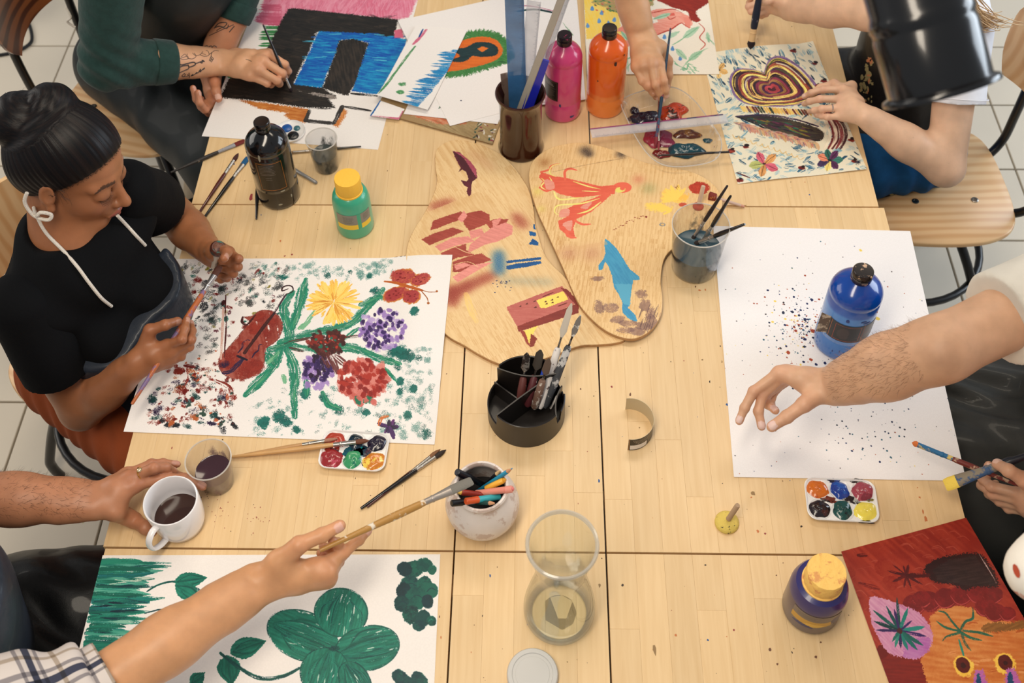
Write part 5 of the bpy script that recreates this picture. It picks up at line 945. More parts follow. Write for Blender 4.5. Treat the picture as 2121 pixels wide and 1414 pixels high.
def pen(name, label, cat, p0, p1, r, segs, group=None):
    """stick tool from p0 (bottom) to p1: segs = [(name, t0, t1, r0, r1, material)]"""
    p0, p1 = Vector(p0), Vector(p1); t = thing(name, label, cat, p0, 0, group); L = (p1-p0)
    for nm, a, b, ra, rb, m in segs:
        e = min(.0012, abs(b-a)*L.length*.2)/L.length
        pts = [L*a, L*(a+e), L*(b-e), L*b]; MB().add(*tube(pts, [ra*r*.8, ra*r, rb*r, rb*r*.8], 12)).build(nm, m, t)
    return t
K = lambda n, c, **k: mat(n, c, k.pop('rough', .35), **k)
blk, tealc = K('pen_black', (18, 18, 22)), K('pen_teal', (60, 170, 180))
pb = P(1001, 1068); pz = lambda x, y, z: P(x, y, TZ+z)
def in_pot(x0, y0, x1, y1, z1, z0=.06): return pz(x0, y0, z0), pz(x1, y1, z1)
pen('marker', 'black marker with round cap leaning to the left in the white pot', 'marker', *in_pot(1012, 1008, 946, 977, .128), .0058, [('barrel', 0, .6, 1, 1, blk), ('cap', .58, 1, 1.12, 1.1, K('pen_navy', (14, 18, 28)))])
pen('pencil', 'teal blue pencil with sharpened end up in the white pot', 'pencil', *in_pot(985, 1020, 1062, 969, .150), .0038, [('shaft', 0, .86, 1, 1, K('pencil_blue', (38, 140, 176))), ('sharpened_wood', .86, .96, 1, .45, K('pencil_wood', (206, 150, 110))), ('lead', .96, 1, .4, .15, K('pencil_tip', (120, 160, 190)))])
pen('felt_pen', 'salmon pink felt pen lying across the white pot', 'pen', *in_pot(985, 1022, 1064, 1012, .126, .10), .0058, [('barrel', 0, .8, 1, 1, K('pen_salmon', (226, 140, 122))), ('cap', .78, .97, 1.08, 1.06, K('pen_salmon_b', (232, 150, 134))), ('cap_end', .97, 1, .6, .5, K('pen_rose', (226, 120, 120)))])
pen('marker', 'black capped pen poking out low at left of the white pot', 'marker', *in_pot(1000, 1036, 935, 1042, .126, .10), .0054, [('barrel', 0, .55, 1, 1, tealc), ('cap', .53, 1, 1.1, 1.08, blk)])
pen('felt_pen', 'teal felt pen with an orange end in front in the white pot', 'pen', *in_pot(1035, 1028, 964, 1038, .132, .10), .0056, [('barrel', 0, .64, 1, 1, tealc), ('end_cap', .62, 1, 1.08, 1.05, K('pen_orange', (216, 88, 40)))])
pen('pencil', 'dark green pencil with a blunt wooden tip in the white pot', 'pencil', *in_pot(975, 1040, 1024, 1042, .126, .10), .0038, [('shaft', 0, .78, 1, 1, K('pencil_green', (32, 70, 66))), ('sharpened_wood', .78, 1, 1, .5, MATS['pencil_wood'])])
pen('crayon', 'yellow crayon half hidden behind the blue pencil in the white pot', 'crayon', *in_pot(1006, 1012, 1048, 992, .122, .10), .0052, [('barrel', 0, .88, 1, 1, K('crayon_yellow', (240, 180, 62))), ('tip', .88, 1, .9, .4, K('crayon_yellow_b', (226, 160, 50)))])
pen('crayon', 'dark red crayon leaning left in the white pot', 'crayon', *in_pot(1010, 1026, 946, 1018, .124, .10), .0052, [('barrel', 0, .85, 1, 1, K('crayon_red', (150, 44, 30))), ('tip', .85, 1, .9, .45, K('crayon_tip_yellow', (246, 200, 90)))])
pen('pencil', 'black pencil with bare wood tip at the back of the white pot', 'pencil', *in_pot(1000, 1010, 1036, 974, .128), .0038, [('shaft', 0, .8, 1, 1, blk), ('sharpened_wood', .8, 1, 1, .4, K('pencil_pale', (224, 190, 140)))])
# ---- brown vase with rulers
def vase():
    t = thing('stoneware_vase', 'tall glazed brown stoneware vase holding plastic rulers', 'vase', P(1079, 304)); gm = mat('brown_glaze', (52, 22, 11), .14, coat=.5, var=.25, vscale=12, dirt=(96, 48, 24), dscale=9, dlo=.66)
    MB().add(*lathe([(.046, 0), (.0515, .002), (.0525, .007), (.050, .014), (.048, .03), (.0475, .10), (.048, .135), (.0495, .152), (.0545, .166), (.0565, .1715), (.0555, .1745), (.052, .174), (.048, .162), (.0435, .145), (.042, .1), (.042, .02), (.01, .015)], 56)).build('vase_body', gm, t)
vase()
def ruler(label, p0, p1, w, th, up, m, ticks=None, tickmat=None, edge=None):
    p0, p1 = Vector(p0), Vector(p1); t = thing('ruler', label, 'ruler', p0); d = p1-p0; L = d.length; d.normalize(); up = Vector(up); s = d.cross(up).normalized(); nn = s.cross(d)
    Mx = Matrix(((d.x, s.x, nn.x, 0), (d.y, s.y, nn.y, 0), (d.z, s.z, nn.z, 0), (0, 0, 0, 1)))
    MB().add(*xform_m(box(0, L, -w/2, w/2, 0, th, th*.3), Mx)).build('blade', m, t, smooth=False)
    if ticks:
        mb = MB(); k = 0; x = .008
        while x < L-.006: l = w*(.28 if k % 10 == 0 else .2 if k % 5 == 0 else .13); mb.add(*xform_m(box(x, x+.0004, w/2-l, w/2-.0005, th, th+.0001), Mx)); x += ticks; k += 1
        mb.build('graduations', tickmat, t, smooth=False)['kind'] = 'stuff'
    if edge: MB().add(*xform_m(box(0, L*.98, -w/2-.0006, -w/2+.0022, th*.2, th+.0008, .0005), Mx)).build('paint_edge', edge, t, smooth=False)
    return t
clr = mat('ruler_clear', (214, 216, 224), .18, alpha=.42, coat=.3, var=.1, vscale=30); rb = mat('ruler_blue', (70, 126, 182), .2, alpha=.72, coat=.3, var=.3, vscale=14); ink = mat('ruler_ink', (40, 60, 90), .5)
vb = P(1079, 304); vp = lambda dx, dy, z: vb+Vector((dx, dy, z))
ruler('blue tinted clear ruler standing at left in the brown vase', vp(-.005, .015, .03), vp(-.012, .050, .42), .040, .003, (0, -1, .1), rb, .0020, ink)
ruler('clear plastic ruler standing upright behind others in the brown vase', vp(.004, .022, .03), vp(.030, .058, .385), .030, .0025, (-.2, -1, .1), clr, .0020, ink)
ruler('long narrow grey ruler leaning right in the brown vase', vp(-.028, -.012, .03), vp(.100, .035, .455), .016, .004, (-.5, -1, .2), mat('ruler_grey', (170, 162, 150), .3, coat=.3))
ruler('thin clear triangular scale leaning right in the brown vase', vp(-.010, .0, .03), vp(.098, .055, .41), .022, .003, (-.4, -1, .2), clr, .0020, ink)
ruler('short deep blue ruler leaning right in the brown vase', vp(-.012, -.02, .03), vp(.052, .012, .262), .024, .003, (-.2, -1, .2), mat('ruler_deep_blue', (32, 40, 168), .25, coat=.4))
ruler('square tipped translucent set square piece in the brown vase', vp(-.022, .016, .03), vp(-.030, .036, .20), .030, .0025, (.3, -1, .1), smear_glass('ruler_smoke', (120, 100, 90), .3, 20))
ruler('clear ruler with paint stained edge lying across the paint tub', P(1224, 277, TZ+.034), P(1506, 246, TZ+.036), .028, .0025, (0, 0, 1), clr, .0020, ink, mat('ruler_paint', (150, 60, 110), .4, dirt=(30, 30, 90), dscale=14, dlo=.5))
# ---- clear tub of mixed paint
def tub():
    o_px = [(1288, 214), (1298, 200), (1330, 188), (1366, 180), (1402, 182), (1436, 205), (1466, 244), (1492, 286), (1488, 318), (1462, 335), (1395, 342), (1354, 327), (1322, 288), (1300, 244)]
    h = .036; c = P(1392, 262); t = thing('paint_tub', 'clear plastic tub of mixed wet paint blobs under the painting hand', 'tub', c)
    o = spline([(P(x, y, TZ+h)-c).to_tuple() for x, y in o_px], 4, True); o = [(p[0], p[1]) for p in o]; n = len(o)
    cx, cy = sum(p[0] for p in o)/n, sum(p[1] for p in o)/n
    def ring(s, z, dz=0): return [(cx+(x-cx)*s, cy+(y-cy)*s, z) for x, y in o]
    rings = [ring(.80, .0012), ring(.84, .004), ring(.93, h-.003), ring(.94, h), ring(1.0, h+.001), ring(1.015, h-.003), ring(1.0, h-.0005)]
    v = [p for r in rings for p in r]; f = [(j*n+i, j*n+(i+1) % n, (j+1)*n+(i+1) % n, (j+1)*n+i) for j in range(len(rings)-1) for i in range(n)]; f.append(tuple(range(n-1, -1, -1)))
    MB().add(v, f).build('tub_wall', smear_glass('tub_plastic', (226, 220, 214), .60, 14), t)
    rr = MB(); ed = ring(1.015, h-.003); rr.add(*tube(ed+ed[:1], .0013, 6, cap=False)); rr.build('rim', mat('tub_rim', (224, 220, 214), .2, alpha=.6), t)
    def blob(nm, px, rx, ry, hh, m, seed):
        rx, ry, hh = rx*1.18, ry*1.2, hh*1.2; p = P(*px, TZ+.004)-c; r = random.Random(seed); v, f = [], []; n = 26; lv = 7
        ph = [r.uniform(0, 6.28) for _ in range(4)]
        for j in range(lv):
            q = j/(lv-1); z = hh*(1-q*q)**.6
            for i in range(n):
                a = 6.283*i/n; k = 1+.16*math.sin(2*a+ph[0])+.1*math.sin(3*a+ph[1])+.08*math.sin(5*a+ph[2])
                v.append((p.x+rx*q*k*math.cos(a), p.y+ry*q*k*math.sin(a), .0022+z*(1+.28*math.sin(7*q*3+2*a+ph[3])*(q > 0))))
        for j in range(lv-1):
            for i in range(n): k = (i+1) % n; f.append((j*n+i, (j+1)*n+i, (j+1)*n+k, j*n+k))
        MB().add(v, f).build('paint_blob', m, t, sharp=0)
    wet = lambda n, c, d=None: mat(n, c, .12, coat=.6, bump=.7, bscale=60, dirt=d, dscale=40, dlo=.56)
    blob('a', (1336, 245), .028, .020, .012, wet('wet_purple', (34, 22, 40)), 1); blob('b', (1314, 230), .009, .008, .010, MATS['wet_purple'], 9)
    blob('c', (1393, 232), .030, .024, .012, wet('wet_red', (188, 62, 24), (60, 24, 16)), 2); blob('d', (1424, 277), .024, .014, .006, wet('wet_brown', (90, 40, 24), (140, 90, 30)), 3)
    blob('e', (1420, 312), .032, .020, .013, wet('wet_teal', (12, 62, 74)), 4); blob('f', (1372, 285), .026, .022, .005, wet('wet_plum', (120, 34, 64), (60, 20, 60)), 5); blob('g', (1352, 285), .020, .022, .004, wet('wet_crimson', (150, 36, 56), (90, 20, 40)), 6); blob('h', (1370, 318), .016, .012, .005, wet('wet_darkred', (110, 24, 20)), 7); blob('k', (1466, 290), .008, .007, .003, MATS['wet_teal'], 8)
tub()
# ---- black desk organiser
def organiser():
    c = P(1090, 855); t = thing('desk_organiser', 'round black plastic desk organiser with stepped compartments', 'organiser', c); R = .0735; m = mat('black_plastic', (30, 25, 23), .38, coat=.08); n = 96
    def top(a):      # wall height by angle: tall at the far side and the near side, low on the left and right flanks
        d = math.degrees(a) % 360
        def bump_(c0, w, hi): x = abs((d-c0+180) % 360-180); return hi*min(1, max(0, (w-x)/5.0))
        return max(.040, bump_(88, 52, .088), bump_(272, 52, .074), bump_(350, 22, .062))
    v, f = [], []
    for k, (r, lvl) in enumerate(((R, 0), (R, 1), (R-.0014, 2), (R-.003, 1), (R-.003, 3))):
        for i in range(n):
            a = 6.283185*i/n; z = {0: 0.0, 1: top(a)-.0008, 2: top(a), 3: .006}[lvl]; v.append((r*math.cos(a), r*math.sin(a), z))
    for k in range(4):
        for i in range(n): j = (i+1) % n; f.append((k*n+i, k*n+j, (k+1)*n+j, (k+1)*n+i))
    f.append(tuple(range(n-1, -1, -1))); f.append(tuple(4*n+i for i in range(n)))
    MB().add(v, f).build('outer_wall', m, t, sharp=50)
    def divider(a0, a1, h, r0=R-.002, r1=R-.002, bow=0.0):
        p0, p1 = Vector((r0*math.cos(math.radians(a0)), r0*math.sin(math.radians(a0)), 0)), Vector((r1*math.cos(math.radians(a1)), r1*math.sin(math.radians(a1)), 0)); d = (p1-p0).normalized(); s = Vector((-d.y, d.x, 0)); mb = MB(); k = 10; pv = []
        for i in range(k+1):
            q = p0.lerp(p1, i/k)+s*bow*math.sin(math.pi*i/k)
            for sx, z in ((-.0013, .004), (-.0013, h), (.0013, h), (.0013, .004)): pv.append(tuple(q+s*sx+Vector((0, 0, z))))
        fc = [(i*4+a, i*4+(a+1) % 4, i*4+4+(a+1) % 4, i*4+4+a) for i in range(k) for a in range(4)]+[(3, 2, 1, 0), (k*4, k*4+1, k*4+2, k*4+3)]
        mb.add(pv, fc); mb.build('divider', m, t, smooth=False)
    divider(222, 38, .074, bow=.002); divider(140, 30, .086, bow=-.012); divider(322, 20, .060, bow=.006); divider(148, 190, .050, r1=.012)
organiser()
def tool(label, name, p0, p1, handle, segs, cat='palette knife'):
    return pen(name, label, cat, p0, p1, .005, segs)
ob = P(1090, 855); op = lambda x, y, z: P(x, y, TZ+z)
steel = mat('steel_tool', (150, 140, 128), .28, metal=.85, dirt=(70, 60, 54), dscale=60, dlo=.5); crust = mat('crusted_handle', (60, 62, 66), .6, dirt=(190, 188, 186), dscale=40, dlo=.55); whi = mat('crusted_white', (226, 220, 216), .55, dirt=(90, 70, 70), dscale=50, dlo=.6); redh = mat('red_handle', (92, 44, 40), .5, dirt=(190, 160, 150), dscale=50, dlo=.58)
def knife(label, p0, p1, m, bw=.009, blade=True, L2=.45, bm=None):
    p0, p1 = Vector(p0), Vector(p1); t = thing('palette_knife', label, 'palette knife', p0); d = p1-p0
    MB().add(*tube([d*0, d*.04, d*.3, d*(1-L2-.03), d*(1-L2)], [.004, .0076, .0084, .0070, .0048], 10)).build('handle', m, t)
    if blade:
        MB().add(*tube([d*(1-L2-.01), d*(1-L2+.08), d*(1-L2+.1)], [.0022, .0020, .0022], 8)).build('shank', steel, t)
        v, f = tube([d*(1-L2+.09), d*(1-L2+.16), d*(.93), d*1.0], [(.002, .0008), (bw, .0008), (bw*.85, .0007), (bw*.2, .0005)], 10); MB().add(v, f).build('blade', bm or steel, t)
    return t
knife('tall palette knife with a thickly crusted grey handle and pale tip in the black organiser', op(1128, 844, .030), op(1203, 652, .165), crust, .006, L2=.33, bm=mat('crust_blade', (110, 104, 98), .6, dirt=(200, 196, 190), dscale=60, dlo=.5))
knife('palette knife with white smeared handle and long bent blade in the black organiser', op(1118, 846, .030), op(1184, 628, .170), whi, .007, L2=.42, bm=mat('pale_blade', (190, 180, 166), .5))
knife('palette knife with a brown crusted handle and narrow rusty blade in the organiser', op(1106, 846, .034), op(1138, 742, .128), mat('brown_crust', (116, 88, 74), .6, dirt=(206, 196, 186), dscale=60, dlo=.5), .008, L2=.42, bm=mat('rusty_blade', (92, 74, 62), .5))
knife('short palette knife with dark red handle and shiny round steel blade in the organiser', op(1076, 840, .034), op(1092, 730, .118), redh, .008, L2=.45)
knife('palette knife with dark diamond blade in the middle of the organiser', op(1092, 842, .034), op(1120, 724, .122), mat('maroon_handle', (84, 36, 40), .45, dirt=(200, 180, 176), dscale=40, dlo=.6), .009, L2=.45, bm=mat('dark_blade', (74, 66, 58), .35, metal=.5))
pen('pen', 'bright blue pen cap standing behind knives in the organiser', 'pen', op(1108, 830, .02), op(1126, 765, .075), .005, [('barrel', 0, 1, 1, .7, K('pen_bright_blue', (30, 70, 190)))])
pen('scraper', 'thin crusted loop tool at right side of the black organiser', 'tool', op(1140, 846, .012), op(1158, 812, .045), .0024, [('shaft', 0, .8, 1, 1, whi), ('tip', .8, 1, 1.2, .5, steel)])
# ---- carafe
def carafe():
    t = thing('glass_carafe', 'clear empty glass carafe with a flared rim near the table seam', 'carafe', P(1158, 1268)); gm = glass('clear_glass', (250, 252, 250), .01, 1.5)
    out = [(.030, 0.0), (.050, .0005), (.0575, .006), (.0600, .020), (.0585, .045), (.0520, .085), (.0445, .125), (.0400, .158), (.0398, .178), (.0430, .205), (.0490, .240), (.0545, .268), (.0550, .2705)]
    inn = [(.0528, .2712), (.0515, .268), (.0462, .240), (.0404, .205), (.0372, .178), (.0374, .158), (.0418, .125), (.0492, .085), (.0555, .045), (.0568, .022), (.053, .013), (.030, .011), (.004, .0105)]
    MB().add(*lathe(spl2(out)+spl2(inn), 72, cap=True)).build('glass_body', gm, t)
    MB().add(*lathe([(.0502, .2665), (.0548, .2665), (.0564, .2695), (.0550, .2735), (.0520, .2742), (.0499, .2715), (.0497, .2685)], 72, cap=False)).build('rim', mat('glass_rim', (206, 200, 190), .05, coat=1, alpha=.45), t)
    MB().add(*lathe([(.046, .0012), (.0555, .0025), (.0590, .010), (.0582, .012), (.054, .0055), (.046, .0035)], 72, cap=False)).build('thick_base', mat('glass_base', (224, 218, 208), .04, coat=1, alpha=.14), t)
def spl2(p): return [tuple(q) for q in spline(p, 3)]
carafe()
def lid():
    t = thing('jar_lid', 'round translucent white plastic lid at the near table edge', 'lid', P(1103, 1400)); m = mat('milky_plastic', (214, 212, 208), .4, alpha=.92)
    MB().add(*lathe([(.0405, 0), (.0418, .001), (.0418, .010), (.040, .0125), (.037, .013), (.0335, .0128), (.0325, .0112), (.028, .0112), (.0275, .0118), (.004, .0118)], 48)).build('lid_top', m, t)
lid()
# ---- curled label, half a cylinder standing on edge
def curled():
    c = P(1304, 889); t = thing('peeled_label', 'curled bottle label standing on edge, pale inside and black outside', 'label', c); R, h = .0440, .040; n = 28; a0, a1 = 98, -98
    v = []
    for rr in (R, R-.0006):
        for z in (0, h):
            for i in range(n+1):
                a = math.radians(a0+(a1-a0)*i/n); v.append((rr*math.cos(a)*.98, rr*math.sin(a), z))
    N = n+1; fo = [(i, N+i, N+i+1, i+1) for i in range(n)]; fi = [(2*N+i, 2*N+i+1, 3*N+i+1, 3*N+i) for i in range(n)]; ft = [(N+i, 3*N+i, 3*N+i+1, N+i+1) for i in range(n)]+[(i, i+1, 2*N+i+1, 2*N+i) for i in range(n)]+[(0, 2*N, 3*N, N), (n, N+n, 3*N+n, 2*N+n)]
    art = label_art('curl_art', 700, 160, (34, 28, 24), None, [(.72, .12, .96, .5, 4, (170, 160, 150)), (.1, .2, .5, .7, 5, (120, 110, 100))], [(0, 0, .008, 1, (190, 140, 80)), (.985, 0, .992, 1, (200, 150, 90)), (.70, 0, .705, 1, (190, 140, 80)), (.74, .55, .975, .93, (240, 236, 232))])
    me = bpy.data.meshes.new('label_band'); me.from_pydata(v, [], fo+fi+ft); me.materials.append(art); me.materials.append(mat('label_back', (206, 190, 156), .5)); ul = me.uv_layers.new()
    for k, pl in enumerate(me.polygons):
        pl.material_index = 0 if k < n else 1; pl.use_smooth = True
        for li in pl.loop_indices: vi = me.loops[li].vertex_index % (2*N); ul.data[li].uv = ((vi % N)/n, vi//N)
    me.set_sharp_from_angle(angle=.6); me.update(); link(bpy.data.objects.new('label_band', me), t)
curled()
# ---- sponge daubers
def dauber(label, base, top, rs, scol, stick, squash=.55):
    p0 = Vector(base); t = thing('sponge_dauber', label, 'dauber', p0); d = Vector(top)-p0; v, f = [], []; n = 24; pr = [(.9, 0), (1, .15), (1, .4), (.85, .75), (.5, .97), (.1, 1)]
    MB().add(*lathe([(rs*a, rs*squash*b_) for a, b_ in pr], n)).build('sponge', scol, t)
    MB().add(*tube([d*.12+Vector((0, 0, rs*squash*.7)), d*.5+Vector((0, 0, rs*squash*.3)), d*.97, d], [.0048, .0048, .0048, .0042], 12)).build('handle', stick, t); return t
dw = mat('dowel', (176, 148, 120), .7, dirt=(120, 96, 84), dscale=60, dlo=.6)
dauber('yellow black speckled sponge dauber with wooden stick on the right table leaf', P(1505, 1083), P(1528, 1046, TZ+.058), .0215, mat('sponge_yellow', (222, 196, 100), .9, bump=.5, bscale=200, dirt=(40, 34, 50), dscale=150, dlo=.60), dw)
dauber('sponge dauber with pale wooden stick standing behind the large water cup', P(1446, 428, TZ+.0176), P(1457, 385, TZ+.066), .012, mat('sponge_red', (186, 84, 60), .9, bump=.4, bscale=200), mat('dowel_pale', (206, 176, 150), .7))
pen('foam_brush', 'foam tipped stick brush with a pale pink handle lying along the far seam', 'brush', P(1468, 405, TZ+.0215), P(1542, 428, TZ+.0045), .0048, [('foam_tip', 0, .2, 2.1, 2.0, mat('foam_red', (122, 44, 34), .8, dirt=(200, 130, 60), dscale=60, dlo=.6)), ('handle', .2, .9, .8, .7, mat('handle_pale', (206, 176, 160), .5)), ('handle_end', .9, 1, .7, .5, mat('handle_rose', (206, 150, 130), .5))])
# ---- paint palettes with six wells
def wellpal(label, corners, cols, h=.014, smear=None, seed=3):
    q = [P(x, y, TZ+h) for x, y in corners]; c = (q[0]+q[1]+q[2]+q[3])/4; c.z = TZ; ux = ((q[1]-q[0])+(q[2]-q[3]))/2; w = ux.length; uy = ((q[0]-q[3])+(q[1]-q[2]))/2; hh = uy.length
    t = thing('well_palette', label, 'palette', c, math.atan2(ux.y, ux.x)); pm = mat('palette_white', (240, 238, 236), .3, coat=.2)
    def rr(s, z, r): return [(x, y, z) for x, y in rrect(-w/2*s, w/2*s, -hh/2*s, hh/2*s, r)]
    rings = [rr(.88, 0, .016), rr(.90, .001, .016), rr(.985, h-.003, .018), rr(1, h-.002, .018), rr(1.0, h-.0005, .018), rr(.985, h, .0175), rr(.95, h-.001, .017), rr(.93, h-.0035, .016)]
    n = len(rings[0]); v = [p for r in rings for p in r]; f = [(j*n+i, j*n+(i+1) % n, (j+1)*n+(i+1) % n, (j+1)*n+i) for j in range(len(rings)-1) for i in range(n)]; f += [tuple(range(n-1, -1, -1)), tuple((len(rings)-1)*n+i for i in range(n))]
    MB().add(v, f).build('tray', pm, t, sharp=50)
    rn = random.Random(seed); sx, sy = w/3.15, hh/2.15
    for k, (col, col2, s) in enumerate(cols):
        x, y = (k % 3-1)*sx, (.5-k//3)*sy; r = min(sx, sy)*.46
        MB().add(*lathe([(r*1.0, h-.0034), (r*1.12, h-.0022), (r*1.16, h-.0030), (r*1.18, h-.0034)], 28, (x, y), cap=False)).build('well_rim', pm, t)
        m = mat('wet_%d_%d_%d' % col, col, .14, coat=.6, bump=.5, bscale=70, dirt=col2, dscale=45, dlo=.55); n2, lv = 22, 6; v, f = [], []; ph = [rn.uniform(0, 6.28) for _ in range(3)]
        for j in range(lv):
            q_ = j/(lv-1)
            for i in range(n2): a = 6.283*i/n2; kk = 1+.10*math.sin(2*a+ph[0])+.06*math.sin(5*a+ph[1]); v.append((x+r*s*q_*kk*math.cos(a), y+r*s*q_*kk*math.sin(a), h-.0036+.0055*(1-q_*q_)**.5*(1+.25*math.sin(9*q_+a*2+ph[2]))))
        for j in range(lv-1):
            for i in range(n2): i2 = (i+1) % n2; f.append((j*n2+i, (j+1)*n2+i, (j+1)*n2+i2, j*n2+i2))
        MB().add(v, f).build('paint_blob', m, t, sharp=0)
    for (x, y, rx, ry, col, col2) in (smear or []):
        m = mat('smear_%d_%d_%d' % col, col, .2, coat=.5, bump=.4, bscale=90, dirt=col2, dscale=70, dlo=.5); n2 = 20; ph = rn.uniform(0, 6); v = [(x*w/2+rx*w/2*(1+.3*math.sin(3*a+ph)+.2*math.sin(7*a))*math.cos(a), y*hh/2+ry*hh/2*(1+.25*math.cos(4*a+ph))*math.sin(a), h-.0031) for a in np.linspace(0, 6.283, n2+1)[:-1]]
        v += [(p[0]*.9+x*w/2*.1, p[1]*.9+y*hh/2*.1, h-.0022) for p in v]; MB().add(v, [(i, (i+1) % n2, n2+(i+1) % n2, n2+i) for i in range(n2)]+[tuple(n2+i for i in range(n2))]).build('paint_smear', m, t)
wellpal('white six well palette with smeared paint under the natural wood brushes', [(671, 889), (806, 896), (798, 978), (657, 966)], [((176, 60, 40), (130, 34, 24), 1.15), ((18, 44, 62), (10, 30, 40), .95), ((34, 26, 46), (20, 16, 30), 1.05), ((150, 40, 44), (186, 70, 90), 1.25), ((60, 150, 100), (30, 110, 90), 1.1), ((206, 124, 44), (246, 214, 90), 1.2)],
        smear=[(.0, .0, .30, .36, (14, 84, 100), (20, 50, 66)), (.35, .0, .26, .3, (24, 50, 66), (60, 20, 40)), (-.62, -.02, .22, .3, (140, 44, 34), (60, 30, 40)), (.1, .12, .2, .2, (30, 140, 140), (12, 90, 110)), (.45, -.6, .14, .2, (40, 44, 40), None)])
wellpal('white six well palette with blue, pink and yellow paint near the red painting', [(1670, 988), (1815, 994), (1820, 1083), (1668, 1073)], [((214, 112, 36), (190, 84, 20), 1.1), ((24, 60, 150), (40, 90, 180), 1.0), ((166, 70, 84), (130, 44, 60), 1.15), ((34, 22, 24), (70, 30, 26), 1.05), ((22, 74, 70), (12, 40, 44), 1.05), ((244, 224, 90), None, 1.15)],
        smear=[(.0, .55, .18, .3, (30, 28, 34), (30, 60, 120)), (-.33, .0, .22, .16, (110, 50, 40), (30, 24, 26)), (.3, .05, .24, .2, (34, 28, 34), (190, 190, 184)), (-.15, .9, .16, .12, (24, 60, 140), (20, 24, 50)), (.55, .95, .2, .14, (36, 26, 30), None), (.62, -.95, .2, .08, (34, 30, 28), None), (.8, .1, .1, .1, (150, 140, 50), (60, 30, 40))])
def daisy():
    c = P(602, 276); t = thing('mixing_dish', 'small white mixing dish with blue and black paint behind the black bottle', 'palette', c); R = .036
    MB().add(*lathe([(R*.8, 0), (R*.95, .003), (R, .009), (R*.97, .0095), (R*.9, .006), (R*.8, .004), (.003, .0035)], 36)).build('dish', MATS['palette_white'], t)
    for x, y, r, col in ((-.010, .012, .013, (20, 84, 160)), (.008, -.012, .014, (20, 22, 24)), (.014, .012, .008, (60, 110, 120)), (-.018, -.006, .007, (206, 206, 214)), (-.006, -.022, .007, (70, 90, 60))):
        MB().add(*lathe([(r, .0045), (r*.9, .007), (r*.6, .0085), (r*.05, .009)], 20, (x, y))).build('paint_blob', mat('dish_%d_%d_%d' % col, col, .15, coat=.5, bump=.5, bscale=120), t)
daisy()
# ---- brushes
ferr = mat('ferrule', (190, 184, 176), .25, metal=.9, dirt=(90, 80, 80), dscale=60, dlo=.68)
def brush(label, tip, end, r, hm, bm, kind='round', fr=ferr, lens=(.025, .04), name='paintbrush', extra=None, n=12):
    """tip and end are points; head at tip"""
    tip, end = Vector(tip), Vector(end); t = thing(name, label, 'brush', end); d = tip-end; L = d.length; a = 1-lens[0]/L; b_ = a-lens[1]/L
    MB().add(*tube([d*0, d*.01, d*.25, d*(b_*.72), d*(b_*.93), d*b_], [r*.45, r*.6, r*.85, r*1.15, r*1.05, r*.85], n)).build('handle', hm, t)
    w = (r*1.5, r*.8) if kind == 'flat' else (r*1.0, r*1.0)
    MB().add(*tube([d*(b_-.002/L), d*(b_+.3*(a-b_)), d*a], [(r*.92, r*.92), (r*.95, r*.95), w], n)).build('ferrule', fr, t)
    MB().add(*tube([d*(b_+.22*(a-b_)), d*(b_+.24*(a-b_)), d*(b_+.30*(a-b_)), d*(b_+.32*(a-b_))], [r*.95, r*1.06, r*1.06, r*.97], n)).build('ferrule_crimp', fr, t)
    if kind == 'flat': MB().add(*tube([d*(a-.001/L), d*(a+.6*(1-a)), d*.99, d], [(r*1.5, r*.75), (r*1.55, r*.7), (r*1.4, r*.4), (r*1.2, r*.2)], n)).build('bristles', bm, t)
    else: MB().add(*tube([d*(a-.001/L), d*(a+.35*(1-a)), d*(a+.7*(1-a)), d], [r*.95, r*1.2, r*.85, r*.12], n)).build('bristles', bm, t)
    return t
lac = mat('lacquer_black', (22, 18, 18), .2, coat=.6); lbr = mat('lacquer_brown', (84, 28, 20), .2, coat=.6); nat = mat('natural_wood', (206, 160, 104), .4, coat=.2, var=.1, vscale=30); bb = lambda n, c: mat(n, c, .7, bump=.4, bscale=300)
T0 = TZ+.0045
brush('black handled brush with red blue tip overhanging the table edge', P(507, 291, T0), P(354, 357, T0+.002), .0042, mat('worn_black', (50, 46, 44), .5, dirt=(120, 110, 100), dscale=40, dlo=.6), bb('bristle_red', (110, 34, 30)), 'flat', mat('ferrule_paint', (150, 150, 156), .4, dirt=(40, 80, 140), dscale=60, dlo=.56))
brush('brown lacquered round brush left of the black bottle', P(494, 317, T0), P(412, 441, T0), .0042, lbr, bb('bristle_brown', (70, 34, 32)))
brush('black flat brush with blue bristles left of the black bottle', P(514, 325, T0), P(421, 453, T0), .0042, lac, bb('bristle_blue', (20, 84, 130)), 'flat')
brush('black handle sticking out in front of the black bottle', P(534, 345, T0), P(531, 454, T0), .0038, lac, bb('bristle_dark', (50, 40, 36)))
pen('graphite_pencil', 'silver grey pencil stub to the right of the black bottle', 'pencil', P(600, 345, T0), P(656, 379, T0), .0042, [('shaft', 0, .97, 1, 1, mat('silver_paint', (150, 148, 146), .35, metal=.4)), ('end', .97, 1, .9, .8, mat('silver_end', (120, 118, 116), .4))])
brush('slim black brush lying behind the grey water cup', P(585, 317, T0), P(748, 303, T0), .0030, lac, bb('bristle_tan', (140, 110, 80)))
brush('black round brush with splayed bristles near the white pot', P(924, 931, T0), P(747, 1053, T0), .0042, lac, bb('bristle_dark', (50, 40, 36)))
brush('brown round brush lying beside its black twin near the white pot', P(912, 930, T0), P(760, 1050, T0-.0008), .0038, mat('lacquer_redbrown', (74, 30, 20), .2, coat=.6), bb('bristle_tan2', (130, 90, 60)))
brush('natural wood brush with brown bristles resting on the six well palette', P(765, 912, TZ+.022), P(479, 946, T0+.001), .0044, nat, bb('bristle_rust', (112, 66, 48)))
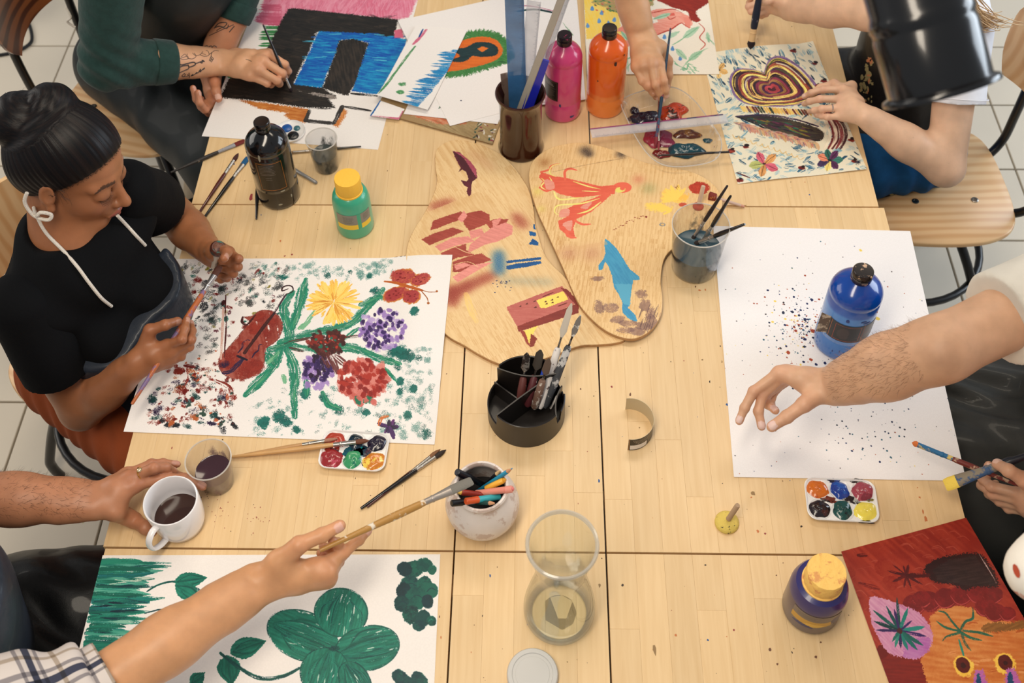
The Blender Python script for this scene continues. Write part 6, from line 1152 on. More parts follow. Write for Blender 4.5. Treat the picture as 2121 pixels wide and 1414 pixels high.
brush('thinner natural wood brush beneath the other on the six well palette', P(700, 908, TZ+.019), P(505, 941, T0), .0034, mat('natural_wood_b', (190, 146, 96), .4, coat=.2), bb('bristle_grey', (170, 120, 100)))
brush('thin black brush with a red tip lying over the paint tub rim', P(1521, 314, TZ+.030), P(1362, 322, TZ+.040), .0028, lac, bb('bristle_redtip', (160, 60, 44)), fr=lac, lens=(.012, .03))
brush('black brush with a brown worn end standing left in the large water cup', P(1428, 505, TZ+.045), P(1507, 384, TZ+.195), .0040, mat('half_black', (40, 28, 26), .35, coat=.3, dirt=(150, 110, 60), dscale=14, dlo=.62), bb('bristle_dark', (50, 40, 36)))
brush('straight black brush standing in the middle of the large water cup', P(1448, 512, TZ+.040), P(1514, 405, TZ+.190), .0044, lac, bb('bristle_dark', (50, 40, 36)))
brush('black brush leaning right over the large water cup rim', P(1432, 508, TZ+.050), P(1543, 464, TZ+.165), .0046, lac, bb('bristle_dark', (50, 40, 36)))
brush('slim stained brush lying in the clear paint tub', P(1364, 312, TZ+.012), P(1365, 195, TZ+.044), .0030, mat('stained_handle', (120, 60, 54), .5, dirt=(210, 190, 170), dscale=30, dlo=.5), bb('bristle_crim', (140, 50, 60)))
# ================================================================== bodies: one continuous surface grown around a skeleton
class Field:
    def __init__(s, lo, hi, h):
        s.lo = np.array(lo, np.float32); s.h = h; s.n = np.maximum(4, np.ceil((np.array(hi)-s.lo)/h).astype(int)+1)
        s.d = np.full(s.n, 1.0, np.float32)
    def _sub(s, lo, hi):
        a = np.clip(np.floor((np.array(lo)-s.lo)/s.h).astype(int), 0, s.n); b = np.clip(np.ceil((np.array(hi)-s.lo)/s.h).astype(int)+1, 0, s.n)
        if np.any(b <= a): return None
        g = [s.lo[i]+np.arange(a[i], b[i], dtype=np.float32)*s.h for i in range(3)]
        return (slice(a[0], b[0]), slice(a[1], b[1]), slice(a[2], b[2])), g[0][:, None, None], g[1][None, :, None], g[2][None, None, :]
    def cone(s, a, b, ra, rb=None, k=0.01, flat=None, sub=False):
        rb = ra if rb is None else rb; a, b = np.array(a, np.float32), np.array(b, np.float32); m = max(ra, rb)+k+3*s.h
        w = s._sub(np.minimum(a, b)-m, np.maximum(a, b)+m)
        if w is None: return s
        sl, X, Y, Z = w; d = b-a
        px, py, pz = X-a[0], Y-a[1], Z-a[2]
        if flat is not None:
            n, f = np.array(flat[0], np.float32), flat[1]; n = n/np.linalg.norm(n); d = d-n*(d@n)*0
            q = px*n[0]+py*n[1]+pz*n[2]; e = 1/f-1; px, py, pz = px+q*e*n[0], py+q*e*n[1], pz+q*e*n[2]; d = d+n*(d@n)*e
        dd = max(float(d@d), 1e-12); t = np.clip((px*d[0]+py*d[1]+pz*d[2])/dd, 0, 1)
        D = np.sqrt((px-t*d[0])**2+(py-t*d[1])**2+(pz-t*d[2])**2)-(ra+(rb-ra)*t)
        if flat is not None: D = D*min(1, flat[1]*1.15)
        c = s.d[sl]
        if sub:
            D = -D; hh = np.maximum(k-np.abs(c-D), 0)/max(k, 1e-6); s.d[sl] = np.maximum(c, D)+hh*hh*k*.25
        else:
            hh = np.maximum(k-np.abs(c-D), 0)/max(k, 1e-6); s.d[sl] = np.minimum(c, D)-hh*hh*k*.25
        return s
    def ell(s, c, r, M_=None, k=0.01, sub=False):
        c = np.array(c, np.float32); r = np.array(r, np.float32); m = float(r.max())+k+3*s.h; w = s._sub(c-m, c+m)
        if w is None: return s
        sl, X, Y, Z = w; x, y, z = X-c[0], Y-c[1], Z-c[2]
        if M_ is not None: x, y, z = [x*M_[i][0]+y*M_[i][1]+z*M_[i][2] for i in range(3)]
        q = np.sqrt((x/r[0])**2+(y/r[1])**2+(z/r[2])**2)+1e-6; g = np.sqrt((x/r[0]**2)**2+(y/r[1]**2)**2+(z/r[2]**2)**2)+1e-6
        D = q*(q-1)/g; cc = s.d[sl]
        if sub: D = -D
        hh = np.maximum(k-np.abs(cc-D), 0)/max(k, 1e-6); s.d[sl] = (np.maximum(cc, D)+hh*hh*k*.25) if sub else (np.minimum(cc, D)-hh*hh*k*.25)
        return s
    def cut(s, p, n):                # remove the side the normal points to
        n = np.array(n, np.float32); n /= np.linalg.norm(n); sl, X, Y, Z = s._sub(s.lo-1, s.lo+s.n*s.h+1)
        s.d = np.maximum(s.d, (X-p[0])*n[0]+(Y-p[1])*n[1]+(Z-p[2])*n[2]); return s
    def mesh(s):
        d = s.d; ins = d < 0; n = d.shape
        def cn(a, i, j, k): return a[i:n[0]-1+i, j:n[1]-1+j, k:n[2]-1+k]
        cs = [(i, j, k) for i in (0, 1) for j in (0, 1) for k in (0, 1)]
        cnt = sum(cn(ins, *c).astype(np.int8) for c in cs); act = (cnt > 0) & (cnt < 8)
        idx = np.argwhere(act); V = np.zeros((len(idx), 3)); C = np.zeros(len(idx))
        I, J, K = idx.T
        for a in range(3):
            for c in cs:
                if c[a]: continue
                e = list(c); e[a] = 1
                d0 = d[I+c[0], J+c[1], K+c[2]]; d1 = d[I+e[0], J+e[1], K+e[2]]; m = (d0 < 0) != (d1 < 0)
                t = np.where(m, d0/np.where(m, d0-d1, 1), 0); p = np.zeros((len(idx), 3)); p[:] = c; p[:, a] += t; V += p*m[:, None]; C += m
        V = (V/np.maximum(C, 1)[:, None]+idx)*s.h+s.lo
        vid = np.full(act.shape, -1, np.int64); vid[I, J, K] = np.arange(len(idx)); F = []
        for a in range(3):
            b, c = (a+1) % 3, (a+2) % 3
            sl0 = [slice(1, -1)]*3; sl0[a] = slice(0, -1); sl1 = list(sl0); sl1[a] = slice(1, None)
            m0, m1 = ins[tuple(sl0)], ins[tuple(sl1)]; E = np.argwhere(m0 != m1)
            if not len(E): continue
            flip = m0[tuple(E.T)]; E[:, b] += 1; E[:, c] += 1
            def off(db, dc):
                q = E.copy(); q[:, b] -= db; q[:, c] -= dc; return vid[q[:, 0], q[:, 1], q[:, 2]]
            Q = np.stack([off(1, 1), off(0, 1), off(0, 0), off(1, 0)], 1); Q[~flip] = Q[~flip][:, ::-1]; F.append(Q)
        F = np.concatenate(F); F = F[(F >= 0).all(1)]
        return V, F
def vnormals(V, F):
    n = np.cross(V[F[:, 2]]-V[F[:, 0]], V[F[:, 3]]-V[F[:, 1]]); N = np.zeros_like(V)
    for i in range(4): np.add.at(N, F[:, i], n)
    return N/np.maximum(np.linalg.norm(N, axis=1), 1e-12)[:, None]
def relax(V, F, it=1):
    for _ in range(it):
        A = np.zeros_like(V); c = np.zeros(len(V))
        for i in range(4):
            for j in (1, 3): np.add.at(A, F[:, i], V[F[:, (i+j) % 4]]); np.add.at(c, F[:, i], 1)
        V = V*.5+.5*A/np.maximum(c, 1)[:, None]
    return V
def put_mesh(name, pieces, material, parent=None, color=None, uvf=None):
    """pieces: list of (V, F); joined into one mesh; colour per vertex"""
    vs, fs, n = [], [], 0
    for V, F in pieces: vs.append(V); fs.append(F+n); n += len(V)
    V = np.concatenate(vs); F = np.concatenate(fs); me = bpy.data.meshes.new(name)
    me.vertices.add(len(V)); me.vertices.foreach_set('co', V.astype(np.float32).ravel()); me.loops.add(F.size); me.loops.foreach_set('vertex_index', F.astype(np.int32).ravel())
    me.polygons.add(len(F)); me.polygons.foreach_set('loop_start', np.arange(0, F.size, 4, dtype=np.int32)); me.polygons.foreach_set('use_smooth', np.ones(len(F), bool))
    me.update(calc_edges=True); me.validate()
    me.materials.append(material)
    if color is not None:
        at = me.color_attributes.new('Col', 'FLOAT_COLOR', 'POINT'); c = np.ones((len(V), 4), np.float32); c[:, :3] = color; at.data.foreach_set('color', c.ravel())
    o = bpy.data.objects.new(name, me); return link(o, parent)
def srgb2lin(c): c = np.asarray(c, np.float32)/255.; return np.where(c <= .04045, c/12.92, ((c+.055)/1.055)**2.4)
def noise3(V, f, seed=0):            # smooth pseudo noise from sine waves
    r = np.random.default_rng(seed); o = np.zeros(len(V))
    for k in range(7): a = r.normal(size=3)*f; o += np.sin(V@a+r.uniform(0, 6.28))
    return o/3.0
def bboxof(pts, pad): p = np.array(pts); return p.min(0)-pad, p.max(0)+pad
def joint(prev, px, py, L, sg):      # next joint seen at a pixel, L away from prev; sg -1 nearer the lens, +1 farther
    o = np.array([0, 0, CAMZ]); d = ray(px, py); d = d/np.linalg.norm(d); v = np.array(prev)-o; t0 = v@d; q = v@v-t0*t0; r = L*L-q
    return o+d*(t0+(sg*math.sqrt(r) if r > 0 else 0))
def PV(p): return np.array(P(p[0], p[1], TZ+p[2]))
skinmats = {}
def skin(name, rough=.45):
    m = bpy.data.materials.new(name); m.use_nodes = True; nt = m.node_tree; N, L = nt.nodes, nt.links; b = N['Principled BSDF']
    a = N.new('ShaderNodeAttribute'); a.attribute_name = 'Col'; tc = N.new('ShaderNodeTexCoord'); nz = N.new('ShaderNodeTexNoise'); nz.inputs['Scale'].default_value = 38; nz.inputs['Detail'].default_value = 6; L.new(tc.outputs['Object'], nz.inputs[0])
    mr = N.new('ShaderNodeMapRange'); mr.inputs['From Min'].default_value = .3; mr.inputs['From Max'].default_value = .7; mr.inputs['To Min'].default_value = .91; mr.inputs['To Max'].default_value = 1.07; L.new(nz.outputs[0], mr.inputs[0])
    mx = N.new('ShaderNodeMix'); mx.data_type = 'RGBA'; mx.blend_type = 'MULTIPLY'; mx.inputs['Factor'].default_value = 1; L.new(a.outputs['Color'], mx.inputs['A']); L.new(mr.outputs[0], mx.inputs['B']); L.new(mx.outputs['Result'], b.inputs['Base Color'])
    b.inputs['Roughness'].default_value = rough; b.inputs['Specular IOR Level'].default_value = .4; b.inputs['Subsurface Weight'].default_value = .12; b.inputs['Subsurface Radius'].default_value = (.010, .004, .002); b.inputs['Subsurface Scale'].default_value = 1
    n2 = N.new('ShaderNodeTexNoise'); n2.inputs['Scale'].default_value = 320; n2.inputs['Detail'].default_value = 3; L.new(tc.outputs['Object'], n2.inputs[0]); bp = N.new('ShaderNodeBump'); bp.inputs['Strength'].default_value = .18; bp.inputs['Distance'].default_value = .0006; L.new(n2.outputs[0], bp.inputs['Height']); L.new(bp.outputs[0], b.inputs['Normal'])
    return m
LEN = {'i': (.044, .025, .021), 'm': (.048, .029, .022), 'r': (.045, .027, .022), 'p': (.035, .020, .019), 't': (.046, .033, .027)}
RAD = {'i': (.0100, .0090, .0080, .0068), 'm': (.0102, .0092, .0082, .0070), 'r': (.0098, .0088, .0078, .0066), 'p': (.0088, .0078, .0070, .0058), 't': (.0135, .0120, .0108, .0088)}
def hand_joints(spec, sc=1.0):
    """spec: finger -> [(px,py,z), (px,py,sign), ...]; first joint explicit, the rest reached by bone length along the line of sight"""
    J = {}
    for f, L in spec.items():
        pts = [PV(L[0])]
        for k, q in enumerate(L[1:]): pts.append(joint(pts[-1], q[0], q[1], LEN[f][min(k, 2)]*sc, q[2]))
        J[f] = pts
    return J
def grow_arm(J, wrist, elbow, side, up, sc=1.0, h=.0023, fore=(.030, .044), upper=None, bare=True, wr=.0195, carve=True):
    """hand + forearm (+ upper arm) as one surface. side: vector across the wrist, up: back-of-hand normal"""
    wrist, elbow = np.array(wrist), np.array(elbow); pts = [wrist, elbow]+[p for v in J.values() for p in v]
    if upper is not None: pts += [np.array(u) for u in upper[0]]
    lo, hi = bboxof(pts, .075); F = Field(lo, hi, h); side = np.array(side)/np.linalg.norm(side); up = np.array(up)/np.linalg.norm(up); ax = (elbow-wrist); Lf = np.linalg.norm(ax); ax = ax/Lf
    w0 = .013*sc
    for s_ in (-1, 1): F.cone(wrist+side*s_*w0, wrist+side*s_*w0*.9+ax*Lf*.22, wr*sc*.95, fore[0]*sc*.82, .018)
    F.cone(wrist+ax*Lf*.12, wrist+ax*Lf*.55, fore[0]*sc*.95, fore[1]*sc, .02); F.cone(wrist+ax*Lf*.5, elbow, fore[1]*sc, fore[1]*sc*.93, .02)
    F.cone(wrist+ax*Lf*.35+up*.004, wrist+ax*Lf*.8+up*.008, fore[1]*sc*.75, fore[1]*sc*.9, .02)
    if upper is not None:
        q, r = upper; q = [np.array(x) for x in q]
        for i in range(len(q)-1): F.cone(q[i], q[i+1], r[i], r[i+1], .025)
    mc = [J[f][0] for f in 'imrp' if f in J]
    for f in 'imrp':                                     # metacarpals
        if f not in J: continue
        k = 'imrp'.index(f); b = wrist+side*(1-k*.66)*w0*1.0*(1 if True else 1)
        F.cone(b, J[f][0], .0155*sc, .0112*sc, .014); F.cone(J[f][0]+up*.001, J[f][0]+up*.0035, .0095*sc, .0092*sc, .008)
    for a, b in zip(mc[:-1], mc[1:]): F.cone(wrist*.45+a*.55, wrist*.45+b*.55, .0145*sc, .014*sc, .014); F.cone(a*.9+wrist*.1, b*.9+wrist*.1, .0108*sc, .0104*sc, .010)
    if 't' in J:
        t = J['t']; F.cone(wrist*.6+t[0]*.4, t[1], .0180*sc, .0140*sc, .016); F.cone(t[0], J['i'][0]*.6+wrist*.4 if 'i' in J else wrist, .0150*sc, .0130*sc, .016)
    for f in 'imrpt':
        if f not in J: continue
        q = J[f]; r = [x*sc for x in RAD[f]]
        st = 1 if f == 't' else 0
        for i in range(st, len(q)-1): F.cone(q[i], q[i+1], r[i]*1.0, r[i+1], .0035 if i > 0 else .006)
        for i in range(1, len(q)-1): F.cone(q[i], q[i]+up*.0004, r[i]*1.055, r[i]*1.04, .003)      # knuckles
        F.cone(q[-1], q[-1]+(q[-1]-q[-2])/np.linalg.norm(q[-1]-q[-2])*.0022, r[-1], r[-1]*.92, .003)
    V, Fa = F.mesh(); V = relax(V, Fa, 1); return V, Fa
def skin_colors(V, base, J=None, up=None, tint=(196, 110, 92), nail=(236, 200, 190), extra=None, knuckle=.35, sc=1.0, nailn=None):
    C = np.empty((len(V), 3), np.float32); C[:] = srgb2lin(base); tn = srgb2lin(tint)
    v = (.5+.5*noise3(V, 30, 3))[:, None]; C *= .95+.1*v
    def mixc(w, c):
        nonlocal C
        w = np.clip(w, 0, 1)[:, None]; C = C*(1-w)+c*w
    for J1, up1 in ([] if J is None else (J if isinstance(J, list) else [(J, up)])):
        up1 = np.array(up1)/np.linalg.norm(up1)
        for f, q in J1.items():
            r = RAD[f]
            for i, k in ((0, .8), (1, .9), (2, .5), (3, .9)):
                if f == 't' and i == 0: continue
                d = np.linalg.norm(V-q[i], axis=1); mixc(knuckle*k*np.exp(-(d/(r[i]*1.5*sc))**2), tn)
            ax = q[3]-q[2]; ax = ax/np.linalg.norm(ax); n = (nailn[f] if nailn and f in nailn else up1); n = n-ax*(n@ax); n = n/np.linalg.norm(n); c = q[3]+n*r[3]*sc*.8-ax*.001; w = V-c; s_ = np.cross(ax, n)
            e = (w@ax/(.0066*sc))**4+(w@s_/(r[3]*.82*sc))**4+(w@n/.006)**4; mixc(np.where(e < 1, .75, 0), srgb2lin(nail))
    if extra: 
        for fn, c in extra: mixc(fn(V), srgb2lin(c))
    return C
def clothmat(name, col, rough=.8, bump=.4, bscale=40, sheen=.0, var=.12, vscale=7, coat=0.0, wr=0.0, fine=700):
    m = mat(name, col, rough, var=var, vscale=vscale, coat=coat, sheen=sheen, spec=.22); nt = m.node_tree; N, L = nt.nodes, nt.links; b = N['Principled BSDF']; tc = N.new('ShaderNodeTexCoord')
    n1 = N.new('ShaderNodeTexNoise'); n1.inputs['Scale'].default_value = bscale; n1.inputs['Detail'].default_value = 5; n1.inputs['Distortion'].default_value = wr; L.new(tc.outputs['Object'], n1.inputs[0])
    n2 = N.new('ShaderNodeTexNoise'); n2.inputs['Scale'].default_value = fine; L.new(tc.outputs['Object'], n2.inputs[0]); ad = N.new('ShaderNodeMath'); ad.operation = 'MULTIPLY_ADD'; ad.inputs[1].default_value = .12; L.new(n2.outputs[0], ad.inputs[0]); L.new(n1.outputs[0], ad.inputs[2])
    bp = N.new('ShaderNodeBump'); bp.inputs['Strength'].default_value = bump; bp.inputs['Distance'].default_value = .006; L.new(ad.outputs[0], bp.inputs['Height']); L.new(bp.outputs[0], b.inputs['Normal']); return m
def cloth(name, parts, material, parent, h=.006, cuts=(), wrinkle=(.004, 30), k=.03, folds=(), rx=1, pad=.2):
    """garment grown from cones (a, b, ra, rb[, flat]); cuts = [(point, normal)]; folds = [(centre, axis, amplitude, wavelength, reach)]"""
    pts = [np.array(p) for q in parts for p in q[:2]]; lo, hi = bboxof(pts, pad); F = Field(lo, hi, h)
    for q in parts: F.cone(q[0], q[1], q[2], q[3], k, q[4] if len(q) > 4 else None)
    for p, n in cuts: F.cut(p, n)
    V, Fa = F.mesh(); V = relax(V, Fa, rx); N = vnormals(V, Fa); d = noise3(V, wrinkle[1], len(parts))*wrinkle[0]*.5
    for c, a, amp, wl, reach in folds:
        c, a = np.array(c), np.array(a)/np.linalg.norm(a); w = V-c; s_ = w@a; r = np.linalg.norm(w, axis=1); d += amp*np.sin(s_/wl*6.283+noise3(V, 25, 5)*1.2)*np.exp(-(r/reach)**2)
    V = V+N*d[:, None]; return put_mesh(name, [(V, Fa)], material, parent)
# ================================================================== people
def Hx(ox, oy, s): return lambda x, y, z: (ox+x/s, oy+y/s, z)
def ring_on(name, a, b, r, m, parent, w=.0022, t=.0011, stone=None):
    a, b = Vector(a), Vector(b); d = (b-a).normalized(); u, v = frame(d); c = a.lerp(b, .45); n = 24; pts = [c+u*r*math.cos(6.2832*i/n)+v*r*math.sin(6.2832*i/n) for i in range(n+1)]
    mb = MB().add(*tube(pts, [(t, t)]*(n+1), 8, cap=False)); o = mb.build(name, m, parent); return o
gold = mat('gold', (226, 170, 84), .2, metal=1); silver = mat('silver', (210, 206, 204), .2, metal=1)
# ---- D: arm reaching in from the far side over the paint tub
def person_far():
    Q = Hx(1250, 0, 4.42); base = (206, 160, 122)
    J = hand_joints({'i': [Q(520, 590, .150), Q(552, 740, -1), Q(570, 820, 1), Q(575, 872, 1)], 'm': [Q(440, 590, .156), Q(476, 775, -1), Q(512, 850, 1), Q(534, 915, 1)], 'r': [Q(360, 605, .150), Q(415, 785, -1), Q(455, 850, 1), Q(480, 890, 1)], 'p': [Q(298, 620, .142), Q(350, 745, -1), Q(400, 800, 1), Q(440, 840, 1)], 't': [Q(530, 430, .145), Q(586, 560, 1), Q(594, 690, 1), Q(580, 790, 1)]})
    wr = PV(Q(345, 330, .165)); el = np.array(joint(wr, 1255, -190, .25, -1)); up = (0.0, -.55, .85)
    sh = el+np.array((-.05, .26, .14))
    V, F = grow_arm(J, wr, el, (1, .2, 0), up, .98, fore=(.030, .042), upper=([el, sh], [.042, .052]))
    tor = np.array((sh[0]-.16, sh[1]+.10, 0)); hp = Field(tor+np.array((-.2, -.22, .75)), tor+np.array((.25, .2, 1.62)), .008)
    hd = tor+np.array((0.0, -.02, 1.36)); hp.ell(hd, (.078, .098, .115)); hp.cone(hd-np.array((0, -.02, .05)), tor+np.array((0, .04, 1.12)), .055, .06); V2, F2 = hp.mesh()
    o = put_mesh('person', [(V, F), (V2, F2)], skin('skin_far'), None, np.concatenate([skin_colors(V, base, J, up, nail=(236, 196, 176), sc=.98), np.tile(srgb2lin(base), (len(V2), 1))]))
    props(o, 'person reaching in from the far side dipping a brush in the paint tub', 'person')
    m = clothmat('far_shirt', (120, 126, 134), .85)
    sd = np.array((1, 0, 0)); c = lambda x, y, z: tor+np.array((x, y, z))
    cloth('shirt', [(c(-.15, .03, 1.06), c(.15, .03, 1.06), .07, .07), (c(0, .03, 1.0), c(0, .05, .70), .15, .14, ((0, 1, 0), .7)), (sh, el*.35+sh*.65, .062, .058), (c(-.16, .02, 1.05), c(-.2, -.05, .85), .06, .055)], m, o, .010)
    cloth('trousers', [(c(-.09, .05, .55), c(-.10, -.30, .52), .095, .075), (c(.09, .05, .55), c(.10, -.30, .52), .095, .075), (c(-.10, -.30, .52), c(-.10, -.27, .08), .07, .05), (c(.10, -.30, .52), c(.10, -.27, .08), .07, .05), (c(-.06, .06, .62), c(.06, .06, .62), .13, .13)], clothmat('far_trousers', (44, 50, 64), .85), o, .012)
    hr = Field(hd-.16, hd+.18, .008); hr.ell(hd+np.array((0, .012, .02)), (.088, .108, .118)); hr.cut(hd+np.array((0, -.03, 0)), (0, -1, -.35)); V3, F3 = hr.mesh(); put_mesh('hair', [(V3, F3)], mat('hair_brown', (60, 42, 32), .5), o)
    brush('slim brush with blue stained handle held by the hand over the paint tub', P(1357, 305, TZ+.012), P(1389, 58, TZ+.215), .0036, mat('blue_stained', (30, 60, 84), .4, dirt=(150, 70, 80), dscale=50, dlo=.58), bb('bristle_crim', (140, 50, 60)), fr=mat('ferr_blue', (60, 80, 110), .4, dirt=(150, 60, 70), dscale=60, dlo=.55))
person_far()
# ---- E, F: woman in the white T-shirt
def person_white():
    Q = Hx(1530, 0, 5.05); base = (226, 186, 156)
    JF = hand_joints({'i': [Q(1085, 935, .075), Q(880, 935, -1), Q(760, 970, 1), Q(690, 1005, 1)], 'm': [Q(1075, 1035, .078), Q(850, 1035, -1), Q(740, 1060, 1), Q(690, 1085, 1)], 'r': [Q(1070, 1125, .074), Q(870, 1140, -1), Q(790, 1155, 1), Q(745, 1165, 1)], 'p': [Q(1085, 1215, .064), Q(930, 1225, -1), Q(865, 1215, 1), Q(815, 1205, 1)], 't': [Q(1180, 900, .05), Q(1000, 880, 1), Q(860, 920, 1), Q(760, 980, 1)]}, .95)
    wF = PV(Q(1290, 1190, .085)); eF = joint(wF, 1958, 348, .235, 1); sF = joint(eF, 1992, 70, .27, -1)
    VF, FF = grow_arm(JF, wF, eF, (-.25, 1, 0), (0, -.2, 1), .92, fore=(.030, .042), upper=([eF, sF], [.042, .050]))
    JE = hand_joints({'i': [Q(300, -70, .10), Q(130, -30, 1), Q(110, 30, 1), Q(165, 62, -1)], 'm': [Q(310, -10, .09), Q(105, 70, 1), Q(150, 105, 1), Q(225, 105, -1)], 'r': [Q(325, 45, .08), Q(130, 120, 1), Q(190, 140, 1), Q(260, 128, -1)], 'p': [Q(345, 95, .07), Q(200, 165, 1), Q(240, 170, 1), Q(290, 158, -1)], 't': [Q(420, -10, .12), Q(370, -5, .0), Q(290, 15, -1), Q(220, 32, 1)]}, .95)
    wE = PV(Q(520, 85, .10)); eE = joint(wE, 1800, 25, .235, -1); sE = np.array((sF[0]-.02, sF[1]+.30, sF[2]))
    VE, FE = grow_arm(JE, wE, eE, (0, .7, .7), (-.3, .6, .7), .92, fore=(.030, .042), upper=([eE, sE], [.042, .050]))
    tor = (sF+sE)/2; T = lambda x, y, z: np.array((tor[0]+x, tor[1]+y, z))
    hd = T(-.06, 0, sF[2]+.30); hf = Field(hd-.3, hd+.2, .006); hf.ell(hd, (.098, .076, .115)); hf.ell(hd+np.array((-.03, 0, -.05)), (.07, .06, .08)); hf.cone(hd+np.array((-.09, 0, -.01)), hd+np.array((-.11, 0, -.04)), .009, .013); hf.cone(hd+np.array((.02, 0, -.06)), T(.03, 0, sF[2]+.02), .05, .055, .02)
    V3, F3 = hf.mesh(); C = [skin_colors(VF, base, JF, (0, -.2, 1), (226, 150, 132), nail=(240, 206, 196), sc=.92), skin_colors(VE, base, JE, (-.3, .6, .7), (226, 150, 132), nail=(236, 190, 180), sc=.92, nailn={'t': np.array((0, -.5, .8))}), np.tile(srgb2lin(base), (len(V3), 1))]
    fr = np.concatenate(C); VA = np.concatenate([VF, VE, V3]); fk = noise3(VA, 260, 8)+noise3(VA, 410, 9); fr = fr*np.where(fk > 2.7, .86, 1)[:, None]       # freckles
    o = put_mesh('person', [(VF, FF), (VE, FE), (V3, F3)], skin('skin_light'), None, fr); props(o, 'person in a white T-shirt and dark apron with long blond hair behind the black lamp', 'person')
    ring_on('ring', JF['r'][0], JF['r'][1], .0098, silver, o, t=.0016)
    z0 = sF[2]; wt = clothmat('white_cotton', (238, 238, 244), .85, .25, 24)
    axu = (eF-sF)/np.linalg.norm(eF-sF); cutp = sF+axu*.155
    sl = Field(*bboxof([sF, sF+axu*.3], .12), .004); sl.cone(sF-axu*.02, sF+axu*.30, .066, .074, .02); sl.cut(cutp, axu); Vs, Fs = sl.mesh(); Vs = relax(Vs, Fs, 1); Ns = vnormals(Vs, Fs); Vs = Vs+Ns*(noise3(Vs, 30, 4)*.0022)[:, None]
    sl2 = Field(*bboxof([sE, eE], .12), .006); a2 = (eE-sE)/np.linalg.norm(eE-sE); sl2.cone(sE, sE+a2*.2, .064, .07, .02); sl2.cut(sE+a2*.16, a2); Vs2, Fs2 = sl2.mesh()
    bd = Field(T(-.25, -.32, .5), T(.3, .32, z0+.15), .007); bd.cone(sF+np.array((0.01, .04, -.02)), sE+np.array((0.01, -.04, -.02)), .074, .074, .03); bd.cone(T(.02, 0, z0-.10), T(.01, 0, .60), .150, .135, .04, ((1, 0, 0), .72)); Vb, Fb = bd.mesh(); Vb = relax(Vb, Fb, 1); Nb = vnormals(Vb, Fb); Vb = Vb+Nb*(noise3(Vb, 22, 6)*.003)[:, None]
    put_mesh('shirt', [(Vb, Fb), (Vs, Fs), (Vs2, Fs2)], wt, o)
    hem = MB(); u, v = frame(Vector(axu)); c0 = Vector(cutp); hem.add(*tube([c0-Vector(axu)*.012+u*.0735*math.cos(a)+v*.0735*math.sin(a) for a in np.linspace(0, 6.2832, 33)], .0012, 6, cap=False)); hem.build('sleeve_hem', wt, o)
    ap = clothmat('apron_dark', (30, 28, 28), .42, .35, 16, coat=.15, var=.25)
    hipz = .56
    A = Field(T(-.55, -.42, .3), T(.35, .42, z0), .007); A.cone(T(-.02, 0, z0-.14), T(-.02, 0, .60), .158, .165, .04, ((1, 0, 0), .80)); A.cone(T(.0, -.09, hipz), T(-.38, -.13, .55), .118, .098, .05); A.cone(T(.0, .09, hipz), T(-.38, .12, .55), .115, .095, .05); A.cone(T(-.05, 0, .60), T(-.38, 0, .57), .11, .08, .05); A.cone(T(-.10, -.19, .52), T(-.10, -.22, .40), .07, .05, .05)
    A.cut(T(.035, 0, .85), (1, 0, .12)); A.cut(T(0, 0, z0-.10), (0, 0, 1)); A.cut(T(0, -.18, .55), (.30, -1, .15)); Va, Fa = A.mesh(); Va = relax(Va, Fa, 1); Na = vnormals(Va, Fa); Va = Va+Na*((noise3(Va, 16, 7))*.004)[:, None]; apo = put_mesh('apron', [(Va, Fa)], ap, o)
    jn = clothmat('blue_jeans', (24, 84, 140), .8, .4, 30, var=.3, vscale=16)
    cloth('trousers', [(T(.02, -.11, hipz), T(-.36, -.18, .53), .118, .095), (T(.02, .10, hipz), T(-.36, .13, .53), .112, .085), (T(.02, -.06, .60), T(.02, .06, .60), .125, .125), (T(-.36, -.13, .53), T(-.34, -.12, .06), .08, .055), (T(-.36, .13, .53), T(-.34, .12, .06), .08, .055)], jn, o, .009, folds=[(T(0, -.2, .55), (.8, .3, .2), .005, .06, .2)])
    # paint daubs on the apron
    dm = mat('dried_paint', (150, 138, 96), .6, dirt=(196, 120, 80), dscale=40, dlo=.55, bump=.4, bscale=120); from mathutils.bvhtree import BVHTree
    bv = BVHTree.FromPolygons([tuple(v) for v in Va], [tuple(f) for f in Fa]); mb = MB()
    def daub(x, y, r, st=1.0):
        ring = []; n = 9; rn = random.Random(int(x*7+y)); cpt = None
        for k in range(n):
            a = 6.283*k/n; q = r*rn.uniform(.5, 1.15); d = Vector(ray(x+q*math.cos(a), y+q*st*math.sin(a))).normalized(); hit = bv.ray_cast(Vector((0, 0, CAMZ)), d)
            if hit[0] is None: return
            ring.append(hit[0]+hit[1]*(.0012 if hit[1].dot(d) < 0 else -.0012))
        c = sum(ring, Vector())/n; c = c-Vector(ray(x, y)).normalized()*.001; mb.add([tuple(p) for p in ring]+[tuple(c)], [(k, (k+1) % n, n) for k in range(n)])
    rj = random.Random(6)
    for x, y, r, s_ in [(x+rj.gauss(0, 4), y+rj.gauss(0, 5), r*rj.uniform(.35, .75), s_*rj.uniform(.5, 1.8)) for x, y, r, s_ in ((1800, 130, 9, .9), (1795, 150, 8, 1.4), (1790, 165, 8, .8), (1803, 168, 7, 1.6), (1788, 178, 7, 1), (1797, 190, 5, 1.8), (1802, 205, 4, 2), (1812, 385, 12, .8), (1826, 393, 11, .6), (1842, 398, 10, .6), (1858, 388, 9, .9), (1868, 372, 8, 1.3), (1866, 352, 6, 1.4), (1812, 365, 6, 1.6), (1862, 342, 4, 1)) for _ in range(4)]: daub(x, y, r, s_)
    if mb.v: props(mb.build('dried_paint', dm, apo), kind='stuff')
    # long hair falling over the shoulder
    hm = mat('blond_hair', (206, 168, 118), .45, var=.2, vscale=60, sheen=.1); hs = MB(); rn = random.Random(5)
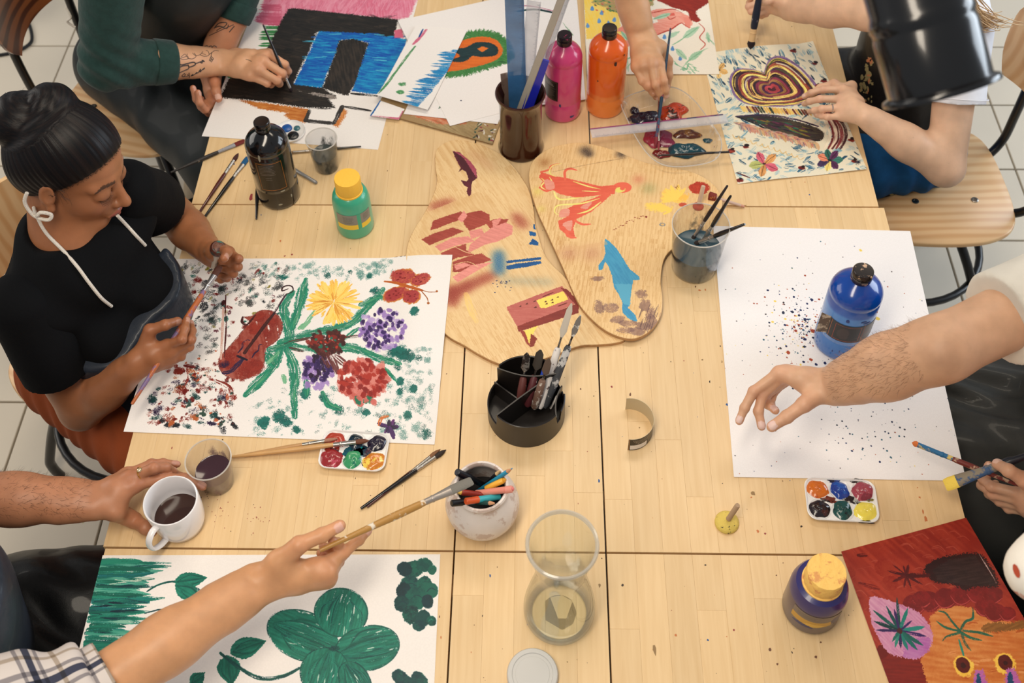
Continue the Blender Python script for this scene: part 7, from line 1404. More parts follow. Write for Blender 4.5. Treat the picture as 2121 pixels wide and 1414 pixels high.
    for k in range(130):
        x0, y0 = 1935+rn.uniform(-30, 75), -30; x1, y1 = 2010+rn.gauss(10, 26), rn.uniform(20, 62); z_ = z0+.105
        a = P(x0, y0, z0+.20); b_ = P((x0+x1)/2+rn.uniform(-8, 8), (y0+y1)/2+6, z_+.02); c_ = P(x1, y1, z_-.03); d_ = P(x1+rn.uniform(5, 40), y1+rn.uniform(-6, 12), z_-.05)
        hs.add(*tube(spline([a, b_, c_, d_], 4), [.0011]*12+[.0003], 4))
    hh = Field(hd-.2, hd+.2, .008); hh.ell(hd+np.array((.02, 0, .02)), (.108, .088, .122)); hh.cut(hd+np.array((-.02, 0, .02)), (-1, 0, -.5)); Vh, Fh = hh.mesh(); put_mesh('hair', [(Vh, Fh)], hm, o); props(hs.build('loose_hair', hm, o, sharp=0), kind='stuff')
    brush('fat paint stained brush with cream collar hanging from the top right hand', P(1554, 102, TZ+.025), P(1580, -50, TZ+.20), .0085, mat('fat_stained', (26, 34, 54), .4, dirt=(180, 172, 190), dscale=46, dlo=.6), bb('bristle_black', (34, 20, 28)), fr=mat('cream_collar', (226, 190, 140), .5, dirt=(60, 40, 50), dscale=40, dlo=.64), lens=(.022, .03))
person_white()
# ---- G, H: man on the right, reaching over the white sheet
def person_right():
    Q = Hx(1500, 720, 7.07); base = (212, 168, 136)
    JG = hand_joints({'i': [Q(800, 370, .165), Q(430, 640, -1), Q(300, 880, 1), Q(225, 1060, 1)], 'm': [Q(900, 360, .160), Q(560, 690, 1), Q(500, 930, 1), Q(545, 1140, 1)], 'r': [Q(980, 380, .150), Q(600, 700, 1), Q(640, 830, 1), Q(745, 915, -1)], 'p': [Q(1050, 400, .140), Q(760, 600, 1), Q(690, 740, 1), Q(700, 850, 1)], 't': [Q(1330, 640, .150), Q(1170, 830, -1), Q(920, 1010, 1), Q(705, 1150, 1)]}, 1.02)
    wG = PV(Q(1580, 560, .165)); eG = joint(wG, 1950, 722, .240, -1); sG = np.array(P(2300, 555, 1.13)); upG = np.array((-.2, -.1, 1))
    VG, FG = grow_arm(JG, wG, eG, (.1, -1, -.1), upG, 1.05, fore=(.036, .051), upper=([eG, sG], [.052, .058]))
    S = Hx(1860, 880, 3.927)
    JH = hand_joints({'t': [S(1130, 500, .085), S(1020, 440, -1), S(900, 370, -1), S(812, 318, 1)], 'i': [S(1000, 560, .05), S(760, 500, 1), S(690, 440, 1), S(735, 330, -1)], 'm': [S(1010, 610, .04), S(770, 560, 1), S(680, 490, 1), S(720, 430, -1)], 'r': [S(1030, 660, .03), S(830, 620, 1), S(740, 560, 1), S(790, 480, -1)], 'p': [S(1060, 700, .02), S(900, 680, 1), S(830, 620, 1), S(860, 560, -1)]}, 1.02)
    wH = PV(S(1240, 640, .06)); eH = joint(wH, 2330, 1060, .26, 1); sH = np.array((sG[0]+.02, sG[1]-.36, sG[2]-.02)); upH = np.array((-.2, -.8, .5))
    VH, FH = grow_arm(JH, wH, eH, (.2, .5, .8), upH, 1.03, fore=(.032, .042), upper=([eH, sH], [.045, .055]))
    tor = np.array((1.08, 1.12, 0)); T = lambda x, y, z: np.array((tor[0]+x, tor[1]+y, z)); z0 = sG[2]
    hd = T(-.04, 0, z0+.29); hf = Field(hd-.2, hd+.2, .007); hf.ell(hd, (.098, .076, .118)); hf.cone(hd+np.array((.02, 0, -.06)), T(.03, 0, z0+.02), .055, .06, .02); V3, F3 = hf.mesh()
    def elbow_shade(V): return .35*np.exp(-(np.linalg.norm(V-(eG+np.array((-.01, -.035, .02))), axis=1)/.03)**2)  # shade in the elbow crook, put into the skin colour
    VA = [VG, VH, V3]; C = np.concatenate([skin_colors(VG, base, JG, upG, (206, 130, 110), nail=(232, 206, 202), sc=1.05, extra=[(elbow_shade, (150, 96, 62))], nailn={'t': np.array((.1, -.2, 1))}), skin_colors(VH, base, JH, upH, (200, 116, 92), nail=(236, 200, 186), sc=1.03, nailn={'t': np.array((-.1, .1, 1))}), np.tile(srgb2lin(base), (len(V3), 1))])
    o = put_mesh('person', [(VG, FG), (VH, FH), (V3, F3)], skin('skin_right'), None, C); props(o, 'person in a pale grey T-shirt reaching a hairy forearm over the splattered sheet', 'person')
    sm = clothmat('grey_cotton', (222, 216, 204), .9, .25, 24); ax = (sG-eG)/np.linalg.norm(sG-eG); cp = eG+ax*.120
    sl = Field(*bboxof([eG, sG], .13), .0045); sl.cone(sG, eG+ax*.04, .082, .080, .02); sl.cut(cp, -ax); Vs, Fs = sl.mesh(); Vs = relax(Vs, Fs, 1); Ns = vnormals(Vs, Fs); Vs = Vs+Ns*(noise3(Vs, 30, 4)*.003)[:, None]
    bd = Field(T(-.25, -.34, .5), T(.3, .34, z0+.15), .008); bd.cone(sG+np.array((0.01, -.04, -.02)), sH+np.array((0.01, .04, -.02)), .078, .078, .03); bd.cone(T(.02, 0, z0-.10), T(.08, 0, .56), .160, .160, .04, ((1, 0, 0), .72)); bd.cone(sH, eH*.5+sH*.5, .068, .066, .02); Vb, Fb = bd.mesh(); Vb = relax(Vb, Fb, 1)
    put_mesh('shirt', [(Vb, Fb), (Vs, Fs)], sm, o)
    ap = clothmat('apron_grey', (52, 53, 52), .45, .3, 9, coat=.08, var=.2, wr=.5)
    cloth('apron', [(T(.02, 0, z0-.16), T(.02, 0, .60), .165, .175, ((1, 0, 0), .8)), (T(.02, -.10, .56), T(-.34, -.13, .55), .115, .10), (T(.02, .12, .56), T(-.34, .15, .55), .115, .10), (T(-.02, 0, .60), T(-.34, -.02, .57), .11, .09), (T(-.10, .22, .52), T(-.2, .26, .30), .06, .06)], ap, o, .007, [(T(.06, 0, .85), (1, 0, .2)), (T(0, 0, z0-.12), (0, 0, 1))], (.008, 14), .05, [(T(-.15, .15, .6), (.6, .8, 0), .008, .07, .2)])
    cloth('trousers', [(T(.08, -.10, .54), T(-.34, -.13, .52), .11, .085), (T(.08, .12, .54), T(-.34, .14, .52), .11, .085), (T(.08, -.07, .58), T(.08, .07, .58), .15, .15), (T(-.34, -.13, .52), T(-.32, -.13, .06), .08, .06), (T(-.34, .14, .52), T(-.32, .13, .06), .08, .06)], clothmat('dark_trousers', (16, 20, 30), .85), o, .010)
    hh = Field(hd-.2, hd+.2, .008); hh.ell(hd+np.array((.02, 0, .025)), (.108, .086, .120)); hh.cut(hd+np.array((-.03, 0, .02)), (-1, 0, -.5)); Vh, Fh = hh.mesh(); put_mesh('hair', [(Vh, Fh)], MATS['hair_brown'], o)
    arm_hair(o, VG, FG, wG, eG, upG, 900, (128, 92, 70), lo=.10, hi=.95, seed=2)
    brush('flat brush loaded with yellow paint held in the lower right hand', P(1957, 1005, TZ+.06), P(2150, 935, TZ+.14), .0080, mat('navy_handle', (16, 22, 36), .4, coat=.2), bb('bristle_yellow', (250, 218, 92)), 'flat', mat('caked_ferrule', (140, 130, 112), .6, dirt=(60, 90, 130), dscale=26, dlo=.52), lens=(.022, .075))
    brush('long speckled brush with an orange tip held in the lower right hand', P(1889, 916, TZ+.065), P(2110, 1005, TZ+.07), .0046, mat('speckled_handle', (120, 50, 44), .45, dirt=(210, 180, 150), dscale=44, dlo=.56), bb('bristle_orange', (222, 122, 60)), fr=mat('ferr_multi', (40, 110, 160), .5, dirt=(230, 206, 120), dscale=40, dlo=.52), lens=(.010, .06))
def arm_hair(o, V, F, wrist, elbow, up, n, col, lo=.05, hi=.8, seed=1, L=(.006, .016), topbias=.15):
    """fine forearm hairs rooted in the skin"""
    rn = np.random.default_rng(seed); N = vnormals(V, F); ax = elbow-wrist; Lf = np.linalg.norm(ax); ax = ax/Lf; t = (V-wrist)@ax/Lf; r = np.linalg.norm(V-wrist-np.outer((V-wrist)@ax, ax), axis=1)
    ok = np.where((t > lo) & (t < hi) & (N@(np.array(up)/np.linalg.norm(up)) > topbias) & (r < .08))[0]
    if not len(ok): return
    mb = MB()
    for i in rn.choice(ok, n):
        p, nn = V[i], N[i]; d = -ax*.8+nn*.35+rn.normal(size=3)*.35; d = d-nn*max(0, -(d@nn)); d /= np.linalg.norm(d); l = rn.uniform(*L); s_ = np.cross(d, nn); s_ /= np.linalg.norm(s_)+1e-9; w = .00016
        a, b, c = p-s_*w, p+s_*w, p+d*l*.6+nn*.001; mb.add([tuple(a), tuple(b), tuple(c+s_*w*.7), tuple(c-s_*w*.7), tuple(p+d*l-nn*.0005)], [(0, 1, 2, 3), (3, 2, 4)])
    props(mb.build('arm_hair', mat('hair_%d_%d_%d' % col, col, .6), o, smooth=False), kind='stuff')
person_right()
from mathutils.bvhtree import BVHTree
def bvh(V, F): return BVHTree.FromPolygons([tuple(v) for v in V], [tuple(f) for f in F])
def surf(bv, px, py, off=.001):
    d = Vector(ray(px, py)).normalized(); h = bv.ray_cast(Vector((0, 0, CAMZ)), d)
    if h[0] is None: return None
    return h[0]-d*off
def ribbon(bv, pts, w, off=.0006):
    """thin line laid on a surface where the photograph shows it"""
    q = [surf(bv, p[0], p[1], off) for p in spline(pts, 4)]; q = [p for p in q if p is not None]; v, f = [], []
    for i in range(len(q)):
        d = (q[min(i+1, len(q)-1)]-q[max(i-1, 0)]); vw = q[i]-Vector((0, 0, CAMZ)); s_ = d.cross(vw)
        if s_.length < 1e-9: continue
        s_ = s_.normalized()*w; v += [tuple(q[i]+s_), tuple(q[i]-s_)]
    return v, [(2*i, 2*i+1, 2*i+3, 2*i+2) for i in range(len(v)//2-1)]
# ---- chairs: round-edged plywood seat on a black tube stool base
ply = wood('seat_ply', (228, 188, 138), (213, 164, 112), (1.5, 9, 3), .38, 9, 1.3, .25, axis='Y', contrast=(.25, .95)); plyd = wood('back_ply', (146, 84, 44), (84, 40, 18), (3, 3, 7), .3, 9, 1.0, .3, axis='Z', contrast=(.3, .75)); tubm = mat('black_tube', (20, 20, 22), .35, coat=.2)
pedge = mat('ply_side', (206, 162, 112), .5)
def chair(label, c, ang, back=True, zs=.48, dark=False, bz=(.70, .92)):
    t = thing('workshop_chair', label, 'chair', (c[0], c[1], 0), ang, 'plywood and black tube chairs')     # local +x is the front
    o = spline([(.19, .0), (.185, .12), (.13, .185), (0, .205), (-.12, .195), (-.19, .14), (-.205, 0), (-.19, -.14), (-.12, -.195), (0, -.205), (.13, -.185), (.185, -.12)], 6, True)
    MB().add(*prism([(p[0], p[1]) for p in o], zs-.012, zs, .004)).build('seat', ply, t, sharp=50)
    for x, y in ((-.11, .065), (-.11, -.065), (.04, .065), (.04, -.065)):
        MB().add(*lathe([(.009, zs), (.009, zs+.0012), (.006, zs+.0022), (.0045, zs+.0022), (.004, zs+.0012)], 16, (x, y))).build('rivet', mat('rivet_steel', (150, 146, 140), .25, metal=1), t)
    MB().add(*lathe([(.018, .20), (.018, zs-.10), (.032, zs-.09), (.032, zs-.03), (.09, zs-.02), (.09, zs-.012)], 24)).build('screw_post', tubm, t)
    for k in range(4):
        a = math.radians(45+90*k); u = Vector((math.cos(a), math.sin(a), 0)); pts = [u*.03+Vector((0, 0, zs-.06)), u*.10+Vector((0, 0, zs-.08)), u*.20+Vector((0, 0, .26)), u*.265+Vector((0, 0, .10)), u*.275+Vector((0, 0, .05)), u*.27+Vector((0, 0, .0))]
        MB().add(*tube(spline(pts, 5), .0125, 10)).build('leg', tubm, t)
    MB().add(*tube([(.205*math.cos(a), .205*math.sin(a), .235) for a in np.linspace(0, 6.2832, 41)], .0105, 10, cap=False)).build('foot_ring', tubm, t)
    if back:
        for s_ in (-1, 1): MB().add(*tube(spline([(-.06, s_*.06, zs-.02), (-.17, s_*.09, zs-.025), (-.225, s_*.115, zs+.02), (-.236, s_*.125, zs+.12), (-.238, s_*.125, bz[0]+.05), (-.243, s_*.10, bz[1]-.06)], 6), .0115, 10)).build('back_tube', tubm, t)
        v, f = [], []; nx, nz = 20, 10
        for dx in (0, -.010):
            for j in range(nz+1):
                for i in range(nx+1):
                    a = -1+2*i/nx; z = bz[0]+(bz[1]-bz[0])*j/nz; q = abs(2*j/nz-1); wv = .205*(1-.22*q**3); v.append((-.232+.055*a*a+dx, a*wv, z))
        N = (nx+1)*(nz+1)
        for j in range(nz):
            for i in range(nx): a = j*(nx+1)+i; f.append((a, a+1, a+nx+2, a+nx+1)); f.append((N+a, N+a+nx+1, N+a+nx+2, N+a+1))
        rim = [i for i in range(nx)]+[j*(nx+1)+nx for j in range(nz)]+[nz*(nx+1)+i for i in range(nx, 0, -1)]+[j*(nx+1) for j in range(nz, 0, -1)]
        for k in range(len(rim)): a, b_ = rim[k], rim[(k+1) % len(rim)]; f.append((a, a+N, b_+N, b_))
        MB().add(v, f).build('backrest', plyd if dark else ply, t, sharp=50)
    return t
chair('plywood chair with visible rivets beneath the woman in the white T-shirt', (.995, 1.955), math.radians(182), True)
chair('plywood chair under the person in the green sweater with a red brown back', (-1.095, 2.255), math.radians(-16), True, dark=True, bz=(.73, .97))
chair('plywood chair under the woman with the black hair bun', (-.96, 1.43), math.radians(-30), True, bz=(.66, .88))
chair('plywood chair under the person in the plaid shirt', (-1.10, .66), math.radians(0), False)
chair('plywood chair under the person in the pale grey T-shirt', (1.26, .98), math.radians(180), False)
# ---- woman with the bun, painting the violin
def woman():
    B = Hx(260, 470, 3.627); base = (160, 104, 70)
    JR = hand_joints({'t': [B(190, 880, .085), B(185, 775, -1), B(300, 735, -1), B(388, 708, 1)], 'i': [B(318, 885, .105), B(425, 845, -1), B(448, 765, 1), B(460, 700, 1)], 'm': [B(345, 935, .090), B(490, 850, -1), B(500, 780, 1), B(490, 725, 1)], 'r': [B(345, 980, .072), B(480, 900, -1), B(500, 840, 1), B(495, 800, 1)], 'p': [B(320, 1015, .055), B(420, 975, -1), B(450, 915, 1), B(440, 880, 1)]}, .95)
    wR = PV(B(70, 1040, .075)); eR = joint(wR, 168, 846, .225, 1); sR = joint(eR, 55, 645, .275, -1); upR = np.array((.55, -.75, .35))
    JL = hand_joints({'i': [B(775, 190, .105), B(850, 240, -1), B(790, 268, 1), B(725, 262, 1)], 'm': [B(790, 230, .085), B(845, 300, -1), B(770, 318, 1), B(700, 315, 1)], 'r': [B(775, 280, .065), B(812, 350, -1), B(745, 365, 1), B(690, 360, 1)], 'p': [B(745, 315, .048), B(765, 385, -1), B(715, 398, 1), B(680, 388, 1)], 't': [B(665, 190, .11), B(720, 165, -1), B(760, 190, -1), B(742, 232, -1)]}, .95)
    wL = PV(B(640, 190, .085)); eL = joint(wL, 352, 438, .225, 1); sL = joint(eL, 268, 398, .275, -1); upL = np.array((.8, .2, .4))
    kw = dict(fore=(.029, .041)); VR, FR = grow_arm(JR, wR, eR, (.3, .45, .8), upR, .93, upper=([eR, sR], [.042, .050]), **kw); VL, FL = grow_arm(JL, wL, eL, (.1, .3, .9), upL, .93, upper=([eL, sL], [.042, .050]), **kw)
    # head in its own axes: x forward, y to her left, z up
    f, l, u = np.array((.9227, -.2469, -.2962)), np.array((.2126, .9665, -.1435)), np.array((.3217, .0695, .9443)); R3 = np.stack([f, l, u], 1)
    hc = np.array((-.8486, 1.394, 1.141)); W_ = lambda x, y, z: hc+R3@np.array((x, y, z))
    Hd = Field(hc-.19, hc+.19, .0023); Mi = R3.T
    def E(c, r, k=.012, sub=False): Hd.ell(W_(*c), r, Mi, k, sub)
    def Cn(a, b_, ra, rb=None, k=.008, sub=False): Hd.cone(W_(*a), W_(*b_), ra, rb, k, None, sub)
    E((-.014, 0, .036), (.100, .077, .086)); E((.026, 0, -.030), (.066, .061, .080), .02); E((.012, 0, -.045), (.060, .056, .060), .02)
    Cn((.066, -.010, -.098), (.066, .010, -.098), .018, k=.02)
    for s_ in (-1, 1):
        Cn((-.005, s_*.052, -.055), (.058, s_*.014, -.099), .014, .013, .018); Cn((.053, s_*.036, -.034), (.058, s_*.030, -.040), .022, .021, .02); Cn((.079, s_*.012, .019), (.066, s_*.046, .015), .0085, .008, .014)
        Cn((.078, s_*.020, -.004), (.072, s_*.044, -.006), .0095, .0070, .008, True); Cn((.0735, s_*.029, -.004), (.0725, s_*.034, -.0045), .0158, .0150, .006)
        Cn((.094, s_*.0105, -.040), (.097, s_*.0105, -.041), .0072, .0070, .005); Cn((.103, s_*.006, -.0485), (.104, s_*.006, -.0480), .0026, .0024, .003, True)
    Cn((.082, 0, .008), (.106, 0, -.034), .0078, .0100, .008); Cn((.106, 0, -.034), (.1085, 0, -.037), .0100, .0095, .006)
    Cn((.080, -.012, -.060), (.080, .012, -.060), .014, .014, .014)
    Cn((.088, -.021, -.069), (.096, -.004, -.064), .0038, .0058, .004); Cn((.088, .021, -.069), (.096, .004, -.064), .0038, .0058, .004); Cn((.0875, -.018, -.0715), (.0935, 0, -.0735), .0038, .0068, .004); Cn((.0875, .018, -.0715), (.0935, 0, -.0735), .0038, .0068, .004); Cn((.096, -.020, -.0695), (.100, 0, -.0685), .0012, .0012, .002, True); Cn((.096, .020, -.0695), (.100, 0, -.0685), .0012, .0012, .002, True)
    for s_ in (-1, 1): E((-.004, s_*.078, -.012), (.016, .0070, .027), .006); E((.000, s_*.0845, -.006), (.0095, .0060, .017), .004, True); Cn((.006, s_*.079, -.040), (.005, s_*.077, -.036), .0075, .007, .006)
    nb = (sR+sL)/2; Hd.cone(W_(-.030, 0, -.055), nb+np.array((-.03, .015, .03)), .052, .058, .03); Hd.cone(W_(.0, 0, -.075), nb+np.array((0, 0, .02)), .040, .052, .03); Vh, Fh = Hd.mesh(); Vh = relax(Vh, Fh, 1)
    lc = (Vh-hc)@R3; C = np.empty((len(Vh), 3), np.float32); C[:] = srgb2lin(base); C *= (.97+.06*noise3(Vh, 25, 3))[:, None]
    def tint(w, c):
        nonlocal C
        w = np.clip(w, 0, 1)[:, None]; C = C*(1-w)+srgb2lin(c)*w
    x, y, z = lc.T; ay = np.abs(y)
    tint(.35*np.exp(-(((x-.06)/.03)**2+((ay-.036)/.018)**2+((z+.034)/.02)**2)), (176, 96, 66))
    zl = -.069-.0006*(1-(y/.021)**2); e = ((ay)/.0230)**2+((z+.0695)/.0112)**2; tint(np.where((e < 1) & (x > .082), .75, 0), (164, 84, 74)); tint(np.where((np.abs(z+.0695) < .0012) & (ay < .022) & (x > .083), .8, 0), (84, 34, 30))
    br = .0205-.0006*((ay-.03)/.012)**2-(np.clip(ay-.04, 0, 1))*.55; tint(np.where((np.abs(z-br) < .0040-.05*np.clip(ay-.034, 0, .02)) & (ay > .013) & (ay < .052) & (x > .045), .86, 0), (34, 22, 20))
    ly = -.0135+.0045*((ay-.031)/.016)**2; tint(np.where((np.abs(z-ly) < .0015) & (np.abs(ay-.0325) < .0145) & (x > .05), .92, 0), (22, 14, 14)); tint(.30*np.exp(-(((ay-.031)/.015)**2+((z+.001)/.008)**2))*(x > .05), (122, 76, 56))
    tint(.4*np.exp(-(((x-.098)/.012)**2+((ay-.012)/.012)**2+((z+.046)/.006)**2)), (120, 66, 46))
    s_ = .72*x-.69*z-.0044; tint(.75*np.exp(-np.clip(s_, 0, 1)/.0055)*(z > -.012)*(ay < .0775), (26, 17, 15)); tint(.30*np.exp(-(((x-.075)/.03)**2+((ay-.02)/.03)**2+((z-.05)/.02)**2)), (196, 134, 96))  # dark fine hairs at the hairline; lit forehead put into the skin colour
    Cc = np.concatenate([skin_colors(VR, base, JR, upR, (150, 82, 60), nail=(190, 146, 130), sc=.93), skin_colors(VL, base, JL, upL, (150, 82, 60), nail=(190, 146, 130), sc=.93), C])
    o = put_mesh('person', [(VR, FR), (VL, FL), (Vh, Fh)], skin('skin_brown', .40), None, Cc); props(o, 'woman with a black hair bun and black T-shirt looking down at a brush', 'person')
    # eyelashes
    lm = MB()
    for s_ in (-1, 1):
        for k in range(15):
            q = -1+2*k/14; yy = s_*(.031+.0145*q); p0 = Vector(W_(.0865-.006*q*q, yy, -.0130+.004*q*q)); p1 = Vector(W_(.0955-.006*q*q, yy*1.04+s_*.003*q, -.0185+.004*q*q)); lm.add(*tube([p0, p0.lerp(p1, .5)+Vector((0, 0, -.0005)), p1], [.0004, .0003, .0001], 4))
    props(lm.build('eyelashes', mat('lash', (14, 10, 10), .5), o), kind='stuff')
    # hair drawn back into a bun
    hm = bpy.data.materials.new('black_hair'); hm.use_nodes = True; nt = hm.node_tree; b = nt.nodes['Principled BSDF']; b.inputs['Base Color'].default_value = lin((20, 15, 16))+(1,); b.inputs['Roughness'].default_value = .42; b.inputs['Specular IOR Level'].default_value = .22
    tc = nt.nodes.new('ShaderNodeAttribute'); tc.attribute_name = 'Col'; nz = nt.nodes.new('ShaderNodeTexNoise'); nz.inputs['Scale'].default_value = 1; nz.inputs['Detail'].default_value = 4; nt.links.new(tc.outputs['Vector'], nz.inputs[0]); bp = nt.nodes.new('ShaderNodeBump'); bp.inputs['Strength'].default_value = .4; bp.inputs['Distance'].default_value = .0015; nt.links.new(nz.outputs[0], bp.inputs['Height']); nt.links.new(bp.outputs[0], b.inputs['Normal'])
    cr = nt.nodes.new('ShaderNodeValToRGB'); cr.color_ramp.elements[0].color = lin((7, 6, 9))+(1,); cr.color_ramp.elements[1].color = lin((30, 20, 18))+(1,); cr.color_ramp.elements[0].position = .4; cr.color_ramp.elements[1].position = .75; nt.links.new(nz.outputs[0], cr.inputs[0]); nt.links.new(cr.outputs[0], b.inputs['Base Color'])
    Hf = Field(hc-.22, hc+.22, .0035); Hf.ell(W_(-.016, 0, .040), (.1055, .0835, .0935), Mi, .01); Hf.ell(W_(-.05, 0, .0), (.072, .080, .080), Mi, .02)
    n_ = R3@np.array((.72, 0, -.69)); Hf.cut(W_(.010, 0, .004), n_); Hf.cut(W_(0, 0, -.075), R3@np.array((.2, 0, -1.0)))
    b1, b2 = np.array(P(46, 250, 1.235)), np.array(P(108, 228, 1.245)); root = W_(-.074, 0, .085)
    Hf.cone(root, (b1+b2)/2, .034, .036, .012)
    Hf.ell(b1, (.059, .054, .054), None, .005); Hf.ell(b2, (.049, .050, .050), None, .004); Hf.ell(b2+np.array((-.028, -.028, -.01)), (.034, .028, .032), None, .004)
    Vr, Fr = Hf.mesh(); Vr = relax(Vr, Fr, 1); ax_ = hc+R3@np.array((.03, 0, -.02))-root; ax_ /= np.linalg.norm(ax_); s1 = l-ax_*(l@ax_); s1 /= np.linalg.norm(s1); s2 = np.cross(ax_, s1); lr = Vr-root; d = np.linalg.norm(lr, axis=1); azi = np.arctan2(lr@s2, lr@s1)
    bunm = ((Vr-(b1+b2)/2)**2).sum(1) < .082**2; pb_ = Vr-(b1+b2)/2; at = np.arctan2(pb_[:, 1], pb_[:, 0]); rr_ = np.hypot(pb_[:, 0], pb_[:, 1])
    col = np.where(bunm[:, None], np.stack([at*1.5, rr_*230, pb_[:, 2]*230], 1), np.stack([d*5, np.cos(azi)*24, np.sin(azi)*24], 1)).astype(np.float32)
    Vr = Vr+vnormals(Vr, Fr)*(np.where(bunm, .0007*np.sin(rr_*300+at*2), .0005*np.sin(azi*46)))[:, None]; ho = put_mesh('hair', [(Vr, Fr)], hm, o, col)
    fly = MB(); rn = random.Random(8); sv = .72*lc[:, 0]-.69*lc[:, 2]-.0044
    for k in np.random.default_rng(2).choice(np.where((sv > -.002) & (sv < .006) & (lc[:, 2] > -.008))[0], 320):
        p = Vector(Vh[k]); dr = (Vector(root)-p).normalized(); nn = (p-Vector(hc)).normalized(); m_ = p+dr*.014+nn*.0035; fly.add(*tube([p-dr*.001, m_, p+dr*.034+nn*.011], [.0004, .0007, .0005], 3))
    for k in range(26):
        if k < 12: t_ = rn.uniform(.3, 2.8); p = Vector((b1+b2)/2)+Vector((math.cos(t_)*.07, math.sin(t_)*.045, .02)); q_ = p+Vector((rn.gauss(0, .006), rn.uniform(.002, .012), .004))
        else:
            t_ = rn.uniform(-.9, .9); p = Vector(W_(.010+rn.uniform(-.01, .015), -.0775, rn.uniform(.0, .02))); q_ = p+Vector(R3@np.array((rn.uniform(.004, .022), .004, rn.uniform(-.03, -.012))))
        fly.add(*tube([p, p.lerp(q_, .5)+Vector((rn.gauss(0, .004), rn.gauss(0, .004), .003)), q_], [.00022, .0002, .0001], 3))
    props(fly.build('loose_hair', mat('lash', (14, 10, 10), .5), o), kind='stuff')
    # clothes
    fw = np.cross(sL-sR, (0, 0, 1)); fw /= np.linalg.norm(fw); fw[2] = 0; sd = (sL-sR)/np.linalg.norm(sL-sR); blk_ = clothmat('black_cotton', (5, 6, 9), .9, .3, 22, sheen=0)
    ch = (sR+sL)/2; hip = np.array((-.965, 1.41, .55)); aR, aL = (eR-sR)/np.linalg.norm(eR-sR), (eL-sL)/np.linalg.norm(eL-sL)
    body = [(sR+sd*.03+np.array((0, 0, -.015)), sL-sd*.03+np.array((0, 0, -.015)), .068, .066), (ch-fw*.02-np.array((0, 0, .07)), ch-fw*.01-np.array((0, 0, .20)), .145, .140, (fw, .78)), (ch-fw*.01-np.array((0, 0, .20)), hip+fw*.03+np.array((0, 0, .05)), .136, .132, (fw, .80)), (ch+fw*.075+sd*.065-np.array((0, 0, .15)), ch+fw*.08+sd*.06-np.array((0, 0, .17)), .062, .060), (ch+fw*.075-sd*.065-np.array((0, 0, .15)), ch+fw*.08-sd*.06-np.array((0, 0, .17)), .062, .060), (ch-fw*.055+np.array((0, 0, .0)), ch-fw*.02-np.array((0, 0, .05)), .075, .10)]
    Fb = Field(*bboxof([q[0] for q in body]+[q[1] for q in body], .2), .005)
    for q in body: Fb.cone(q[0], q[1], q[2], q[3], .04, q[4] if len(q) > 4 else None)
    neckc = nb+np.array((-.012, .008, .055)); Fb.ell(neckc+np.array((0, 0, .022)), (.070, .074, .038), None, .006, True)
    Vb, Fbf = Fb.mesh(); Vb = relax(Vb, Fbf, 1); Nb = vnormals(Vb, Fbf); w = Vb-ch; Vb = Vb+Nb*(noise3(Vb, 20, 6)*.003+.003*np.sin((w@(sd*.5+fw*.6+np.array((0, 0, .4))))*95))[:, None]
    sl = []
    for s0, a_, L_, r1 in ((sR, aR, .155, .070), (sL, aL, .150, .066)):
        S_ = Field(*bboxof([s0, s0+a_*.3], .11), .004); S_.cone(s0-a_*.02, s0+a_*.30, .062, r1+.010, .02); S_.cut(s0+a_*L_, a_); Vs, Fs = S_.mesh(); Vs = relax(Vs, Fs, 1); Vs = Vs+vnormals(Vs, Fs)*(noise3(Vs, 32, 4)*.0025)[:, None]; sl.append((Vs, Fs))
    put_mesh('shirt', [(Vb, Fbf)]+sl, blk_, o)
    # leather apron: bib on the chest and skirt over the lap
    lap_ = clothmat('apron_navy', (36, 42, 52), .40, .35, 14, coat=.15, var=.35, vscale=5, wr=.4)
    A = Field(*bboxof([q[0] for q in body[1:5]]+[q[1] for q in body[1:5]]+[hip, hip+fw*.5], .2), .0055)
    for q in body[1:3]: A.cone(q[0]+fw*.006, q[1]+fw*.006, q[2]+.010, q[3]+.012, .05, q[4] if len(q) > 4 else None)
    for q in body[3:5]: A.cone(q[0], q[1]-np.array((0, 0, .06)), q[2]+.008, q[3]+.010, .05)
    kn = [hip+fw*.42+sd*.13, hip+fw*.42-sd*.06]; A.cone(hip+fw*.06+sd*.10, kn[0], .105, .09, .05); A.cone(hip+fw*.06-sd*.06, kn[1], .10, .085, .05); A.cone(hip+fw*.1, hip+fw*.42+sd*.03, .10, .09, .05)
    eyL, eyR = P(303, 505, ch[2]-.10), P(231, 634, ch[2]-.13)
    A.cut(ch+fw*.055-np.array((0, 0, .2)), -fw); up_ = np.cross(np.array(eyL-eyR), -fw); up_ = up_ if up_[2] > 0 else -up_; A.cut(np.array(eyR)+np.array((0, 0, .006)), up_/np.linalg.norm(up_)*.9+fw*.15)
    A.cut(ch-sd*.150, -sd+np.array((0, 0, .25))); Va, Fa = A.mesh(); Va = relax(Va, Fa, 2); Va = Va+vnormals(Va, Fa)*(noise3(Va, 15, 9)*.003)[:, None]; ao = put_mesh('apron', [(Va, Fa)], lap_, o)
    pants = clothmat('rust_cotton', (150, 74, 40), .85, .3, 26, var=.08)
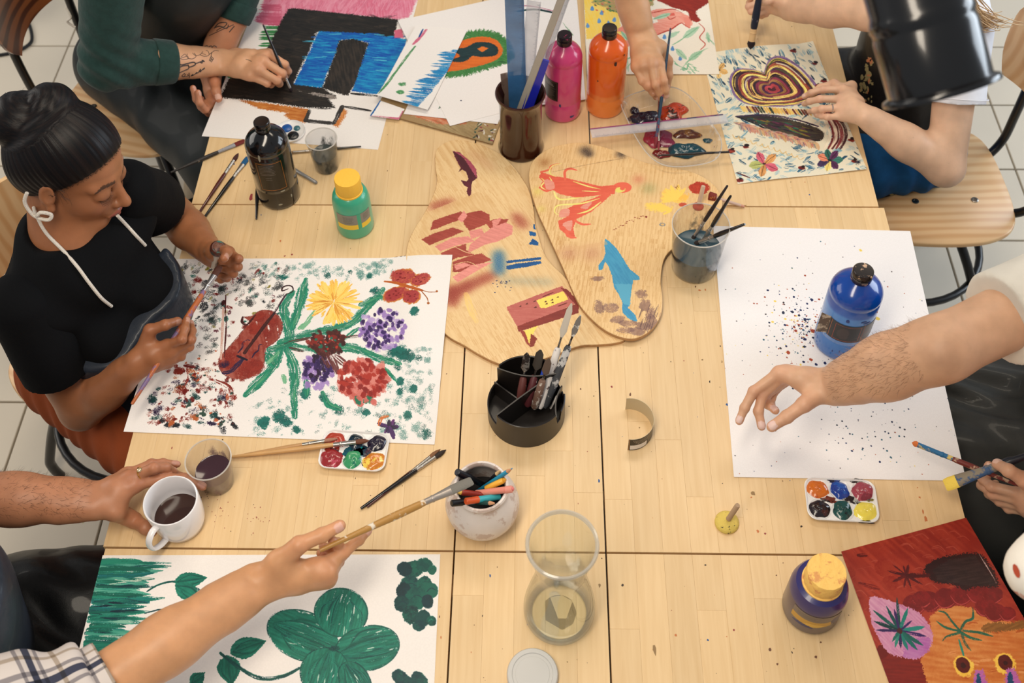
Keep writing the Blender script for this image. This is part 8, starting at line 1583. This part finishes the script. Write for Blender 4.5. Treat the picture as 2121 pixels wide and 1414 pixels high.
    cloth('trousers', [(hip-sd*.10-fw*.02, hip-sd*.13+fw*.40, .105, .085), (hip+sd*.10, hip+sd*.12+fw*.40, .105, .085), (hip-sd*.06+np.array((0, 0, .03)), hip+sd*.06+np.array((0, 0, .03)), .118, .118), (hip-sd*.13+fw*.40, hip-sd*.12+fw*.42-np.array((0, 0, .46)), .086, .055), (hip+sd*.12+fw*.40, hip+sd*.11+fw*.42-np.array((0, 0, .46)), .086, .055)], pants, o, .006, (), (.002, 20), .04, [(hip-sd*.13+fw*.08, fw*.9+sd*.3, .0035, .045, .16), (hip-sd*.13+fw*.28, fw*.8+sd*.4, .003, .055, .14)])
    for s_ in (-.12, .11):
        p = hip+sd*s_+fw*.45-np.array((0, 0, .50)); cloth('shoe', [(p-fw*.03, p+fw*.16-np.array((0, 0, .015)), .042, .034)], mat('shoe_grey', (90, 84, 78), .7), o, .008, [(p-np.array((0, 0, .045)), (0, 0, -1))], (0, 10), .02)
    # cords of the apron
    bs = bvh(np.concatenate([Vb, sl[0][0], Vh]), np.concatenate([Fbf, sl[0][1]+len(Vb), Fh+len(Vb)+len(sl[0][0])])); cm = mat('cotton_cord', (228, 220, 208), .8, bump=.6, bscale=500)
    def cord(pts, r=.0033):
        q = []
        for p in pts:
            if len(p) == 3: q.append(Vector(P(*p))); continue
            h_ = surf(bs, p[0], p[1], .0035)
            if h_ is not None: q.append(h_)
        if len(q) > 1: MB().add(*tube(spline(q, 6), r, 8)).build('apron_cord', cm, o)
    cord([(70, 430), (80, 455), (90, 474), (104, 492), (132, 520), (160, 552), (185, 586), (210, 617), (231, 634)]); cord([(243, 446), (262, 466), (282, 488), (301, 508)])
    el_ = Vector(W_(-.012, -.092, -.012)); MB().add(*tube(spline([el_+Vector((-.012, -.004, .022)), el_+Vector((-.022, -.008, .0)), el_+Vector((-.015, -.012, -.03)), el_+Vector((.008, -.014, -.040)), el_+Vector((.016, -.010, -.030)), el_+Vector((.0, -.012, -.022)), el_+Vector((-.012, -.010, -.034)), surf(bs, 70, 430, .003) or el_], 6), .0034, 8)).build('apron_cord', cm, o)
    for e_ in (eyL, eyR):
        h_ = surf(bvh(Va, Fa), *topx(e_, e_.z), .002)
        if h_ is not None: MB().add(*tube([h_+Vector((.006*math.cos(t), .0045*math.sin(t), .003*math.sin(t))) for t in np.linspace(0, 6.283, 17)], .0016, 6, cap=False)).build('eyelet', silver, o); MB().add(*lathe([(.001, -.005), (.0055, -.003), (.006, .002), (.002, .006)], 10)).build('cord_knot', cm, o, loc=h_+Vector((0, 0, .005)))
    brush('long flat brush with purple stained orange handle held by the woman', np.array(P(456, 551, TZ+.125)), np.array(P(273, 837, TZ+.070)), .0052, mat('orange_stained', (176, 96, 50), .4, coat=.2, dirt=(120, 100, 140), dscale=26, dlo=.55), bb('bristle_copper', (80, 44, 34)), 'flat', mat('ferrule_bright', (206, 204, 206), .22, metal=.9), lens=(.022, .035))
    t0 = P(452, 513, TZ+.155); t1 = P(440, 566, TZ+.03); dd = (t1-t0).normalized(); t = thing('paint_dauber', 'round ended dauber stained brown and teal in the fist of the woman', 'dauber', t0)
    MB().add(*tube([Vector((0, 0, 0))-dd*.004, dd*0, dd*.010, dd*.014], [.0125, .0158, .0160, .0140], 28)).build('pad', mat('dauber_pad', (84, 44, 34), .35, coat=.3, dirt=(20, 96, 88), dscale=60, dlo=.52), t); MB().add(*tube([Vector((0, 0, 0))-dd*.0042, -dd*.0052], [.0100, .0085], 24)).build('pad_face', mat('dauber_face', (104, 62, 44), .4, dirt=(70, 30, 26), dscale=70, dlo=.5), t); MB().add(*tube([dd*.012, dd*.03, dd*.10], [.009, .007, .0065], 14)).build('handle', mat('dauber_handle', (210, 196, 180), .4), t)
woman()
# ---- person in the green sweater with tattooed forearms
def sweater():
    A_ = Hx(330, 20, 6.427); base = (208, 158, 122)
    JR = hand_joints({'i': [A_(1455, 590, .078), A_(1670, 730, -1), A_(1715, 820, 1), A_(1690, 880, 1)], 'm': [A_(1390, 690, .082), A_(1640, 850, -1), A_(1660, 900, 1), A_(1640, 925, 1)], 'r': [A_(1315, 800, .075), A_(1570, 945, -1), A_(1600, 985, 1), A_(1570, 985, 1)], 'p': [A_(1215, 885, .062), A_(1440, 985, -1), A_(1490, 1000, 1), A_(1500, 960, 1)], 't': [A_(1000, 600, .045), A_(1260, 600, 1), A_(1480, 720, 1), A_(1630, 850, 1)]}, 1.03)
    wR = PV(A_(790, 700, .062)); eR = joint(wR, 222, 128, .262, -1); sR = joint(eR, 240, -120, .30, -1); upR = np.array((-.1, -.35, .95))
    JL = hand_joints({'t': [A_(700, 860, .02), A_(745, 980, -1), A_(755, 1090, 1), A_(785, 1180, 1)], 'i': [A_(700, 1200, -.005), A_(560, 1290, -1), A_(490, 1190, -1), A_(450, 1050, -1)], 'm': [A_(720, 1250, -.015), A_(610, 1330, -1), A_(540, 1240, -1), A_(515, 1110, -1)], 'r': [A_(730, 1290, -.03), A_(640, 1350, 1), A_(590, 1290, -1), A_(560, 1190, -1)], 'p': [A_(720, 1330, -.045), A_(660, 1380, 1), A_(620, 1340, -1), A_(600, 1280, -1)]}, 1.0)
    JL['t'] = [PV(A_(*q)) for q in ((690, 850, .015), (742, 970, .034), (755, 1085, .034), (786, 1180, .026))]; wL = PV(A_(690, 800, -.01)); eL = joint(wL, 520, -95, .262, -1); sL = sR+np.array((.13, .34, .02)); upL = np.array((.5, -.4, -.4))
    VR, FR = grow_arm(JR, wR, eR, (0, 1, .2), upR, 1.06, fore=(.030, .042), upper=([eR, sR], [.044, .054])); VL, FL = grow_arm(JL, wL, eL, (1, .1, .2), upL, 1.03, fore=(.030, .042), upper=([eL, sL], [.044, .054]))
    ch = (sR+sL)/2; T = lambda x, y, z: ch*np.array((1, 1, 0))+np.array((x, y, z)); z0 = ch[2]
    hd = T(.06, -.02, z0+.27); hf = Field(hd-.2, hd+.2, .007); hf.ell(hd, (.098, .078, .118)); hf.cone(hd-np.array((.02, 0, .06)), T(-.02, 0, z0+.02), .056, .062, .02); V3, F3 = hf.mesh()
    o = put_mesh('person', [(VR, FR), (VL, FL), (V3, F3)], skin('skin_tan', .42), None, np.concatenate([skin_colors(VR, base, JR, upR, (204, 116, 92), nail=(232, 190, 176), sc=1.06), skin_colors(VL, (196, 136, 102), JL, upL, (180, 96, 72), nail=(222, 180, 164), sc=1.03, nailn={'t': np.array((.2, -.3, 1))}), np.tile(srgb2lin(base), (len(V3), 1))])); props(o, 'person in a green sweater with tattooed forearms painting the doorway picture', 'person')
    hh = Field(hd-.2, hd+.2, .008); hh.ell(hd+np.array((-.02, 0, .025)), (.106, .087, .118)); hh.cut(hd+np.array((.03, 0, .02)), (1, 0, -.5)); Vh, Fh = hh.mesh(); put_mesh('hair', [(Vh, Fh)], MATS['hair_brown'], o)
    # tattoos drawn on the forearms
    bv = bvh(VR, FR); tm = mat('tattoo_ink', (58, 46, 42), .5); mb = MB(); Q = Zf(330, 20, 6.427)
    lines = [([(115, 770), (200, 745), (245, 720), (300, 735), (380, 715), (460, 700), (480, 730), (420, 760), (390, 760)], 2.0), ([(200, 750), (245, 800), (250, 840), (330, 810), (390, 780), (380, 730)], 2.0), ([(245, 780), (310, 750), (375, 742)], 1.8), ([(120, 800), (230, 775)], 1.6), ([(120, 830), (240, 800)], 1.6), ([(130, 850), (200, 825), (250, 840)], 2.4), ([(470, 720), (520, 705), (560, 690), (600, 690), (570, 675), (570, 710), (545, 700)], 1.8), ([(330, 895), (300, 880), (330, 850), (345, 870), (320, 890), (380, 880), (375, 860)], 1.5), ([(400, 905), (395, 840)], 1.4), ([(415, 885), (450, 855), (430, 880), (470, 860), (500, 830), (490, 850), (520, 830)], 1.7), ([(510, 845), (550, 790), (540, 830), (570, 800), (605, 775), (580, 800)], 1.7),
             ([(270, 655), (370, 620), (380, 655), (290, 665)], .8), ([(290, 630), (340, 590), (360, 615)], .8), ([(370, 585), (375, 640), (440, 655), (490, 620), (460, 575)], .9), ([(440, 575), (480, 610), (540, 600), (580, 555)], .8), ([(540, 600), (600, 620), (660, 605), (650, 555), (620, 545)], .9), ([(560, 580), (620, 600)], .7), ([(660, 600), (700, 570), (740, 545), (790, 550)], 1.0), ([(700, 570), (690, 620), (720, 650), (690, 700)], 1.0), ([(690, 620), (665, 680)], 1.3), ([(700, 640), (680, 690)], 1.3), ([(720, 660), (700, 660)], 1.2), ([(120, 870), (180, 900), (240, 950), (300, 945)], 4.5), ([(150, 880), (220, 920), (270, 935)], 3.5), ([(1150, 660), (1190, 670), (1230, 690)], .8)]
    for pts, w in lines: mb.add(*ribbon(bv, [Q(*p) for p in pts], w*.0007))
    bl_ = bvh(VL, FL)
    for pts, w in (([(660, 350), (720, 320), (850, 260), (990, 200)], 1.2), ([(740, 240), (800, 220), (860, 230), (900, 180), (840, 170), (780, 190), (730, 250)], 1.6), ([(760, 280), (830, 240), (900, 250), (920, 200)], 1.4), ([(930, 300), (980, 240), (1000, 220)], 1.6), ([(600, 490), (640, 480), (650, 500), (690, 480), (700, 500), (730, 480), (765, 500), (740, 485)], 1.5)): mb.add(*ribbon(bl_, [Q(*p) for p in pts], w*.0007))
    props(mb.build('tattoo', tm, o, sharp=0), kind='stuff')
    # sweater
    gm = clothmat('green_wool', (40, 66, 62), .95, .35, 60, sheen=.15, var=.14, vscale=60); aF = (wR-eR)/np.linalg.norm(wR-eR); cuff = eR+aF*.150
    S1 = Field(*bboxof([eR, sR, cuff], .13), .0045); S1.cone(sR, eR, .076, .062, .02); S1.cone(eR, eR+aF*.2, .060, .046, .02); S1.cut(cuff, aF); Vs, Fs = S1.mesh(); Vs = relax(Vs, Fs, 1); ax = (eR-sR)/np.linalg.norm(eR-sR)
    n = vnormals(Vs, Fs); w = Vs-eR; tt = w@ax; r = np.linalg.norm(w, axis=1); Vs = Vs+n*(noise3(Vs, 20, 4)*.0025+.0045*np.sin(w@(ax*.85-aF*.5)*150+noise3(Vs, 14, 2)*1.5)*np.exp(-(r/.10)**2))[:, None]
    aFL = (wL-eL)/np.linalg.norm(wL-eL); cl = PV(A_(880, 190, .03)); S2 = Field(*bboxof([eL, sL, wL], .13), .005); S2.cone(sL, eL, .076, .062, .02); S2.cone(eL, eL+aFL*.22, .060, .050, .02); S2.cut(eL+aFL*.165, aFL); Vs2, Fs2 = S2.mesh(); Vs2 = relax(Vs2, Fs2, 1)
    bd = Field(T(-.3, -.36, .45), T(.4, .36, z0+.16), .008); hip = np.array((-1.06, 2.37, .54)); bd.cone(sR-np.array((0, -.03, .02)), sL-np.array((0, .03, .02)), .08, .08, .03); bd.cone(T(-.01, 0, z0-.1), hip+np.array((0, 0, .1)), .155, .155, .04, ((1, -.3, 0), .75)); Vb, Fb = bd.mesh(); Vb = relax(Vb, Fb, 1)
    so = put_mesh('sweater', [(Vs, Fs), (Vs2, Fs2), (Vb, Fb)], gm, o)
    for c_, a_, r_ in ((cuff, aF, .0520), (eL+aFL*.165, aFL, .0545)):
        u, v = frame(Vector(a_)); v0, f0 = [], []; n_ = 64
        for j, (dz, rr) in enumerate(((-.045, 1.02), (-.040, 1.05), (-.002, .98), (.003, .94), (.003, .86))):
            for i in range(n_): t = 6.2832*i/n_; rad = r_*rr*(1+.018*(i % 2)); v0.append(tuple(Vector(c_)+Vector(a_)*dz+u*rad*math.cos(t)+v*rad*math.sin(t)))
        for j in range(4):
            for i in range(n_): k = (i+1) % n_; f0.append((j*n_+i, j*n_+k, (j+1)*n_+k, (j+1)*n_+i))
        MB().add(v0, f0).build('cuff', gm, so, sharp=0)
    ap = clothmat('apron_leather', (42, 46, 47), .52, .25, 9, coat=.04, var=.2, wr=.5); fwd = np.array((.763, -.646, 0)); fwd /= np.linalg.norm(fwd); sd = np.array((-fwd[1], fwd[0], 0))
    ao = cloth('apron', [(T(0, 0, z0-.18), hip+fwd*.03+np.array((0, 0, .12)), .165, .170, ((1, -.3, 0), .82)), (hip-sd*.09-fwd*.05, hip-sd*.12+fwd*.45, .122, .105), (hip+sd*.10+fwd*.02, hip+sd*.10+fwd*.45, .125, .10), (hip+fwd*.05, hip+fwd*.45, .12, .095), (hip-sd*.13+fwd*.45, hip-sd*.14+fwd*.46-np.array((0, 0, .14)), .10, .09)], ap, o, .006, [(hip-fwd*.11+np.array((0, 0, .2)), -fwd+np.array((0, 0, .1))), (T(0, 0, z0-.16), (0, 0, 1))], (.006, 12), .05, [(hip+fwd*.1+np.array((0, 0, .15)), fwd*.6+sd*.5+np.array((0, 0, .6)), .008, .07, .16), (hip+fwd*.25-sd*.12, sd*.9+fwd*.3, .006, .09, .2)])
    cloth('trousers', [(hip-sd*.08-fwd*.04, hip-sd*.10+fwd*.43, .098, .08), (hip+sd*.10-fwd*.04, hip+sd*.10+fwd*.43, .105, .08), (hip-fwd*.05-sd*.03, hip-fwd*.05+sd*.04, .125, .125), (hip-sd*.13+fwd*.43, hip-sd*.12+fwd*.45-np.array((0, 0, .46)), .08, .055), (hip+sd*.10+fwd*.43, hip+sd*.10+fwd*.42-np.array((0, 0, .46)), .08, .055)], clothmat('black_jeans', (16, 18, 24), .85), o, .009)
    p = np.array(P(388, 395, .07)); cloth('shoe', [(p+np.array((.02, .10, 0)), p+np.array((.03, -.02, -.01)), .046, .040)], mat('shoe_beige', (176, 158, 132), .8, bump=.3, bscale=80), o, .006, [(p-np.array((0, 0, .06)), (0, 0, -1))], (.001, 30), .02)
    bq = BVHTree.FromObject(bpy.data.objects[ao.name], bpy.context.evaluated_depsgraph_get()); kn_ = surf(bq, 142, 30, .006) or P(142, 30, .9); MB().add(*tube(spline([kn_+Vector((0, 0, .02)), kn_+Vector((.008, -.01, .0)), kn_+Vector((-.004, -.012, -.012)), kn_+Vector((.01, -.012, -.03))], 5), .003, 8)).build('apron_cord', mat('cotton_cord', (228, 220, 208), .8, bump=.6, bscale=500), o)
    brush('slim black brush in the tattooed hand touching the doorway painting', P(604, 190, TZ+.003), P(545, 51, TZ+.150), .0036, lac, bb('bristle_black', (34, 20, 28)), lens=(.010, .028))
sweater()
# ---- person in the plaid shirt, nearest on the left
def plaid():
    I_ = Hx(180, 920, 6.146); K_ = Hx(480, 1040, 5.89); baseL, baseR = (180, 124, 92), (206, 152, 110)
    JI = hand_joints({'m': [I_(600, 470, .070), I_(900, 385, 1), I_(1110, 385, 1), I_(1240, 415, 1)], 'r': [I_(560, 420, .075), I_(850, 300, -1), I_(1010, 290, 1), I_(1100, 340, 1)], 'p': [I_(520, 380, .060), I_(820, 245, -1), I_(970, 235, 1), I_(1140, 252, 1)], 't': [I_(380, 860, .055), I_(600, 965, 1), I_(745, 1060, -1), I_(850, 1140, 1)]}, 1.05)
    mc_ = np.array(P(377, 1082)); JI['i'] = [mc_+np.array(q) for q in ((-.072, .036, .072), (-.034, .054, .062), (.004, .060, .052), (.036, .050, .042))]; wI = PV(I_(120, 720, .062)); eI = joint(wI, -110, 1032, .265, 1); upI = np.array((-.1, .1, 1))
    JK = hand_joints({'i': [K_(1090, 760, .185), K_(1370, 610, 1), K_(1550, 460, 1), K_(1655, 350, 1)], 'm': [K_(1170, 850, .180), K_(1340, 640, 1), K_(1290, 500, -1), K_(1230, 470, -1)], 'r': [K_(1190, 910, .165), K_(1300, 720, 1), K_(1200, 560, -1), K_(1120, 540, -1)], 'p': [K_(1170, 950, .150), K_(1240, 800, 1), K_(1140, 640, -1), K_(1080, 620, -1)], 't': [K_(560, 720, .20), K_(820, 520, -1), K_(1100, 400, -1), K_(1310, 290, 1)]}, 1.03)
    wK = PV(K_(330, 990, .170)); eK = joint(wK, 170, 1445, .265, -1); sK = np.array((-.90, .44, 1.10)); upK = np.array((.45, -.55, .7))
    sI = np.array((-1.02, .80, 1.12))
    VI, FI = grow_arm(JI, wI, eI, (0, -1, .1), upI, 1.06, fore=(.032, .041), upper=([eI, sI], [.044, .055])); VK, FK = grow_arm(JK, wK, eK, (-.75, .6, .3), upK, 1.05, fore=(.031, .041), upper=([eK, sK], [.044, .055]))
    ch = (sI+sK)/2; T = lambda x, y, z: ch*np.array((1, 1, 0))+np.array((x, y, z)); z0 = ch[2]
    hd = T(.0, 0, z0+.29); hf = Field(hd-.2, hd+.2, .008); hf.ell(hd, (.098, .078, .118)); hf.cone(hd-np.array((.02, 0, .06)), T(-.02, 0, z0+.02), .056, .062, .02); V3, F3 = hf.mesh()
    o = put_mesh('person', [(VI, FI), (VK, FK), (V3, F3)], skin('skin_plaid', .42), None, np.concatenate([skin_colors(VI, baseL, JI, upI, (160, 84, 60), nail=(200, 150, 134), sc=1.06), skin_colors(VK, baseR, JK, upK, (206, 128, 104), nail=(226, 180, 166), sc=1.05), np.tile(srgb2lin(baseR), (len(V3), 1))])); props(o, 'person in a plaid shirt holding a mug and a raised brush near the clover painting', 'person')
    ring_on('ring', JI['r'][0], JI['r'][1], .0112, gold, o); q = np.array(JI['r'][0])*.55+np.array(JI['r'][1])*.45+np.array((0, 0, .011)); MB().add(*lathe([(.0045, -.002), (.005, .001), (.003, .003), (.0005, .0035)], 6)).build('ring_stone', mat('ring_gem', (240, 214, 170), .1, metal=.8), o, loc=tuple(q))
    arm_hair(o, VI, FI, wI, eI, np.array((0, .5, .9)), 900, (60, 40, 30), lo=.03, hi=1.0, seed=4, L=(.008, .018), topbias=-.1)
    hh = Field(hd-.2, hd+.2, .009); hh.ell(hd+np.array((-.02, 0, .025)), (.106, .087, .118)); hh.cut(hd+np.array((.03, 0, .02)), (1, 0, -.5)); Vh, Fh = hh.mesh(); put_mesh('hair', [(Vh, Fh)], MATS['hair_brown'], o)
    pm = bpy.data.materials.new('plaid_cotton'); pm.use_nodes = True; nt = pm.node_tree; N, L = nt.nodes, nt.links; b = N['Principled BSDF']; b.inputs['Roughness'].default_value = .9; at = N.new('ShaderNodeAttribute'); at.attribute_name = 'Col'; sp = N.new('ShaderNodeSeparateXYZ'); L.new(at.outputs['Vector'], sp.inputs[0])
    def stripes(sock, w):
        r = N.new('ShaderNodeValToRGB'); r.color_ramp.interpolation = 'CONSTANT'; e = r.color_ramp.elements; e[0].position = 0; e[0].color = (1, 1, 1, 1); e[1].position = .30; e[1].color = (.40, .40, .44, 1)
        for p_, c_ in ((.36, (.92, .92, .92, 1)), (.44, (.06, .075, .14, 1)), (.56, (.92, .92, .92, 1)), (.62, (.40, .40, .44, 1)), (.68, (1, 1, 1, 1)), (.86, (.62, .56, .48, 1)), (.93, (1, 1, 1, 1))): x = e.new(p_); x.color = c_
        fr = N.new('ShaderNodeMath'); fr.operation = 'FRACT'; L.new(sock, fr.inputs[0]); L.new(fr.outputs[0], r.inputs[0]); return r.outputs[0]
    mx = N.new('ShaderNodeMix'); mx.data_type = 'RGBA'; mx.blend_type = 'MULTIPLY'; mx.inputs['Factor'].default_value = 1; L.new(stripes(sp.outputs[0], 0), mx.inputs['A']); L.new(stripes(sp.outputs[1], 0), mx.inputs['B']); m2 = N.new('ShaderNodeMix'); m2.data_type = 'RGBA'; m2.blend_type = 'MULTIPLY'; m2.inputs['Factor'].default_value = 1; L.new(mx.outputs['Result'], m2.inputs['A']); m2.inputs['B'].default_value = lin((206, 196, 190))+(1,); L.new(m2.outputs['Result'], b.inputs['Base Color'])
    def sleeve(s0, e0, w0, cutL, rr):
        a_, c_ = (e0-s0)/np.linalg.norm(e0-s0), (w0-e0)/np.linalg.norm(w0-e0); S_ = Field(*bboxof([s0, e0, e0+c_*.2], .13), .0045); S_.cone(s0, e0, .078, .070, .02); S_.cone(e0, e0+c_*.25, .068, rr, .02); S_.cut(e0+c_*cutL, c_); V, F = S_.mesh(); V = relax(V, F, 1); nn = vnormals(V, F); w = V-e0; r = np.linalg.norm(w, axis=1)
        V = V+nn*(noise3(V, 18, 4)*.004+.006*np.sin(w@(c_*.9)*110+noise3(V, 12, 3)*1.4)*np.exp(-(r/.14)**2))[:, None]; u, v = frame(Vector(c_)); u, v = np.array(u), np.array(v); t = w@c_; ang = np.arctan2(w@v, w@u); return (V, F), np.stack([t/.075, ang*.055/.060, t*0], 1)
    p1, u1 = sleeve(sK, eK, wK, .02, .056); p2, u2 = sleeve(sI, eI, wI, .06, .058)
    bd = Field(T(-.3, -.36, .45), T(.3, .36, z0+.16), .009); hip = np.array((-1.08, ch[1]+.02, .55)); bd.cone(sI-np.array((0, .03, .02)), sK+np.array((0, .03, -.02)), .08, .08, .03); bd.cone(T(0, 0, z0-.1), hip+np.array((0, 0, .1)), .16, .16, .04, ((1, 0, 0), .75)); Vb, Fb = bd.mesh(); Vb = relax(Vb, Fb, 1)
    so = put_mesh('shirt', [p1, p2, (Vb, Fb)], pm, o, np.concatenate([u1, u2, np.stack([Vb[:, 1]/.075, Vb[:, 2]/.075, Vb[:, 0]*0], 1)]).astype(np.float32))
    for (e0, w0, cl, rr) in ((eK, wK, .035, .0625), (eI, wI, .06, .0635)):
        c_ = (w0-e0)/np.linalg.norm(w0-e0); S_ = Field(*bboxof([e0+c_*(cl-.06), e0+c_*(cl+.03)], .09), .004); S_.cone(e0+c_*(cl-.09), e0+c_*(cl+.06), rr+.003, rr-.002, .01); S_.cut(e0+c_*(cl+.012), c_); S_.cut(e0+c_*(cl-.035), -c_); V, F = S_.mesh(); V = relax(V, F, 1); V = V+vnormals(V, F)*(noise3(V, 26, 2)*.0025)[:, None]; u, v = frame(Vector(c_)); w = V-e0; t = w@c_; put_mesh('rolled_cuff', [(V, F)], pm, so, np.stack([t/.075+.3, np.arctan2(w@np.array(v), w@np.array(u))*.055/.06, t*0], 1).astype(np.float32))
    bl_ = clothmat('apron_black', (14, 15, 17), .42, .4, 10, coat=.15, var=.2, wr=.5); nv = clothmat('apron_stained', (38, 44, 54), .5, .4, 16, coat=.1, var=.5, vscale=9)
    cloth('apron', [(hip+np.array((.02, .13, 0)), hip+np.array((.36, .19, .0)), .12, .10), (hip+np.array((.02, -.12, 0)), hip+np.array((.36, -.14, 0)), .12, .10), (hip+np.array((.04, 0, .02)), hip+np.array((.36, .02, 0)), .12, .10), (hip+np.array((.1, .22, -.03)), hip+np.array((.32, .26, -.06)), .06, .05)], bl_, o, .007, (), (.006, 12), .05, [(hip+np.array((.2, .05, .1)), (.6, .8, 0), .006, .08, .2)])
    cloth('apron_bib', [(T(.03, 0, z0-.16), hip+np.array((.06, 0, .10)), .165, .180, ((1, 0, 0), .82))], nv, o, .007, [(T(.02, 0, z0-.25), (-1, 0, .1)), (T(0, 0, z0-.12), (0, 0, 1))], (.005, 14), .04)
    cloth('trousers', [(hip+np.array((-.02, .11, 0)), hip+np.array((.36, .19, -.01)), .112, .08), (hip+np.array((-.02, -.11, 0)), hip+np.array((.36, -.14, -.01)), .112, .08), (hip+np.array((-.04, -.07, .03)), hip+np.array((-.04, .07, .03)), .14, .14), (hip+np.array((.36, .19, -.01)), hip+np.array((.35, .18, -.48)), .08, .055), (hip+np.array((.36, -.14, -.01)), hip+np.array((.35, -.14, -.48)), .08, .055)], MATS['black_jeans'], o, .010)
    brush('long speckled ochre brush with grey bristles raised by the near hand', P(978, 995, TZ+.185), P(662, 1140, TZ+.215), .0058, mat('ochre_stained', (176, 130, 66), .4, coat=.2, dirt=(226, 214, 196), dscale=30, dlo=.58), bb('bristle_slate', (120, 116, 108)), 'flat', mat('ferrule_dull', (170, 160, 152), .35, metal=.6), lens=(.040, .045))
plaid()
# ---- elbow of somebody in white, lower right
def corner_person():
    el = np.array(P(2148, 1180, 1.22)); sh = el+np.array((.24, .20, .10)); wr = el+np.array((.16, .02, -.16)); ws = clothmat('white_smock', (232, 226, 216), .85, .3, 20, dirt=None) if False else mat('white_smock', (234, 228, 218), .85, dirt=(196, 92, 60), dscale=10, dlo=.55, bump=.3, bscale=30)
    F = Field(*bboxof([el, sh, wr], .12), .006); F.cone(wr, wr+np.array((.09, .0, -.05)), .032, .03); F.cone(wr+(wr-el)*.2, el, .03, .03); V, Fa = F.mesh(); T = lambda x, y, z: np.array((sh[0]+.12+x, sh[1]-.02+y, z)); hd = T(0, 0, sh[2]+.26); hf = Field(hd-.2, hd+.2, .009); hf.ell(hd, (.098, .078, .118)); hf.cone(hd-np.array((0, 0, .06)), T(0, 0, sh[2]), .056, .062, .02); V3, F3 = hf.mesh()
    o = put_mesh('person', [(V, Fa), (V3, F3)], skin('skin_corner'), None, np.tile(srgb2lin((214, 170, 138)), (len(V)+len(V3), 1))); props(o, 'person whose white paint spotted sleeve juts in beside the red painting', 'person')
    so = cloth('smock', [(sh, el*.7+sh*.3, .072, .050), (el*.7+sh*.3, el, .050, .034), (el, el*.3+wr*.7, .034, .036), (T(-.1, 0, sh[2]-.02), T(.1, 0, sh[2]-.02), .09, .09), (T(0, 0, sh[2]-.1), T(0, 0, .85), .17, .19)], ws, o, .007, (), (.004, 18))
    bq = BVHTree.FromObject(so, bpy.context.evaluated_depsgraph_get()); q = [surf(bq, 2105+r_*8*math.cos(k), 1182+r_*15*math.sin(k+.6), .0015) for r_ in (1,) for k in np.arange(0, 6.2, .7)]
    if all(q): MB().add([tuple(p) for p in q], [tuple(range(len(q)))]).build('paint_stain', mat('stain_red', (176, 70, 44), .6), so)
    cloth('trousers', [(T(-.03, .09, .88), T(-.02, .1, .08), .10, .06), (T(-.03, -.09, .88), T(-.02, -.1, .08), .10, .06)], MATS['black_jeans'], o, .012)
    hh = Field(hd-.2, hd+.2, .01); hh.ell(hd+np.array((.02, 0, .025)), (.106, .087, .118)); hh.cut(hd+np.array((-.03, 0, .02)), (-1, 0, -.5)); Vh, Fh = hh.mesh(); put_mesh('hair', [(Vh, Fh)], MATS['hair_brown'], o)
corner_person()
# ---- black spot lamp hanging near the lens
def lamp():
    c = Vector(PD(1950, 188, 1.13)); d = Vector(-CU*.95+CR*.30+CF*.10).normalized(); t = thing('spot_lamp', 'glossy black tubular spot lamp hanging down at the upper right', 'lamp', c); a, b_ = frame(d); Mx = Matrix(((a.x, b_.x, d.x, 0), (a.y, b_.y, d.y, 0), (a.z, b_.z, d.z, 0), (0, 0, 0, 1))); m = mat('lamp_black', (16, 16, 18), .22, coat=.5)
    def part(nm, pr, mm=m, n=48): v, f = lathe(pr, n, cap=False); MB().add(xform(v, Mx), f).build(nm, mm, t)
    part('shade', [(.0475, -.34), (.0485, -.088), (.0505, -.082), (.0518, -.074), (.0500, -.070), (.0500, -.066), (.0512, -.062), (.0512, -.004), (.0500, .0), (.0470, .0), (.0470, -.06), (.02, -.06)])
    part('rim', [(.0500, -.006), (.0570, -.003), (.0580, -.0005), (.0575, .002), (.0480, .002), (.0475, -.002)])
    part('housing', [(.0, -.385), (.030, -.384), (.042, -.374), (.0470, -.358), (.0475, -.338)])
    part('lens', [(.0, -.045), (.0465, -.045)], mat('lamp_lens', (190, 186, 176), .2))
    top = Vector((0, 0, 0))-d*.20+a*.05; MB().add(*tube([-d*.20+a*.05, -d*.22+a*.07, Vector((top.x+.02, top.y+.02, 3.3-c.z))], .008, 10)).build('stem', m, t)
lamp()
# ---- cable on the floor behind the far left chair
def cable():
    pts = [P(-40, 120, .006), P(0, 114, .006), P(30, 108, .006), P(52, 98, .006), P(66, 82, .006), P(60, 50, .006), P(44, 30, .006), P(22, 28, .006), P(8, 42, .006), P(-4, 70, .006), P(-30, 100, .006)]
    props(MB().add(*tube(spline(pts, 8), .006, 8)).build('power_cable', mat('cable_black', (20, 20, 24), .5), None), 'black power cable looped on the floor behind the far left chair', 'cable')
    mb = MB(); v, f = prism(rrect(-.16, .16, -.12, .12, .03), 0, .20, .02); o = mb.add(v, f).build('storage_box', mat('box_white', (206, 206, 212), .6), None); o.location = P(-35, 10, 0); props(o, 'pale box corner on the floor at the far left edge', 'box')
cable()
